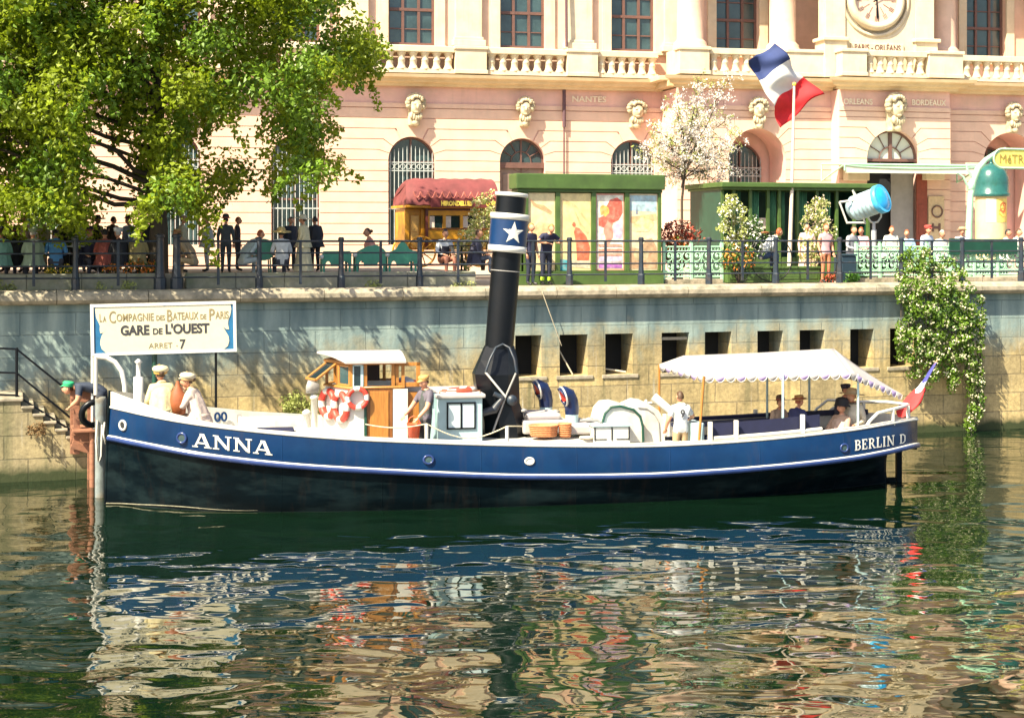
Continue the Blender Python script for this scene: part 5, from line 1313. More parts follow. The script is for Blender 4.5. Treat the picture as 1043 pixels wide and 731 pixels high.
# stern party
def seat(px,py,t,sc=1.0): return T.z_(px,py,t)-.92*0
def sitz(px,headtop,t,sc=1.0,h=1.33): return T.z_(px,headtop,t)-h*sc
person('seated passenger with a dark brown hat, farthest left of the stern party',TB(792,.9,sitz(792,404.5,.9,1,1.30)),ta+.4,sit_pose(),shirt=(.42,.30,.22),hair='brown',hat='bowler',hatcol=(.10,.05,.03),legs=(.2,.15,.1))
person('man in a navy suit and straw boater sitting under the awning',TB(811,-.55,sitz(812,403.5,-.55,1,1.30)),ta+PI/2+.5,sit_pose(),shirt=(.02,.025,.09),legs=(.02,.025,.08),hair='red',hat='boater',hatcol=(.55,.28,.08),band=(.25,.04,.02))
person('passenger in a peaked navy cap standing at the back of the stern party',TB(859,.75,sitz(859,391.5,.75,1,1.31)),ta+.2,sit_pose(),shirt=(.03,.03,.05),legs=(.03,.03,.05),hair='black',hat='cap',hatcol=(.03,.025,.05),skin=2)
person('woman in a cream dress and wide beige hat seated at the stern',TB(870,-.35,sitz(868,394.5,-.35,1.1,1.36)),ta-.9,mod(sit_pose(),elL=(.3,-.1,.68)),shirt=(.70,.60,.44),legs=(.6,.5,.4),hair='blond',hat='wide',hatcol=(.62,.42,.22),skirt=((.74,.66,.52),.12),slim=1.05,coat=(.74,.66,.52),yaw=-.3,band=(.6,.5,.35),scale=1.1)
person('woman in a black cloche hat and pale pink dress reclining at the stern',TB(854,-.6,sitz(854,407.5,-.6,1.08,1.34)),ta-PI/2+.5,sit_pose(-.1),shirt=(.55,.36,.25),legs=(.5,.35,.3),hair='black',hat='cloche',hatcol=(.012,.010,.012),skirt=((.62,.45,.35),.12),yaw=-.2,coat=(.62,.44,.34),scale=1.08)
# deckhand leaning over the timber landing frame
pz=T.z_(95,430,.3)
P=base_pose()
fl=mod(P,pel=(0,0,.88),sp=(0,-.16,.95),ch=(0,-.36,.98),nk=(0,-.53,.97),hb=(0,-.60,.95),shL=(.17,-.44,.97),shR=(-.17,-.44,.97),elL=(.22,-.46,.70),elR=(-.22,-.46,.70),wrL=(.12,-.62,.56),wrR=(-.12,-.62,.56),hiL=(.1,.02,.83),hiR=(-.1,.02,.83),knL=(.11,-.10,.46),knR=(-.11,.06,.46),anL=(.12,-.02,.09),anR=(-.12,.16,.09),toL=(.13,-.18,.04),toR=(-.13,0,.04))
_pp=Q.hit(103,441,-3.25)
person('deckhand in dark clothes and a green cap bending over the timber landing frame',Q.w((_pp.x,-3.25,_pp.z+.05)),ta-PI/2,fl,slim=1.15,scale=1.08,shirt=(.025,.035,.06),legs=(.02,.025,.04),hair='brown',hat='cap',hatcol=(.02,.35,.14),sleeve='short')

# ---- people on the quay
gT='guests on the cafe terrace seen from behind'
def sitQ(label,px,head,t,rz,sc=1.0,h=1.31,zmin=None,**k):
    z=Q.z_(px,head,t)-h*sc; z=max(z,(TZ-.02 if px<484 else GZ-.02)-.12)
    return person(label,QP(px,t,z),qa+rz,k.pop('pose',sit_pose()),scale=sc,**k)
def stQ(label,px,head,t,rz,h=1.76,hh=0,**k):
    zg=(TZ-.02) if px<484 and t>.7 else (GZ-.02 if t>.6 else GZ)
    sc=(Q.z_(px,head,t)-zg)/(h+hh); sc=max(.86,min(1.12,sc))
    return person(label,QP(px,t,zg),qa+rz,k.pop('pose',stand),scale=sc,**k)
sitQ('guest in a pale teal top at the left edge of the photo',1,240,1.6,PI,shirt=(.25,.48,.42),hair='brown')
sitQ('guest in black sitting between the pale teal top and the pale green shirt',15,236,2.2,PI-.3,shirt=(.02,.02,.025),hair='black',hat='bowler',hatcol=(.02,.02,.02))
sitQ('guest in a pale green shirt and grey green cap sitting by the railing',34,236,1.5,PI+.1,shirt=(.42,.52,.38),hair='grey',hat='cap',hatcol=(.25,.30,.20))
sitQ('guest in a bright blue shirt sitting bent forward beneath the big tree',57,241,1.5,PI,shirt=(.10,.32,.66),hair='black',pose=sit_pose(.3),slim=1.1,h=1.22)
sitQ('guest in black with a pale collar facing the water beneath the tree',90,237,2.4,.3,shirt=(.03,.03,.06),hair='black',hat='bowler',hatcol=(.02,.02,.02))
sitQ('guest in a brick red shirt seated beneath the tree',107,242,1.7,PI,shirt=(.30,.07,.05),hair='black')
sitQ('guest in black with a white cap seated by the thin railing bar',122,236,1.6,PI+.4,shirt=(.015,.015,.02),hair='grey',hat='cap',hatcol=(.75,.75,.75))
sitQ('guest in olive tan seated next to the orange flowers',140,240,1.6,PI-.4,shirt=(.30,.24,.10),hair='brown')
stQ('person in a cream coat waiting in the gap between the two railing gate posts',186,240,2.3,PI/2,shirt=(.62,.55,.38),legs=(.45,.40,.28),hair='brown',hat='boater',hatcol=(.6,.5,.3))
sitQ('guest in a tan jacket crouching forward by the stair gap',198,244,1.5,-PI/2-.5,shirt=(.50,.36,.22),legs=(.60,.46,.28),hair='brown',hat='boater',hatcol=(.60,.42,.15),pose=sit_pose(.35),h=1.22)
stQ('dark haired man in a long white shirt standing behind the crouching tan guest',211,221,3.0,-PI/2,shirt=(.72,.72,.70),legs=(.70,.70,.68),hair='black',h=1.76)
stQ('man in a dark suit and bowler hat standing with his back turned',230,222.5,2.0,PI-.2,shirt=(.035,.045,.05),legs=(.03,.04,.045),hair='black',hat='bowler',hatcol=(.02,.02,.025),hh=.06)
sitQ('guest in a light grey blue suit leaning forward beside the bowler hat man',247,243,1.4,PI/2+.4,shirt=(.50,.58,.56),legs=(.58,.62,.58),hair='red',pose=sit_pose(.4),h=1.18)
stQ('dark figure with reddish hair standing behind the light grey blue suit',242,232,4.0,PI/2,shirt=(.04,.03,.04),legs=(.03,.03,.04),hair='red')
sitQ('woman in a white blouse and flowered hat sitting behind the railing',287,237,1.5,PI,shirt=(.74,.74,.72),hair='black',hat='wide',hatcol=(.65,.48,.18),slim=1.1,band=(.55,.12,.10))
stQ('dark haired person in black beyond the flowered hat',296,229.5,3.6,.3,shirt=(.02,.02,.03),legs=(.02,.02,.03),hair='black')
stQ('woman in a long ivory dress and ivory hat standing side on',309,219.5,1.9,-PI/2-.6,shirt=(.76,.66,.40),legs=(.7,.6,.4),hair='brown',hat='wide',hatcol=(.80,.70,.48),skirt=((.78,.68,.42),.04),hh=.08,slim=1.05,band=(.8,.7,.5))
stQ('man in black standing close behind the ivory dress',321,229,2.6,PI+.3,shirt=(.012,.012,.018),legs=(.012,.012,.018),hair='black')
sitQ('woman with long brown hair and a pink top behind the green garden benches',378,233.5,3.2,-PI/2,shirt=(.75,.32,.24),hair='brown',h=1.27,bun=True)
sitQ('man in white shirt sleeves and a black waistcoat seated before the omnibus',452,237.5,2.4,.2,shirt=(.70,.72,.74),vest=(.02,.02,.035),legs=(.40,.16,.10),hair='black',h=1.27)
sitQ('reader in a dark jacket with pink papers left of the funnel',484,234.5,2.4,PI/2-.3,shirt=(.05,.05,.085),legs=(.05,.06,.09),hair='brown',h=1.27)
navy=dict(shirt=(.012,.014,.045),legs=(.010,.014,.035),sleeve='short')
lean=mod(stand,sp=(0,-.03,1.11),ch=(0,-.13,1.29),nk=(0,-.24,1.43),hb=(0,-.28,1.49),shL=(.19,-.16,1.37),shR=(-.19,-.16,1.37),elL=(.36,-.22,1.22),wrL=(.18,-.42,1.18),elR=(-.36,-.22,1.22),wrR=(-.16,-.42,1.18))
stQ('man in navy work clothes with yellow ankle bands leaning on the railing',556,229,.75,.15,pose=lean,h=1.68,hair='blond',ankle=(.55,.85,.05),pitch=.3,**navy)
stQ('man in navy standing close to the funnel beside his leaning workmate',540.5,228,.95,.5,h=1.76,hair='blond',**navy)
sitQ('person in a white shirt bending sideways among the planters',777,236,2.2,PI/2+.2,shirt=(.75,.78,.76),legs=(.04,.07,.16),hair='red',pose=sit_pose(.45),h=1.16,slim=1.1)
stQ('woman in a pink sleeveless top and orange brown trousers standing at the railing',841,228.5,1.0,.1,shirt=(.75,.42,.44),legs=(.42,.16,.08),sleeve='none',hair='red',slim=.9)
stQ('woman in a pale pink dress standing behind the pink top among blossoms',822,228,3.2,-.4,shirt=(.70,.48,.42),legs=(.6,.4,.35),hair='black',skirt=((.68,.48,.42),.1),slim=.92)
gC='guests at the cafe beyond the mint fence'
cafe=[(867,231,2.6,'brown',(.30,.30,.33),None,'guest in dark grey seated under the film lamp'),
 (878,232,3.2,'red',(.75,.42,.46),None,'guest in pink beside the film lamp stand'),
 (907,231,2.8,'red',(.72,.70,.62),None,'red haired guest in white seated right of the film lamp'),
 (924,234.5,3.0,'red',(.30,.45,.66),None,'red haired guest in light blue seated above the flowering creeper'),
 (943,231,2.9,'red',(.52,.60,.75),'cap','guest in pale blue with a dark red cap seated right of the light blue guest'),
 (957.5,235,2.6,'grey',(.75,.72,.66),None,'grey haired guest in white seated over the flowering creeper'),
 (979.5,232.5,3.2,'brown',(.70,.62,.66),'boater','guest in pale mauve and a straw hat seated left of the advertising column'),
 (1023.5,234,3.0,'black',(.72,.70,.66),None,'dark haired guest in white in front of the advertising column'),
 (1034.5,233.5,3.2,'brown',(.74,.66,.62),None,'brown haired guest in off white near the right edge of the photo')]
for px,hd,t,hair,sh,hat,lb_ in cafe:
    sitQ(lb_,px,hd+1,t,rnd.uniform(-.8,.8),shirt=sh,hair=hair,hat=hat,hatcol=(.35,.05,.04) if hat=='cap' else (.6,.45,.25),h=1.25,skin=rnd.choice((0,2)),group=gC)

row2=[(6,234,4.2,'bowler','guest in black with a bowler hat standing far left in the second row'),(44,236,4.0,None,'bareheaded guest in cream standing behind the bright blue shirt'),(68,235,4.4,'wide','guest in black with a broad dark hat between the blue shirt and the railing post'),(82,238,3.6,None,'guest in white standing just right of the railing post beneath the tree'),(99,233,4.6,'wide','guest in a very dark dress and broad hat behind the pale collar'),(115,238,4.0,None,'guest in dark brown standing behind the brick red shirt'),(131,236,4.3,'bowler','guest in pale blue with a bowler hat behind the olive tan guest'),(150,236,3.6,None,'guest in charcoal beside the trunk of the big tree'),(25,238,3.4,None,'guest in pale pink standing behind the pale green shirt')]
for i,(px,hd,t,hat,lb_) in enumerate(row2):
    c=((.015,.015,.02),(.03,.028,.03),(.05,.03,.02))[2 if 'brown' in lb_ else 1 if 'charcoal' in lb_ else 0]
    for w_,cc in ((' cream ',(.60,.52,.36)),(' white ',(.66,.66,.64)),(' pale blue ',(.38,.48,.60)),(' pale pink ',(.62,.42,.38))):
        if w_ in lb_.split('behind')[0]+' ': c=cc
    stQ(lb_,px,hd,t,rnd.uniform(-1,1)+(PI if i%2 else 0),shirt=c,legs=c,hair='black',hat=hat,hatcol=(.02,.02,.02),slim=1.15,skirt=(c,.06) if hat=='wide' else None)
for o in bpy.data.objects:
    if 'label' in o and not 4<=len(o['label'].split())<=16: print('LABEL',len(o['label'].split()),o['label'])

# ================================================================ landing stage, sign, mooring gear
def qobj(o): o.location=(0,43.75,0); o.rotation_euler=(0,0,Q.a); return o
LT=-2.0
s=lambda px,t=LT: Q.s_(px,t)
zt=Q.z_(10,409,LT); zb=Q.z_(70,447,LT); n=5
poly=[(s(95),-1),(s(95),zb-.02)]
st0,st1=s(21),s(78)
pts=[(s(95),zb-.02)]
for i in range(n):
    x1=st1-(st1-st0)*i/n; x0=st1-(st1-st0)*(i+1)/n; z=zb+(zt-zb)*i/n
    pts+= [(x1,z),(x0,z)]
pts+=[(st0,zt),(-40,zt),(-40,-1),(s(95),-1)]
cl=[];[cl.append(p) for p in pts if not cl or (abs(p[0]-cl[-1][0])+abs(p[1]-cl[-1][1]))>1e-4]
L_=thing('landing_steps','stone landing with worn steps going down to the timber frame at the left','landing',(0,43.75,0),Q.a)
mb=MB(); mb.prism(cl,LT,-.004); mb.build('steps',M['landing'],L_)
mb=MB(); mb.cbox(-39.9,st0+.06,LT-.05,-.02,zt+.003,zt+.10,.03)
mb.build('top_slab',M['coping'],L_)
for i in range(n):
    x1=st1-(st1-st0)*i/n; x0=st1-(st1-st0)*(i+1)/n; z=zb+(zt-zb)*i/n
    mb=MB(); mb.cbox(x0+.01,x1+.05,LT-.04,-.02,z+.003,z+.07,.02); mb.build('tread',M['coping'],L_)
hr=thing('stair_handrail','black iron handrail running down beside the landing steps','handrail',Q.w((s(17),LT+.1,zt)),Q.a)
g=lambda px,py,t=LT+.1:Q.hit(px,py,t)-Vector((s(17),LT+.1,zt))
mb=MB(); mb.tube([g(17,434),g(17,354)],.035,8); mb.build('post',M['iron'],hr)
mb=MB(); mb.tube([g(-60,352),g(-60,415)],.035,8); mb.build('post',M['iron'],hr)
for a,b,c in (((-60,352),(17,355.5),(75,402.5)),((-60,377.5),(17,379.8),(75,428)),((-60,400),(17,402.5),(75,440))):
    mb=MB(); mb.tube([g(*a),g(*b),g(*c)],.026,8); mb.build('rail',M['iron'],hr)
# timber frame against the steps
tf=thing('timber_fender','weathered red brown timber fender frame beside the bow','fender frame',Q.w((s(84),LT-.05,0)),Q.a)
g2=lambda px,py,t:Q.hit(px,py,t)-Vector((s(84),LT-.05,0))
for px,t,y0 in ((74.5,-2.1,398),(92,-2.1,400),(78,-3.0,399),(95,-3.0,401)):
    a=g2(px,y0,t); b=g2(px,462,t); mb=MB(); mb.cbox(a.x-.07,a.x+.07,a.y-.07,a.y+.07,-.6 if px>90 else b.z,a.z,.01); mb.build('post',M['wood'],tf)
for (p0,p1,t) in (((72,399),(98,405),-3.08),((73,439),(98,442),-3.08),((73,452),(98,460),-3.08),((72,447),(97,450),-2.2),((73,403),(98,408),-2.2)):
    a=g2(*p0,t); b=g2(*p1,t); mb=MB(); d=b-a; mb.cbox(0,d.length,-.05,.05,-.09,.09,.01,M=Matrix.Translation(a)@Matrix.Rotation(-math.atan2(d.z,d.x),4,'Y')); mb.build('beam',M['wood'],tf)
mb=MB(); a=g2(74,441,-3.5); b=g2(107,441,-2.15)
for i in range(6): mb.cbox(a.x,b.x,a.y+.04+i*.21,a.y+.04+i*.21+.19,a.z,a.z+.05,.01)
mb.build('plank_floor',M['wood'],tf)
# tyre hung on the frame
p=T.hit(96,421,1.35); mb=MB(); mb.torus((0,0,0),.28,.075,24,8,M=Matrix.Rotation(.5,4,'Z')@Matrix.Rotation(.3,4,'X')); o=mb.build('tyre',M['iron']); o.location=T.w(p); tag(o,'black tyre hanging as a fender by the timber frame','tyre')
# mooring pile
p=T.hit(102.5,500,1.0); zt_=T.z_(102,404,1.0)
mp_=thing('mooring_pile','pale grey mooring pile with white ropes standing at the bow','pile',T.w((p.x,1.0,0)),T.a)
mb=MB(); mb.lathe([(.125,-1),(.125,.0),(.12,zt_-.1),(.125,zt_-.06),(.11,zt_),(.02,zt_+.02)],(0,0,0),14); mb.build('shaft',mat('pile_paint',(.17,.20,.20),.8,.35,4,dirt=(.15,.10,.045),dirt_amt=.9,dirt_scale=1.6,streak=(.05,.055,.04),streak_amt=.7),mp_)
for dx,y0,y1 in ((-.06,428,470),(.10,430,452)):
    a=T.z_(102,y0,.83); b=T.z_(102,y1,.83); mb=MB(); mb.tube([(dx,-.15,a),(dx-.03,-.17,(a+b)/2),(dx+.02,-.16,b),(dx+.08,-.15,b+.12),(dx+.10,-.14,a-.1)],.022,6); mb.build('rope_coil',M['white'],mp_)
# ---- the company sign on its posts
SGT=2.45; k=T.sc(167,SGT); ctr=T.hit(167,334,SGT)
sg=thing('landing_sign','cream and blue sign board reading GARE DE L OUEST above the bow','sign',T.w((ctr.x,SGT,0)),T.a)
tilt=Matrix.Translation((0,0,ctr.z))@Matrix.Rotation(R(-1.0),4,'Y')
def sp(px,py):  # photo pixel on the upright board
    return ((px-167)/k,(334+(px-167)*-.026-py)/k)
def spoly(mb,pp,y0,y1): mb.prism([sp(*p) for p in pp],y0,y1,M=tilt)
mb=MB()
for a in ([(94.5,310),(97.8,310),(97.8,362),(94.5,362)],[(236.6,306.3),(239.6,306.3),(239.6,358.3),(236.6,358.3)]): spoly(mb,a,-.05,.05)
spoly(mb,[(97.8,313),(97.8,310),(236.6,306.3),(236.6,309.3)],-.05,.05); spoly(mb,[(97.8,362),(97.8,359.6),(236.6,355.6),(236.6,358.3)],-.05,.05)
mb.build('frame',M['white'],sg)
mb=MB(); spoly(mb,[(97.8,360),(97.8,312.5),(236.6,309),(236.6,356)],-.02,.03); mb.build('board',cm((.010,.11,.24),.5),sg)
z2=lambda x,y:(80+x/6.135,295+y/6.135)
car=[(118,120),(128,104),(160,96),(260,90),(400,88),(480,90),(525,98),(542,104),(560,97),(610,88),(720,82),(860,80),(925,82),(946,92),(950,120),(943,160),(930,190),(928,215),(934,248),(918,247),(898,232),(912,258),(930,290),(934,320),(925,352),(900,372),(850,380),(600,385),(350,394),(220,398),(180,392),(155,370),(146,340),(148,310),(158,280),(180,250),(165,268),(148,272),(144,250),(146,225),(138,205),(124,175)]
mb=MB(); spoly(mb,[z2(*p) for p in car],-.032,-.021); mb.build('panel',cm((.52,.48,.34),.6,var=.06),sg)
def stext(mb,txt,x0,x1,yb,h,bold=0):
    a=sp(x0,yb); b=sp(x1,yb); vs,fs=text_mesh(txt,h/k/.70,ext=.003,bold=bold,align='LEFT')
    mnx=min(v.x for v in vs); mxx=max(v.x for v in vs); kk=(b[0]-a[0])/(mxx-mnx)
    mb.add([tilt@Vector((a[0]+(v.x-mnx)*kk,-.037+v.y,a[1]+v.z)) for v in vs],fs)
mb=MB()
for w_,x0,x1,hh in (('L',103.5,106,8),('A',106.8,110,5.5),('C',113,119.5,12),('OMPAGNIE',120.2,157,7.5),('DES',159.5,168,5),('B',170.3,175.5,12),('ATEAUX',176,201.5,7.5),('DE',203.5,209.5,5),('P',212.5,218,12),('ARIS',218.6,232,7.5)):
    stext(mb,w_,x0,x1,327.6-(x0-103)*.027+(1.5 if hh>10 else 0),hh,.003)
mb.build('lettering',cm((.20,.16,.08),.6),sg)
mb=MB(); stext(mb,'GARE',124,152.5,341,9.3,.012); stext(mb,'DE',156,165.5,340.3,6,.005); stext(mb,"L'OUEST",168.5,212.5,339.6,9.3,.012); stext(mb,'7',182.5,188.2,355,9.5,.006); mb.build('lettering',cm((.03,.03,.035),.5),sg)
mb=MB(); stext(mb,'ARRET',151.5,175,354.6,5.4,.0); stext(mb,'.',179,180.2,352.5,6,.004); mb.build('lettering',cm((.18,.15,.08),.6),sg)
mb=MB(); x=sp(96,330)[0]; zq=T.z_(96,432,SGT); mb.tube([(x,.10,zq),(x,.10,ctr.z+.55)],.036,8); mb.build('post',M['white'],sg); mb=MB(); mb.tube([(x,.10,-1),(x,.10,zq)],.07,8); mb.build('post_foot',M['wood'],sg)
mb=MB(); x=sp(219,330)[0]; mb.tube([(x,.10,-1),(x,.10,ctr.z+.5)],.03,8); mb.build('post',M['iron'],sg)
mb=MB(); x=sp(157.5,330)[0]; mb.tube([(x,.10,-1),(x,.10,ctr.z+.5)],.06,8); mb.build('post',M['dgreen'],sg)
# white hoop and post at the bow
g3=lambda px,py,t=.9:T.hit(px,py,t)
b0=g3(98,364); mb=MB(); mb.tube([g3(97.5,363)-b0,g3(108,364)-b0,g3(117,368.5)-b0,g3(124,378)-b0,g3(127,392)-b0,g3(127.5,404)-b0],.055,10); mb.tube([g3(97.5,363)-b0,g3(97.5,402)-b0],.045,8); o=mb.build('boarding_hoop',M['white']); o.location=T.w(b0); o.rotation_euler=(0,0,T.a); tag(o,'white curved boarding hoop between the sign and the bow','hoop')
b0=g3(141,412,.35); mb=MB(); h=g3(141,384,.35).z-b0.z; mb.lathe([(.11,-.2),(.11,h),(.05,h+.02),(.05,h+.30),(.09,h+.34),(.02,h+.40)],(0,0,0),10); o=mb.build('bow_post',M['white']); o.location=T.w(b0); tag(o,'short white post on the bow beside the woman in pale yellow','post')

# ---- life rings, jackets, baskets, flag on the tug
def ringmesh():
    mb=MB(); mb.torus((0,0,0),.285,.075,32,10,split=lambda u:1 if (u*4+.17)%1<.34 else 0); return mb
def lifering(label,px,py,t,rot):
    o=ringmesh().build('life_ring',[M['red'],M['white']]); o.location=T.w(T.hit(px,py,t)); o.rotation_euler=rot; return tag(o,label,'life ring','life rings carried on the tug')
fa=math.atan2(-1.0-0.0,xc-xt)   # facet direction in plan
fz=T.a+fa
lifering('red and white life ring hung on the wheelhouse front, nearer the bow',334,411,-.30,(0,0,fz)); lifering('red and white life ring hung on the wheelhouse front, nearer the door',346.5,414,-.78,(0,0,fz))
o=lifering('small red and white life ring hung on the side wall next to the wheelhouse door',364,405.5,-1.07,(0,0,T.a)); o.scale=(.72,.8,.72)
lifering('red and white life ring lying flat on the roof behind the open wheelhouse window',413,391,-.1,(R(82),0,T.a+.3)); 
o=lifering('red and white life ring lying flat on the cabin roof next to the funnel',467,398.5,-.25,(R(84),0,T.a+1.1)); o.scale=(1.15,1.15,1.15)
def basket(label,px0,px1,py0,py1,t):
    a=T.hit(px0,py1,t); b=T.hit(px1,py0,t); w_=(b.x-a.x)/2; h=b.z-a.z
    mb=MB(); mb.lathe([(.001,0.01),(w_*.88,0),(w_*1.0,h*.9),(w_*1.05,h*.92),(w_*1.05,h),(w_*.95,h),(w_*.9,.05)],(0,0,0),20,sy=min(1.0,.26/w_) if w_>.3 else 1)
    for q in range(1,6): mb.torus((0,0,h*q/6.5),w_*(.88+.12*q/6.5)+.004,.012,20,4,M=Matrix.Diagonal((1,min(1,.26/w_) if w_>.3 else 1,1,1))@Matrix.Rotation(PI/2,4,'X'))
    o=mb.build('basket',M['basket']); o.location=T.w(((a.x+b.x)/2,t,a.z)); o.rotation_euler=(0,0,T.a); tag(o,label,'basket','terracotta coloured baskets')
basket('long terracotta coloured basket under the white canvas cover beside the funnel',539,568.5,432,444.5,-.85); basket('short round terracotta coloured basket right of the long one',569,582,430.5,445,-.9)
mb=MB(); G=[];ax=(FS1-FS0).normalized(); L0=(FS1-FS0).length
for i in range(17):
    u=i/16; c=FS0+ax*(L0*(.08+.88*u)); r=(.17*math.sin(PI*min(1,u*2.2+.15))**.8 if u<.4 else .0)+.075*(1-u)+.035
    sag=Vector((-.10,0,-.12))*(max(0,.42-u)*2.2)
    G.append([(c+sag+Vector((r*math.cos(2*PI*j/12)*(1+.25*math.sin(j*2.6+u*9)),r*math.sin(2*PI*j/12),r*.8*math.sin(2*PI*j/12+1.2)))) for j in range(12)])
base=G[0][0].copy()
vs=[p-FS0 for r in G for p in r]; o0=len(mb.v)
for i in range(16):
    for j in range(12):
        mb.f.append([i*12+j,i*12+(j+1)%12,(i+1)*12+(j+1)%12,(i+1)*12+j]); mb.m.append(0 if i<6 else (1 if i<9 else 2)); mb.sm.append(True)
mb.v=[tuple(v) for v in vs]
o=mb.build('furled_flag',[cm((.72,.03,.03)),cm((.7,.68,.66)),cm((.045,.045,.22))]); o.location=T.w(FS0); o.rotation_euler=(0,0,T.a); tag(o,'red, white and blue flag furled round the staff at the tug stern','flag')

# ================================================================ things on the quay
# ---- green poster kiosk
t=1.35; s0=Q.s_(527.5,t); s1=Q.s_(673.5,t); zf_=Q.z_(600,177.5,t); zg=GZ-.02
ks=thing('poster_kiosk','long green kiosk with four tall painted posters behind the two navy workmen','kiosk',Q.w((s0,t,zg)),Q.a)
W=s1-s0; H=zf_-zg; k=Q.sc(590,t); zz=lambda py:(Q.z_(600,py,t)-zg)
mb=MB(); mb.box(.06,W-.06,.12,.5,.02,H-.1); mb.build('body',M['green'],ks)
mb=MB(); mb.cbox(-.08,W+.08,-.12,.62,zz(193),H,.03); mb.cbox(-.02,W+.02,-.05,.55,zz(196),zz(193)-.003,.02); mb.build('fascia',M['green'],ks)
mb=MB(); mb.cbox(-.05,W+.05,-.08,.11,.0,zz(278),.02); mb.cbox(-.02,W+.02,-.03,.118,zz(278)+.002,zz(276),.01); mb.build('base',M['green'],ks)
fr=[(527.5,531),(533.5,538),(566,570.5),(602.5,607),(636.5,641),(670.5,673.5)]
for a,b in fr:
    mb=MB(); mb.cbox(Q.s_(a,t)-s0,Q.s_(b,t)-s0,-.02,.115,zz(276)+.002,zz(196)-.002,.01); mb.build('post',M['green'],ks)
def splat(x0,x1,z0,z1,cols,bg,nm,shapes):
    mb=MB(); mb.box(x0,x1,.04,.06,z0,z1,0); y=.037
    w,h=x1-x0,z1-z0
    for ci,pts in shapes:
        mb.add([(x0+w*a,y,z0+h*b) for a,b in pts],[list(range(len(pts)))],ci); y-=.0012
    mb.build('poster',[cm(bg,.5,var=.3,scale=4,dirt=(.62,.42,.24),dirt_amt=.6,dirt_scale=3)]+[cm(c,.5,var=.45,scale=6,dirt=(.6,.5,.35),dirt_amt=.4,dirt_scale=5) for c in cols],ks)
def blob(cx,cz,rx,rz,n=14,j=.25,seed=1):
    r_=random.Random(seed); return [(cx+rx*math.cos(2*PI*i/n)*(1+r_.uniform(-j,j)),cz+rz*math.sin(2*PI*i/n)*(1+r_.uniform(-j,j))) for i in range(n)]
X=lambda px:Q.s_(px,t)-s0
zl,zh=zz(275.5),zz(197)
0 and splat(X(511.3),X(533.2),zl,zh,[(.7,.3,.12),(.7,.5,.2)],(.75,.62,.36),'p',[(1,blob(.5,.8,.4,.08,seed=2)),(2,blob(.5,.4,.4,.2,seed=3))])
splat(X(538.3),X(565.7),zl,zh,[(.72,.33,.16),(.75,.5,.25),(.74,.68,.5)],(.76,.62,.34),'p',[(1,[(.05,.93),(.3,.86),(.6,.84),(.9,.76),(.85,.72),(.5,.78),(.2,.83)]),(2,blob(.5,.5,.35,.12,seed=5)),(3,blob(.6,.25,.3,.14,seed=6))])
splat(X(570.8),X(602.2),zl,zh,[(.70,.14,.07),(.62,.45,.2),(.05,.30,.36),(.55,.50,.36)],(.74,.58,.27),'p',[(2,[(.0,.95),(.5,.85),(.98,.62),(.98,.58),(.5,.8),(.0,.9)]),(2,[(.4,.85),(.7,.6),(.95,.5),(.9,.47),(.65,.57)]),(3,[(.0,.0),(.3,.0),(.45,.12),(.2,.14),(.0,.15)]),(4,[(.35,.05),(.98,.02),(.98,.14),(.4,.14)]),(1,[(.55,.13),(.93,.13),(.97,.3),(.85,.45),(.62,.55),(.5,.56),(.45,.5),(.52,.35)]),(1,blob(.45,.6,.06,.03,seed=4))])
splat(X(607.3),X(636.2),zl,zh,[(.78,.72,.6),(.70,.12,.08),(.75,.42,.10),(.62,.25,.18),(.55,.45,.6),(.36,.12,.42)],(.70,.30,.22),'p',[(1,[(.04,.02),(.96,.02),(.96,.98),(.04,.98)]),(2,[(.35,.82),(.5,.92),(.75,.95),(.93,.9),(.95,.75),(.8,.65),(.62,.62),(.5,.5),(.42,.4),(.3,.55),(.1,.58),(.1,.68),(.3,.72)]),(3,blob(.3,.78,.2,.07,seed=8)),(4,blob(.45,.5,.16,.15,seed=9)),(5,blob(.78,.52,.16,.1,seed=10)),(6,[(.1,.03),(.92,.03),(.92,.1),(.1,.1)]),(5,[(.1,.115),(.92,.115),(.92,.18),(.1,.18)]),(4,[(.1,.19),(.92,.19),(.92,.22),(.1,.22)]),(4,[(.1,.25),(.92,.25),(.92,.28),(.1,.28)]),(4,[(.1,.31),(.92,.31),(.92,.34),(.1,.34)])])
splat(X(641.3),X(670.2),zl,zh,[(.36,.50,.55),(.72,.42,.2),(.74,.62,.3),(.45,.28,.16),(.2,.25,.35),(.42,.36,.2)],(.68,.56,.36),'p',[(1,[(.03,.78),(.97,.76),(.97,.98),(.03,.98)]),(2,[(.05,.70),(.95,.74),(.97,.66),(.5,.6),(.05,.62)]),(3,blob(.5,.58,.36,.1,seed=11)),(4,[(.03,.02),(.97,.02),(.97,.3),(.8,.42),(.6,.40),(.4,.28),(.03,.3)]),(6,blob(.4,.2,.3,.08,seed=12)),(5,[(.22,.74),(.27,.86),(.3,.74)])])
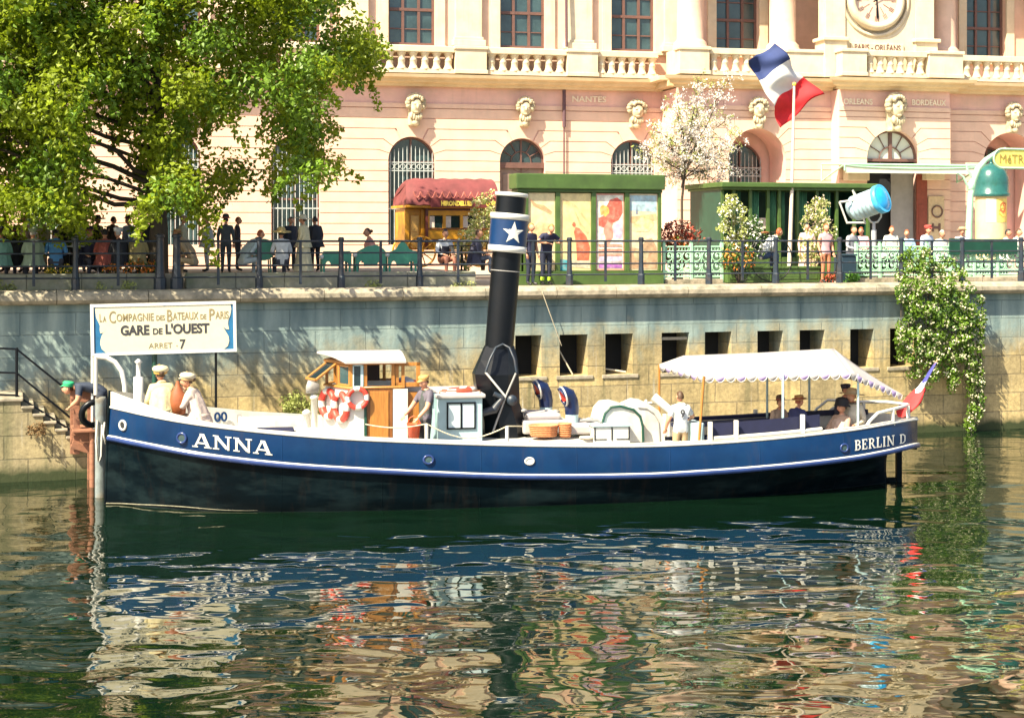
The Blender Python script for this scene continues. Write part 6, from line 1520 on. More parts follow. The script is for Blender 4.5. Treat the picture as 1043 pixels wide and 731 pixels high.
# ---- omnibus
t=8.6; s0=Q.s_(413,t); z0=TZ-.02; k=Q.sc(460,t)
ob=thing('omnibus','yellow horse omnibus with a maroon canvas roof parked before the palace','omnibus',Q.w((s0,t,z0)),Q.a)
X=lambda px:Q.s_(px,t)-s0; Z=lambda py:Q.z_(460,py,t)-z0
W=X(506)
zb0=.55; ztop=Z(212)
mb=MB(); xs_=[X(436.5),X(453),X(470.5),X(487),W-.05]; zw0,zw1=Z(232.5),Z(219.5)
mb.box(X(434),W,.05,1.85,zb0,zw0); mb.box(X(434),W,.05,1.85,zw1,ztop); mb.box(X(415),X(434),.3,1.7,zb0,ztop-.02)
for i,x in enumerate(xs_): mb.box(x-.05,x+.05,.04,.12,zw0,zw1)
mb.box(X(434)+.02,W,1.75,1.84,zw0,zw1)
mb.build('body',M['yellow'],ob)
mb=MB(); mb.box(X(433.6),X(436.2),.0,.16,zb0,ztop-.02); 
for a,b in ((Z(234),Z(232.8)),(Z(245),Z(243.5)),(ztop-.08,ztop-.02)): mb.box(X(436.5),W,.02,.06,a,b)
mb.build('moulding',cm((.10,.02,.012),.4),ob)
for a,b in zip(xs_[:-1],xs_[1:]):
    mb=MB(); mb.box(a+.05,b-.05,.10,.13,zw0,zw1); w_=mb.build('window',M['glass'],ob); mb=MB(); mb.box(a+.06,a+.06+(b-a)*.3,.085,.097,zw0+.02,zw1-.02); mb.build('curtain',cm((.6,.5,.42)),w_)
mb=MB(); mb.cbox(X(420),X(428.5),.24,.299,zb0+.05,ztop-.25,.02); mb.cbox(X(421.3),X(427.2),.22,.238,Z(236),ztop-.4,.01); mb.build('door',cm((.72,.40,.10),.4),ob)
for px in (415.5,432): 
    mb=MB(); mb.cbox(X(px)-.05,X(px)+.09,.2,.3,zb0,ztop-.03,.01); mb.build('door_post',M['yellow'],ob)
mb=MB(); pts=[(X(413),ztop),(X(416),ztop+.09),(X(424),ztop+.13),(X(432),ztop+.06),(X(440),ztop)]; 
mb.cbox(X(412),W+.05,-.1,1.95,ztop+.0,ztop+.09,.03); mb.build('roof_edge',M['yellow'],ob)
mb=MB(); zc0,zc1=ztop+.10,Z(181); n=30; ax0,ax1=X(413.5),W+.04
rows=[]
for j in range(10):
    v=j/9; ang=v*PI/2; row=[]
    for i in range(n+1):
        u=i/n; x=ax0+(ax1-ax0)*u; e=min(1,(x-ax0+.01)/.55); e=math.sin(e*PI/2)**.6
        bul=.035*math.sin(u*PI*14)+.02*math.sin(u*31+v*5)
        row.append((x+ (0.25*(1-math.cos(ang))*(1-e)),-.16+1.05*(1-math.cos(ang))+bul*.6*math.sin(ang*2)+.15*(1-e),zc0+(zc1-zc0)*math.sin(ang)*(.80+.20*e)+bul*.35))
    rows.append(row)
vs=[p for r in rows for p in r]; m=n+1
mb.add(vs,[(j*m+i,j*m+i+1,(j+1)*m+i+1,(j+1)*m+i) for j in range(9) for i in range(n)],0,True)
vs2=[(p[0],1.8-p[1],p[2]) for p in vs]; mb.add(vs2,[(j*m+i,j*m+i+1,(j+1)*m+i+1,(j+1)*m+i) for j in range(9) for i in range(n)],0,True)
mb.add([r[0] for r in rows]+[(r[0][0],1.8-r[0][1],r[0][2]) for r in rows[::-1]],[list(range(20))])
cn=mb.build('canvas_roof',M['canvasred'],ob)
mb=MB(); q=12
for i in range(q):
    xa=ax0+.2+(ax1-ax0-.2)*i/q; xb=ax0+.2+(ax1-ax0-.2)*(i+1)/q
    P=[(xa+(xb-xa)*u/8,-.19,zc0+.42-.20*math.sin(PI*u/8)) for u in range(9)]; mb.tube(P,.02,5)
mb.build('scalloped_trim',cm((.55,.16,.12)),cn)
mb=MB(); mb.box(X(437),W,-.235,-.205,ztop+.02,ztop+.30); fb=mb.build('name_board',cm((.14,.02,.02)),ob)
mb=MB(); add_text(mb,'HIRONDELLES',.20,(X(463),-.245,ztop+.08),width=X(478.5)-X(447),bold=.012); add_text(mb,'CONC',.20,(X(499),-.245,ztop+.08),width=X(505)-X(493),bold=.012); mb.build('lettering',cm((.85,.62,.10),.4),fb)
for x in (X(424)+.15,W-.6):
    for y in (-.05,1.9):
        mb=MB(); mb.torus((x,y,.5),.48,.035,28,6)
        for q in range(10): a=2*PI*q/10; mb.tube([(x,y,.5),(x+.46*math.cos(a),y,.5+.46*math.sin(a))],.02,4)
        mb.lathe([(.09,-.1),(.09,.1)],(0,0,0),10,M=Matrix.Translation((x,y,.5))@Matrix.Rotation(PI/2,4,'X')); mb.build('wheel',M['yellow'],ob)
# ---- green garden benches seen from behind
def bench(label,px0,px1,t,peak):
    s0=Q.s_(px0,t); s1=Q.s_(px1,t); b=thing('garden_bench',label,'bench',Q.w(((s0+s1)/2,t,TZ-.02)),Q.a,'green garden benches on the cafe terrace')
    w=(s1-s0)/2; top=Q.z_((px0+px1)/2,255 if not peak else 253,t)-TZ
    pts=[(-w,.16),(-w+.09,.16)]+[(-w+.17-.08*math.cos(PI*i/6),.16+.14*math.sin(PI*i/6)) for i in range(7)]+[(w-.17-.08*math.cos(PI*i/6),.16+.14*math.sin(PI*i/6)) for i in range(7)]+[(w,.16),(w,top-.08)]
    if peak==2: pts+=[(w*.45,top),(w*.25,top+.14),(0,top+.24),(-w*.25,top+.14),(-w*.45,top)]
    elif peak==1: pts+=[(w*.85,top+.0),(w*.4,top+.12),(-w*.2,top+.08),(-w*.7,top-.02)]
    else: pts+=[(w*.9,top),(-w*.9,top)]
    pts+=[(-w,top-.1)]
    mb=MB(); mb.prism(pts,-.02,.02); mb.build('backrest',M['tgreen'],b)
    mb=MB(); mb.cbox(-w+.02,w-.02,.025,.5,.42,.47,.01); mb.build('seat',M['tgreen'],b)
    for x in (-w+.06,w-.06): mb=MB(); mb.cbox(x-.03,x+.03,.42,.48,0,.418,.01); mb.build('leg',M['tgreen'],b)
    for x in (-w+.05,w-.05): mb=MB(); mb.cbox(x-.03,x+.03,-.018,.018,0,.158,.008); mb.build('leg',M['tgreen'],b)
    for x in (-w,): mb=MB(); mb.sph((x-.02,-.03,top-.16),.07,8); mb.build('finial',M['white'],b)
bench('green garden bench with a straight top, leftmost behind the railing',328,358,1.7,0); bench('green garden bench with a rounded top beneath the woman in pink',362,393,1.7,1); bench('green garden bench with a pointed top, nearest the omnibus',395,425,1.7,2)
sA=Q.s_(268,1.75); b=thing('round_cafe_chair','rounded green cafe chair behind the second railing post','chair',Q.w((sA,1.75,TZ-.02)),Q.a)
mb=MB(); mb.prism([(.33*math.cos(2*PI*i/18),.62+.30*math.sin(2*PI*i/18)) for i in range(18)],-.02,.02); mb.build('backrest',M['tgreen'],b); mb=MB(); mb.cbox(-.28,.28,.024,.45,.40,.45,.02); mb.build('seat',M['tgreen'],b)
for x in (-.22,.22):
    for y in (.06,.40): mb=MB(); mb.tube([(x,y,0),(x*.9,y,.40)],.02,6); mb.build('leg',M['tgreen'],b)
def cafe_table(label,px,t,z,col):
    b=thing('cafe_table',label,'table',Q.at(px,t,z),Q.a,'round cafe tables'); mb=MB(); mb.lathe([(.001,.70),(.36,.70),(.37,.715),(.36,.73),(.001,.73)],(0,0,0),20); mb.build('tabletop',col,b); mb=MB(); mb.lathe([(.2,0),(.18,.02),(.03,.05),(.025,.69)],(0,0,0),10); mb.build('pedestal',M['iron'],b)
cafe_table('round dark cafe table between the white sleeved man and the reader',470,2.0,TZ-.02,M['iron']); cafe_table('round pale cafe table behind the bent guest in blue',72,2.3,TZ-.02,M['white']); cafe_table('round pale cafe table behind the light grey blue suit',262,2.6,TZ-.02,M['white']); cafe_table('round pale cafe table behind the light blue guests',933,3.9,GZ-.02,M['white']); cafe_table('round pale cafe table near the advertising column',1002,3.9,GZ-.02,M['white'])
# ---- mint cast iron fence
def fence(label,pxs,t,ytop,grp='mint cast iron fences'):
    s0=Q.s_(pxs[0],t); f=thing('cast_iron_fence',label,'fence',Q.w((s0,t,GZ-.02)),Q.a,grp)
    H=Q.z_(pxs[0],ytop,t)-GZ; proto=None
    for a,b in zip(pxs[:-1],pxs[1:]):
        x0=Q.s_(a,t)-s0; w=Q.s_(b,t)-s0-x0
        mb=MB(); 
        for z in (.20,.34,H-.18,H-.05): mb.tube([(x0,0,z),(x0+w,0,z)],.024,6)
        n=max(2,round(w/.30)); d=w/n; r=(H-.52)/4
        for i in range(n):
            c=x0+d*(i+.5)
            for q in (0,1): 
                zc=.34+r+q*2*r
                mb.torus((c,0,zc),min(r,d*.5)*.92,.02,16,5); mb.torus((c+.04,0,zc+.03),min(r,d*.5)*.5,.018,12,5); mb.sph((c+.02,0,zc),.05,6)
            mb.tube([(x0+d*i,0,.2),(x0+d*i,0,H-.05)],.016,5)
            mb.torus((c,0,.27),.055,.014,10,4); mb.torus((c,0,H-.115),.055,.014,10,4)
        mb.build('panel',M['mint'],f)
    for a in pxs:
        x=Q.s_(a,t)-s0; mb=MB(); mb.cbox(x-.045,x+.045,-.045,.045,.0,H+.06,.01); mb.sph((x,0,H+.1),.055,8); mb.build('post',M['mint'],f)
    x0,x1=0,Q.s_(pxs[-1],t)-s0; mb=MB(); mb.cbox(x0,x1,-.12,.12,0,.13,.02); mb.build('kerb',M['coping'],f)
fence('mint green ornate cast iron fence right of the poster kiosk',[676,704,735],1.5,249); fence('long mint green ornate cast iron fence before the cafe at the right',[872,896,920,944,968,992,1016,1040,1066],1.5,249)
t=1.38; a=Q.s_(967,t); b=Q.s_(1036,t); z0_,z1_=Q.z_(1000,259,t),Q.z_(1000,243.5,t); mb=MB(); mb.cbox(a,a+(b-a)*.17,t-.03,t+.03,z0_-.02,z1_+.02,.008); mb.cbox(a+(b-a)*.172,b,t-.02,t+.03,z0_,z1_,.008)
o=qobj(mb.build('green_board',M['dgreen'])); tag(o,'dark green board fixed along the top of the mint fence','board')
# ---- pavilion behind the planters
t=5.2; s0=Q.s_(734,t); zg=GZ-.02; Hp=Q.z_(800,186.5,t)-zg; W=Q.s_(886,t)-s0; X=lambda px:Q.s_(px,t)-s0; Zp=lambda py:Q.z_(800,py,t)-zg
pv=thing('green_pavilion','dark green open fronted pavilion with curtains behind the flower boxes','pavilion',Q.w((s0,t,zg)),Q.a)
mb=MB(); mb.cbox(-.12,W+.12,-.35,2.6,Zp(191.5),Hp,.03); mb.cbox(-.05,W+.05,-.25,2.5,Zp(194),Zp(191.5)-.003,.02); mb.build('roof',M['green'],pv)
mb=MB(); mb.box(0,W,2.3,2.4,0,Zp(194)); mb.box(0,.08,.0,2.3,0,Zp(194)); mb.box(W-.08,W,0,2.3,0,Zp(194)); mb.build('wall',M['dgreen'],pv)
for px in (735.5,747,764,782,793.5,812,832,852,870,884):
    mb=MB(); mb.cbox(X(px)-.05,X(px)+.05,-.05,.05,0,Zp(194),.01); mb.build('post',M['green'],pv)
for a,b in ((737,743),(749,756),(766,775),(786,792),(796,801),(815,824),(838,848)):
    mb=MB(); n=14; vs=[]
    for i in range(n+1):
        x=X(a)+(X(b)-X(a))*i/n; y=.12+.05*math.sin(i*1.9); vs+=[(x,y,Zp(195)),(x*.96+X(a)*.04,y,Zp(240))]
    mb.add(vs,[(2*i,2*i+2,2*i+3,2*i+1) for i in range(n)],0,True); o=mb.build('curtain',cm((.05,.17,.08)),pv); o.modifiers.new('cloth','SOLIDIFY').thickness=.01
for a,b in ((754,762),(776,783)): 
    mb=MB(); mb.cbox(X(a),X(b),.2,.25,Zp(233),Zp(222),.01); mb.build('notice',cm((.7,.55,.45)),pv)
mb=MB(); mb.cbox(.1,W-.1,-.02,.1,0,Zp(262),.02); mb.build('counter',M['green'],pv)
# ---- flower boxes, bin
def fbox(label,a,b,t,y0):
    s0=Q.s_(a,t); s1=Q.s_(b,t); h=Q.z_(a,y0,t)-GZ; f=thing('planter_box',label,'planter',Q.w((s0,t,GZ-.02)),Q.a,'green planter boxes'); W=s1-s0
    mb=MB(); mb.cbox(0,W,0,.6,0.02,h,.015); mb.cbox(-.03,W+.03,-.03,.63,h+.001,h+.06,.015); mb.build('box',M['green'],f)
    mb=MB(); mb.cbox(.08,W-.08,-.02,.002,.12,h-.1,.008); mb.build('front_panel',M['green'],f); return f
fbox('low green planter box behind the bent white shirt',741,786,1.25,273); fbox('low green planter box left of the pink top woman',788,835,1.25,273); fbox('low green planter box behind the dark blue bin',866,884,1.6,271)
t=1.1; s0=Q.s_(857,t); W=Q.s_(873,t)-s0; H=Q.z_(865,258,t)-GZ; bn=thing('bin','dark blue bin standing right of the woman in pink','bin',Q.w((s0,t,GZ-.02)),Q.a); mb=MB(); mb.cbox(.02,W-.02,0,.5,.03,H-.06,.03); mb.build('body',cm((.02,.04,.06),.4),bn); mb=MB(); mb.cbox(0,W,-.03,.53,H-.058,H,.02); mb.build('lid',cm((.025,.05,.07),.4),bn)
for x in (.08,W-.08): mb=MB(); mb.torus((x,.25,.06),.05,.018,12,5,M=Matrix.Rotation(PI/2,4,'Z')); mb.build('wheel',M['iron'],bn)
# ---- high wheel bicycle leaning by the planters
t=1.0; c=Q.hit(786,264,t); r=25/Q.sc(786,t); bk=thing('high_wheel_bicycle','black high wheel bicycle leaning behind the railing before the planters','bicycle',Q.w((c.x,t,GZ)),Q.a)
zc=c.z-GZ; r=zc-.03
mb=MB(); mb.torus((0,0,zc),r,.018,48,6); 
for q in range(18): a=2*PI*q/18; mb.tube([(0,0,zc),(r*math.cos(a),0,zc+r*math.sin(a))],.004,3)
mb.build('front_wheel',M['iron'],bk)
mb=MB(); mb.torus((-.98,0,.22),.19,.014,28,6)
for q in range(10): a=2*PI*q/10; mb.tube([(-.98,0,.22),(-.98+.19*math.cos(a),0,.22+.19*math.sin(a))],.004,3)
mb.build('rear_wheel',M['iron'],bk)
mb=MB(); mb.tube([(.02,.03,zc+r+.06)]+[(-(r+.07)*math.sin(a),.03,zc+(r+.07)*math.cos(a)) for a in (.2,.5,.8,1.1,1.4,1.65)]+[(-.98,.03,.22)],.018,6); mb.tube([(0,.04,zc),(.02,.04,zc+r+.12)],.015,6); mb.build('frame',M['iron'],bk)
mb=MB(); mb.tube([(.0,-.28,zc+r+.05),(.03,-.1,zc+r+.14),(.03,.14,zc+r+.14),(.0,.32,zc+r+.05)],.014,6); mb.build('handlebar',M['iron'],bk)
mb=MB(); mb.sph((-.2,.03,zc+r+.12),(.15,.09,.04),10); mb.build('saddle',M['varnishd'],bk)
# ---- film lamp
t=3.5; b0=Q.at(890,t,GZ-.02); c0=Q.hit(890,244,t); lp=thing('film_lamp','big white and silver film lamp with a bright blue lens on a stand','lamp',b0,Q.a)
O=Vector((Q.s_(890,t),t,GZ-.02)); g4=lambda px,py,tt=t:Q.hit(px,py,tt)-O
A=g4(867,214,t+.45); Bq=g4(899,202,t-.55); ax=(Bq-A).normalized(); Mx=Matrix.Translation(A)@ax.to_track_quat('Z','Y').to_matrix().to_4x4(); Ln=(Bq-A).length
rl=.42; prof=[(.05,-.02),(rl*.75,0),(rl*.8,.1)]
for i in range(6): z=.14+(Ln-.3)*i/6; prof+=[(rl*.92,z),(rl*.98,z+.02),(rl*.98,z+.09),(rl*.92,z+.11)]
prof+=[(rl*1.0,Ln-.12),(rl*1.08,Ln-.10),(rl*1.08,Ln),(rl*.98,Ln)]
mb=MB(); mb.lathe(prof,(0,0,0),26,M=Mx); mb.build('housing',mat('lamp_metal',(.36,.50,.56),.35,.25,4),lp)
mb=MB(); mb.lathe([(rl*1.0,Ln-.02),(rl*.7,Ln+.05),(rl*.3,Ln+.075),(.001,Ln+.08)],(0,0,0),26,M=Mx); mb.build('lens',mat('blue_lens',(.02,.36,.75),.15,.2,4),lp)
mb=MB(); mb.lathe([(rl*1.085,Ln-.16),(rl*1.10,Ln-.15),(rl*1.10,Ln+.01),(rl*1.085,Ln+.012)],(0,0,0),26,M=Mx); mb.build('lens_hood',cm((.06,.42,.72),.4),lp)
mb=MB(); 
for p,q in (((855,206),(874.5,203.5)),((855,206),(863,227.5)),((863,227),(881.5,227)),((868.5,194),(881.5,228)),((874.5,203.5),(868.5,194))): mb.tube([g4(*p),g4(*q)],.035,6)
mb.build('carrying_frame',M['white'],lp)
mb=MB(); mb.tube([g4(883,213),g4(883.5,221),g4(887,226),g4(890,227),g4(894,226),g4(897.3,221),g4(897.5,213)],.032,8); mb.build('yoke',M['white'],lp)
mb=MB(); top_=g4(890,227); mb.tube([(0,0,.5),tuple(top_)],[.06,.05],10); mb.tube([(0,0,.9),(0,0,1.6)],.085,10); mb.build('stand',mat('stand_metal',(.4,.4,.42),.35,.15,5),lp)
for a in (0.4,2.5,4.6): mb=MB(); mb.tube([(0,0,.9),(.6*math.cos(a),.6*math.sin(a),.0)],.03,6); mb.build('leg',M['grey'],lp)
# ---- flagpole and big flag
t=5.0; fp=thing('flagpole','tall thin pale flagpole in front of the pavilion','flagpole',Q.at(803.5,t,GZ-.02),Q.a)
O=Vector((Q.s_(803.5,t),t,GZ-.02)); g5=lambda px,py,tt=t:Q.hit(px,py,tt)-O
mb=MB(); tp=g5(809,86); mb.tube([(0,0,0),tuple(tp*.5+Vector((.02,0,0))),tuple(tp)],[.075,.06,.04],10); mb.build('pole',cm((.62,.52,.42),.5),fp); mb=MB(); mb.sph(tuple(tp),.07,8); mb.build('finial',M['gold'],fp)
mb=MB(); c4=[g5(762,62,t+.2),g5(789,45,t+.4),g5(836,96,t+.5),g5(797,131,t+.3)]; nu,nv=30,12; vs=[]
for i in range(nu+1):
    u=i/nu
    for j in range(nv+1):
        v=j/nv; p=c4[0].lerp(c4[3],u).lerp(c4[1].lerp(c4[2],u),v); p.y+=.16*math.sin(u*8+v*3.0)+.07*math.sin(u*17-v*6); p.z+=.06*math.sin(u*9+v*7)+.10*(math.sin(PI*v))*(u-.3)
        p.x+=.05*math.sin(v*9+u*4); vs.append(p)
for i in range(nu):
    for j in range(nv): mb.f.append([i*(nv+1)+j,(i+1)*(nv+1)+j,(i+1)*(nv+1)+j+1,i*(nv+1)+j+1]); mb.m.append(0 if i<9 else 1 if i<20 else 2); mb.sm.append(True)
mb.v=[tuple(v) for v in vs]
o=mb.build('tricolour_flag',[mat('flag_blue',(.03,.05,.16),.8,.15,3,trans=.2),mat('flag_white',(.74,.72,.68),.8,.05,3,trans=.25),mat('flag_red',(.74,.03,.035),.8,.15,3,trans=.25)]); o.location=fp.location; o.rotation_euler=(0,0,Q.a); o.modifiers.new('cloth','SOLIDIFY').thickness=.006; tag(o,'large blue, white and red flag blowing at the top of the flagpole','flag')
# ---- advertising column
t=8.2; c=Q.at(1009.5,t,GZ-.02); cz=lambda py:Q.z_(1009,py,t)-GZ; rr=15.5/Q.sc(1009,t)
ac=thing('advertising_column','advertising column with a dark teal dome and yellow poster','advertising column',c,Q.a)
mb=MB(); mb.lathe([(rr*1.08,0),(rr*1.08,.35),(rr*1.0,.4),(rr*1.0,.55)],(0,0,0),28); mb.build('base',M['dgreen'],ac)
mb=MB(); mb.lathe([(rr,.551),(rr,cz(200))],(0,0,0),28); dr=mb.build('drum',cm((.66,.52,.26),.6,scale=3),ac)
mb=MB()
def onr(u,z): a=-PI/2+u/rr; return (rr*1.012*math.cos(a),rr*1.012*math.sin(a),z)
def patch(u0,u1,z0,z1,mi,n=8):
    vs=[]
    for i in range(n+1): vs+=[onr(u0+(u1-u0)*i/n,z0),onr(u0+(u1-u0)*i/n,z1)]
    mb.add(vs,[(2*i,2*i+2,2*i+3,2*i+1) for i in range(n)],mi,True)
za,zb=cz(226),cz(202)
patch(-.12,.42,za,zb,0); patch(-.5,-.15,za,zb,1)
mb.v=[(x*1.0,y*1.0,z) for x,y,z in mb.v]
for (u,z,a,b,mi) in ((.13,.62,.15,.2,2),(.12,.42,.18,.16,3),(.2,.75,.10,.08,2)):
    n=12; zc=za+(zb-za)*z; vs=[tuple(Vector(onr(u+a*math.cos(2*PI*i/n)*(1+.2*math.sin(3*i)),zc+b*(zb-za)*math.sin(2*PI*i/n)*1.2))*1.0) for i in range(n)]
    vs=[(x*1.01,y*1.01,z_) for x,y,z_ in vs]; mb.add(vs,[list(range(n))],mi)
mb.build('poster',[cm((.76,.55,.14)),cm((.70,.62,.42)),cm((.60,.16,.05)),cm((.72,.36,.05))],dr)
zd=cz(200); h=cz(166)-zd; mb=MB(); mb.lathe([(rr*1.15,zd+.001),(rr*1.2,zd+.05),(rr*1.2,zd+.12),(rr*1.12,zd+.15),(rr*1.14,zd+h*.40),(rr*1.10,zd+h*.58),(rr*.96,zd+h*.76),(rr*.70,zd+h*.90),(rr*.36,zd+h*.975),(rr*.1,zd+h),(rr*.1,zd+h+.08),(rr*.16,zd+h+.14),(.01,zd+h+.26)],(0,0,0),28); mb.build('dome',cm((.02,.10,.09),.25),ac)
# ---- cast iron station arch with its name board
t=4.6; O=Vector((Q.s_(986,t),t,GZ-.02)); ms=thing('station_arch','pale mint cast iron arch carrying a yellow station name board','sign',Q.at(986,t,GZ-.02),Q.a); g6=lambda px,py,tt=t:Q.hit(px,py,tt)-O
mb=MB(); mb.tube([(0,0,0),g6(987,230),g6(988.5,200),g6(991,185),g6(996,172),g6(1004,163),g6(1014,156),g6(1024,151.5)],[.14,.11,.10,.11,.10,.09,.07,.05],10); mb.sph(g6(989,190),(.13,.13,.2),8); mb.tube([g6(990,196),g6(985,188),g6(981,180),g6(975,176)],[.06,.05,.04,.02],6); mb.tube([g6(991,182),g6(985,172),g6(984,166)],[.05,.04,.02],6); mb.build('stem',M['mint'],ms)
mb=MB(); x=Q.s_(1098,t)-O.x; mb.tube([(x,0,0),(x,0,g6(1098,200).z),(x-.4,0,g6(1098,165).z),(x-1.0,0,g6(1098,151).z)],[.14,.10,.10,.05],10); mb.build('stem',M['mint'],ms)
pA,pB=g6(1011,171),g6(1076,153); zc=(pA.z+pB.z)/2; hh=(pB.z-pA.z)/2
pts=[]
for cx_,a0 in ((pA.x+hh,PI/2),(pB.x-hh,-PI/2)):
    pts+=[(cx_+hh*math.cos(a0+PI*i/10),zc+hh*math.sin(a0+PI*i/10)) for i in range(11)]
mb=MB(); mb.prism(pts,-.06,.02); bd=mb.build('name_board',cm((.74,.66,.14),.5),ms)
mb=MB(); q=[Vector((p[0],-.065,p[1])) for p in pts]; mb.tube(q+[q[0]],.035,6); mb.build('board_rim',M['mint'],bd)
mb=MB(); add_text(mb,'MéTRO',.42,(g6(1033,0).x,-.075,zc-.15),width=g6(1050,0).x-g6(1018,0).x,bold=.0); mb.build('lettering',cm((.28,.20,.05)),bd)
# ---- terracotta amphora like planter of red flowers beside the kiosk
t=2.2; c=Q.at(690,t,GZ-.02); hz=Q.z_(690,250,t)-GZ
up_=thing('flower_urn','brown urn of red flowers between the kiosk and the blossom tree','urn',c,Q.a)
mb=MB(); mb.lathe([(.25,0),(.22,.06),(.12,.2),(.14,.4),(.35,.62),(.46,hz-.05),(.5,hz),(.42,hz-.01),(.1,hz-.1)],(0,0,0),20); mb.build('vessel',cm((.22,.10,.06)),up_)

# ================================================================ vegetation
def leaf_faces(mb,c,n,rad,size,mi=0,up=.35,flat=1.0,shell=.35,two=True):
    for _ in range(n):
        while True:
            d=Vector((rnd.gauss(0,1),rnd.gauss(0,1),rnd.gauss(0,1)))
            if d.length>.01: break
        d.normalize(); r=rad*(shell+(1-shell)*rnd.random()**.6)
        p=Vector(c)+Vector((d.x*r,d.y*r,d.z*r*flat))
        nrm=(d*.6+Vector((rnd.gauss(0,.6),rnd.gauss(0,.6),rnd.gauss(0,.6)+up))).normalized()
        a=nrm.orthogonal().normalized(); th=rnd.random()*2*PI; b=nrm.cross(a); u=a*math.cos(th)+b*math.sin(th); v=nrm.cross(u)
        s=size*rnd.uniform(.65,1.25); k=nrm*s*.18
        o=len(mb.v)
        mb.v+=[tuple(p-u*s*.5),tuple(p+v*s*.36-k),tuple(p+u*s*.55),tuple(p-v*s*.36-k)]
        mb.f+=[[o,o+2,o+1],[o,o+3,o+2]]; mb.m+=[mi,mi]; mb.sm+=[False,False]
def inpoly(x,y,P):
    c=False; j=len(P)-1
    for i in range(len(P)):
        if (P[i][1]>y)!=(P[j][1]>y) and x<(P[j][0]-P[i][0])*(y-P[i][1])/(P[j][1]-P[i][1])+P[i][0]: c=not c
        j=i
    return c
def limb(mb,a,b,r0,r1,seg=5,j=.12):
    P=[Vector(a).lerp(Vector(b),i/seg)+(Vector((rnd.uniform(-j,j),rnd.uniform(-j,j),rnd.uniform(-j,j))) if 0<i<seg else Vector()) for i in range(seg+1)]
    mb.tube(P,[r0+(r1-r0)*i/seg for i in range(seg+1)],8)
def big_tree(label,px,t,outline,holes,nclump,perclump,lm,size,trange,crad,grp):
    base=Q.at(px,t,TZ-.05); bs=Q.s_(px,t); tr=thing('broadleaf_tree',label,'tree',base,Q.a,grp)
    xs=[p[0] for p in outline]; ys=[p[1] for p in outline]
    cl=[]; tries=0
    while len(cl)<nclump and tries<20000:
        tries+=1; x=rnd.uniform(min(xs),max(xs)); y=rnd.uniform(min(ys),max(ys))
        if not inpoly(x,y,outline) or any((x-h[0])**2/h[2]**2+(y-h[1])**2/h[3]**2<1 for h in holes): continue
        tt=t+rnd.uniform(*trange); p=Q.hit(x,y,tt)
        if any((p-q).length<.42*crad for q in cl): continue
        cl.append(p)
    O=Vector((bs,t,TZ-.05)); mb=MB()
    for p in cl:
        cr2=crad*rnd.uniform(.55,1.2); mi=1 if rnd.random()<.38 else 0
        leaf_faces(mb,p-O,int(perclump*(cr2/crad)**1.3),cr2,size,mi,flat=.75,shell=.2)
        if rnd.random()<.55:   # hanging sprays
            e=p-O; d=Vector((rnd.gauss(0,.5),rnd.gauss(0,.5),-.6)).normalized()
            for q in range(4): leaf_faces(mb,e+d*(.5+.28*q),16,.2,size,mi,shell=.1)
    mb.build('crown',lm if isinstance(lm,list) else [lm,lm],tr)
    mb=MB(); zc=sum(p.z for p in cl)/len(cl)-O.z; top=Vector((rnd.uniform(-.3,.3),.2,zc+1))
    P=[Vector((0,0,-.1)),Vector((.05,0,1.2)),Vector((-.06,.05,2.6)),Vector((.05,.1,zc*.75)),top]
    mb.tube(P,[.30,.24,.21,.17,.08],10); mb.build('trunk',M['bark'],tr)
    mb=MB()
    for p in rnd.sample(cl,min(20,len(cl))):
        q=p-O; zz=max(1.9,min(q.z-.4,q.z*rnd.uniform(.42,.72))); a=Vector((rnd.uniform(-.06,.06),.06,zz)); limb(mb,a,q,rnd.uniform(.05,.1),.015,7,.2)
    mb.build('limbs',M['bark'],tr)
out1=[(-20,-10),(-120,-190),(160,-190),(250,-120),(305,-80),(336,-50),(346,0),(352,18),(374,48),(384,62),(372,76),(348,80),(330,95),(326,125),(338,150),(350,165),(338,180),(330,203),(316,200),(300,188),(285,190),(268,203),(250,192),(232,186),(216,195),(200,222),(180,236),(160,232),(146,216),(138,200),(136,172),(140,148),(128,134),(104,132),(92,150),(92,185),(86,206),(98,238),(72,232),(50,226),(22,220),(0,230),(-60,236),(-200,215),(-330,150),(-330,-20),(-250,-120)]
holes1=[(243,146,36,28),(212,152,16,14),(114,162,30,42),(306,42,20,16),(200,6,22,12),(8,52,16,14),(175,215,14,12),(300,150,12,16)]
gt='broadleaf trees at the quay edge'
big_tree('tall yellow green leafy tree overhanging the railing, quay and canal at the left',160,1.7,out1,holes1,800,205,[M['leaf'],M['leafm']],.15,(-3.8,3.2),.78,gt)
out2=[(-140,-120),(10,-120),(34,-30),(40,20),(36,60),(28,92),(10,100),(-30,150),(-140,150)]
big_tree('darker green tree at the far left edge behind the yellow green one',-42,4.5,out2,[(3,55,7,7)],150,300,M['leafd'],.15,(-1.5,3),.85,gt)
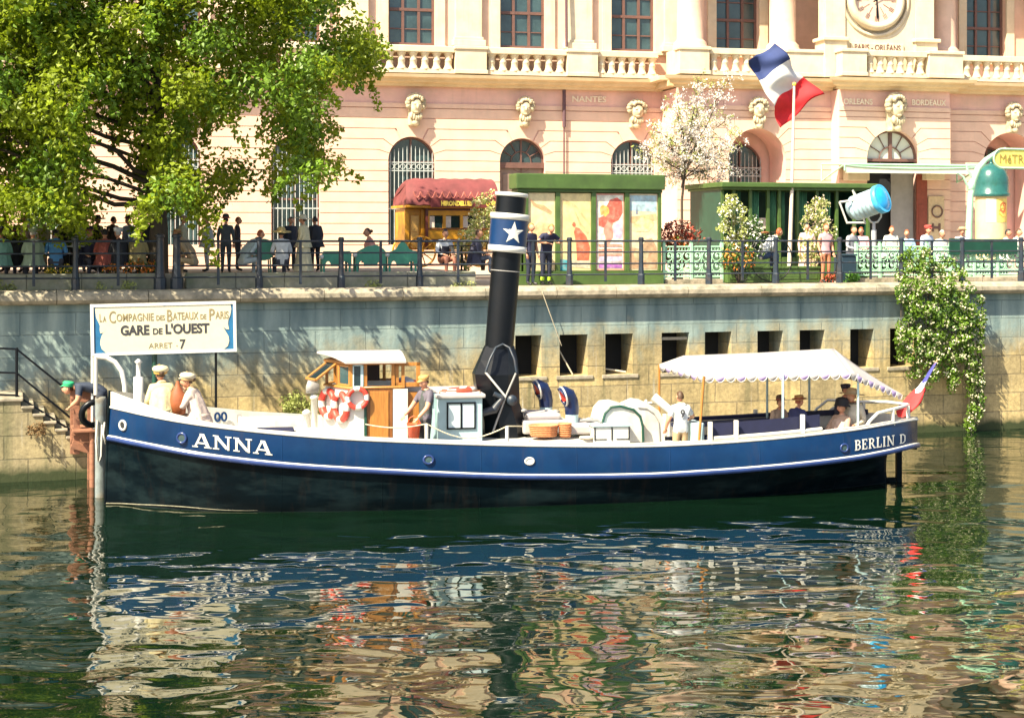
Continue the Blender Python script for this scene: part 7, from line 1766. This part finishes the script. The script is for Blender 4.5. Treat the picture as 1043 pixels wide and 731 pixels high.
# ---- blossom tree
t=6.5; O=Vector((Q.s_(694,t),t,GZ-.02)); bt=thing('blossom_tree','slender young tree covered in white blossom in front of the palace','tree',Q.at(694,t,GZ-.02),Q.a)
g7=lambda px,py,tt=t:Q.hit(px,py,tt)-O
mb=MB(); mb.tube([(0,0,0),(.02,0,1.2),g7(694.5,205),g7(697,180),g7(700,150)],[.06,.05,.045,.04,.03],8); mb.build('trunk',M['bark'],bt)
tips=[(712,82,0),(741,83,.5),(736,95,-.4),(690,98,.4),(688,110,-.6),(664,132,.3),(672,145,-.5),(666,150,.7),(748,118,.3),(752,140,-.3),(745,172,.2),(728,165,-.7),(680,180,.4),(676,165,.9),(718,120,.9),(708,105,-.8),(725,140,-1.),(730,185,.5),(690,130,1.2),(742,150,1.1),(715,95,.2),(655,158,0)]
br=MB(); fl=MB()
for x,y,d in tips:
    st=g7(696+rnd.uniform(-2,4),rnd.uniform(150,192)); e=g7(x,y,t+d); n=7
    P=[st.lerp(e,i/n)+Vector((rnd.uniform(-.05,.05),rnd.uniform(-.05,.05),.12*math.sin(PI*i/n))) for i in range(n+1)]; br.tube(P,[.022*(1-i/n)+.006 for i in range(n+1)],5)
    for i in range(2,n+1):
        q=P[i]
        for _ in range(7):
            w_=q+Vector((rnd.gauss(0,.2),rnd.gauss(0,.2),rnd.gauss(0,.18))); br.tube([q,w_],[.007,.004],3,caps=False)
            leaf_faces(fl,w_,10,.13,.075,0 if rnd.random()<.72 else 1,up=.2)
br.build('branches',M['bark'],bt); fl.build('blossom',[mat('blossom_petal',(.84,.78,.72),.7,.12,20,trans=.3),M['leafy']],bt)
# ---- flowering creeper hanging over the wall
out=[(918,262),(930,252),(955,258),(978,272),(998,302),(1000,320),(1001,345),(998,375),(1001,405),(996,430),(989,438),(981,425),(984,395),(980,365),(975,370),(972,395),(965,402),(962,380),(955,372),(950,400),(945,405),(944,380),(935,370),(932,390),(926,380),(924,360),(914,365),(912,330),(912,295),(913,285)]
O=Vector((Q.s_(955),-.3,GZ)); cr_=thing('flowering_creeper','green creeper with small white flowers spilling over the canal wall at right','creeper',Q.w(O),Q.a)
mb=MB(); fl=MB(); sm=MB(); cnt=0
strands=[]
for _ in range(700):
    x=rnd.uniform(908,1004); y=rnd.uniform(252,438); x=908+round((x-908)/9)*9+rnd.gauss(0,1.0)*(1+max(0,(330-y)/40))
    if not inpoly(x,y,out): continue
    tt=-.36-.32*math.sin(PI*min(1,max(0,(y-255)/150)))*rnd.uniform(.2,1.2) if y>286 else rnd.uniform(-.1,.5)
    p=Q.hit(x,y,tt)-O; leaf_faces(mb,p,24,.17,.10,0 if rnd.random()<.8 else 1,up=.2)
    leaf_faces(fl,p+Vector((0,-.06,0)),rnd.choice((0,4,12)),.13,.075,0,up=.3)
    if y>335 and rnd.random()<.3:
        q=Q.hit(x+rnd.uniform(-4,4),max(250,y-60),-.34 if y-60>286 else .2)-O; sm.tube([q,q.lerp(p,.5)+Vector((0,-.05,.03)),p],.008,4)
mb.build('foliage',[mat('creeper_leaf',(.14,.25,.018),.5,.5,3,trans=.35),M['leafp']],cr_); fl.build('blossom',mat('creeper_flower',(.66,.62,.40),.7,.15,20),cr_); sm.build('stems',M['bark'],cr_)
# ---- plants around the cafe
def bush(label,px,py,t,wpx,hpx,zg,leaf,flowers,nl=420,nf=90,name='flowering_shrub',cat='shrub',grp=None,ls=.085,fs=.08):
    k=Q.sc(px,t); O=Vector((Q.s_(px,t),t,zg)); c=Q.hit(px,py,t)-O; b=thing(name,label,cat,Q.w(O),Q.a,grp); mb=MB(); f=MB()
    for _ in range(max(6,int(wpx*hpx/28))):
        a=rnd.random()*2*PI; r=rnd.random()**.5; q=c+Vector((wpx/2/k*r*math.cos(a),rnd.uniform(-.35,.35)*min(1,wpx/30),hpx/2/k*r*math.sin(a)))
        leaf_faces(mb,q,int(nl/max(6,wpx*hpx/28)*1.0)+8,.15,ls,up=.3)
        if flowers: leaf_faces(f,q+Vector((0,-.04,0)),int(nf/max(6,wpx*hpx/28))+3,.16,fs,up=.3)
    mb.build('foliage',leaf,b)
    if flowers: f.build('flowers',flowers,b)
    if name=='weeds': return b
    s_=MB()
    for _ in range(7):
        a=rnd.random()*2*PI; q=c+Vector((wpx/3/k*math.cos(a),rnd.uniform(-.1,.1),hpx/3/k*math.sin(a))); s_.tube([(rnd.uniform(-.05,.05),0,0),(q.x*.4,0,q.z*.5),tuple(q)],[.018,.014,.006],5)
    s_.build('stems',M['bark'],b); return b
gb='shrubs and flowers in the cafe planters'
bush('yellow green shrub in a planter at the left end of the pavilion',745,228,1.9,26,58,GZ,M['leafy'],M['foil'],700,130,grp=gb)
bush('white flowering shrub in front of the pavilion notices',766,243,1.8,26,48,GZ,M['leafp'],M['foil'],500,150,grp=gb)
bush('low rust coloured plant by the railing before the planters',752,262,1.15,34,26,GZ,M['leafp'],M['floworange'],360,70,grp=gb)
bush('tall pale blossoming shrub behind the woman in pink',836,225,3.4,34,44,GZ,M['leafy'],mat('pale_blossom',(.74,.60,.45),.7,.15,20),420,230,grp=gb)
bush('loose shrub with pinkish blossoms left of the woman in pink',826,258,2.3,18,44,GZ,M['leafy'],mat('pink_blossom',(.70,.42,.30),.7,.15,20),300,110,grp=gb)
bush('cream flowering shrub in front of the omnibus windows',492,225,4.2,30,60,TZ-.05,M['leafy'],mat('cream_blossom',(.76,.62,.34),.7,.15,20),520,210,grp=gb)
bush('cream flowering bush low between the white sleeved man and the reader',474,252,3.4,22,40,TZ-.05,M['leafy'],mat('cream_blossom2',(.74,.60,.36),.7,.15,20),380,150,grp=gb)
b=bush('mass of dark red and orange flowers in the brown urn',690,240,2.2,46,26,GZ+.2,cm((.12,.05,.03),.6),M['flowred'],200,300,name='red_flowers',cat='flowers',fs=.10)
bush('bright orange flowers along the lower edge of the urn',684,248,2.1,34,12,GZ+.2,M['leafp'],M['floworange'],60,220,name='orange_flowers',cat='flowers',fs=.09)
bush('red flowers at the feet of the woman in pink',844,283,1.05,14,12,GZ,M['leafp'],M['flowred'],60,120,name='red_flowers',cat='flowers',grp=gb)
bush('small dark green plant at the foot of the dark blue bin',866,284,.9,14,12,GZ,M['leafd'],None,220,0,name='potted_plant',cat='plant',grp=gb)
bush('row of orange flowers on the terrace beneath the big tree',135,272,1.25,64,7,TZ-.02,M['leafp'],M['floworange'],120,260,name='orange_flowers',cat='flowers',grp=gb)
bush('row of yellow flowers on the terrace beside the bright blue shirt',62,277,1.2,40,6,TZ-.02,M['leafp'],M['flowyel'],90,150,name='yellow_flowers',cat='flowers',grp=gb)
# weeds in the masonry
gw='weeds growing from the quay stones'
for px,py,w_,h_,lb_ in ((118,291,38,6,'yellow green weeds along the kerb left of the stair gap'),(7,293,16,7,'small weeds along the kerb at the left edge of the photo'),(380,291,16,5,'tuft of weeds along the kerb below the green garden benches'),(466,290,30,7,'weeds along the kerb left of the funnel')):
    bush(lb_,px,py,.52,w_,h_,GZ,M['leafy'],None,180,0,name='weeds',cat='weeds',grp=gw,ls=.06)
bush('yellow green weeds growing low on the wall behind the wheelhouse bow',308,413,-.12,50,26,.6,M['leafy'],None,700,0,name='weeds',cat='weeds',grp=gw,ls=.08)
bush('brownish weeds on the landing wall by the top of the steps',32,437,LT-.06,22,10,.6,cm((.16,.09,.03)),None,200,0,name='weeds',cat='weeds',grp=gw,ls=.07)
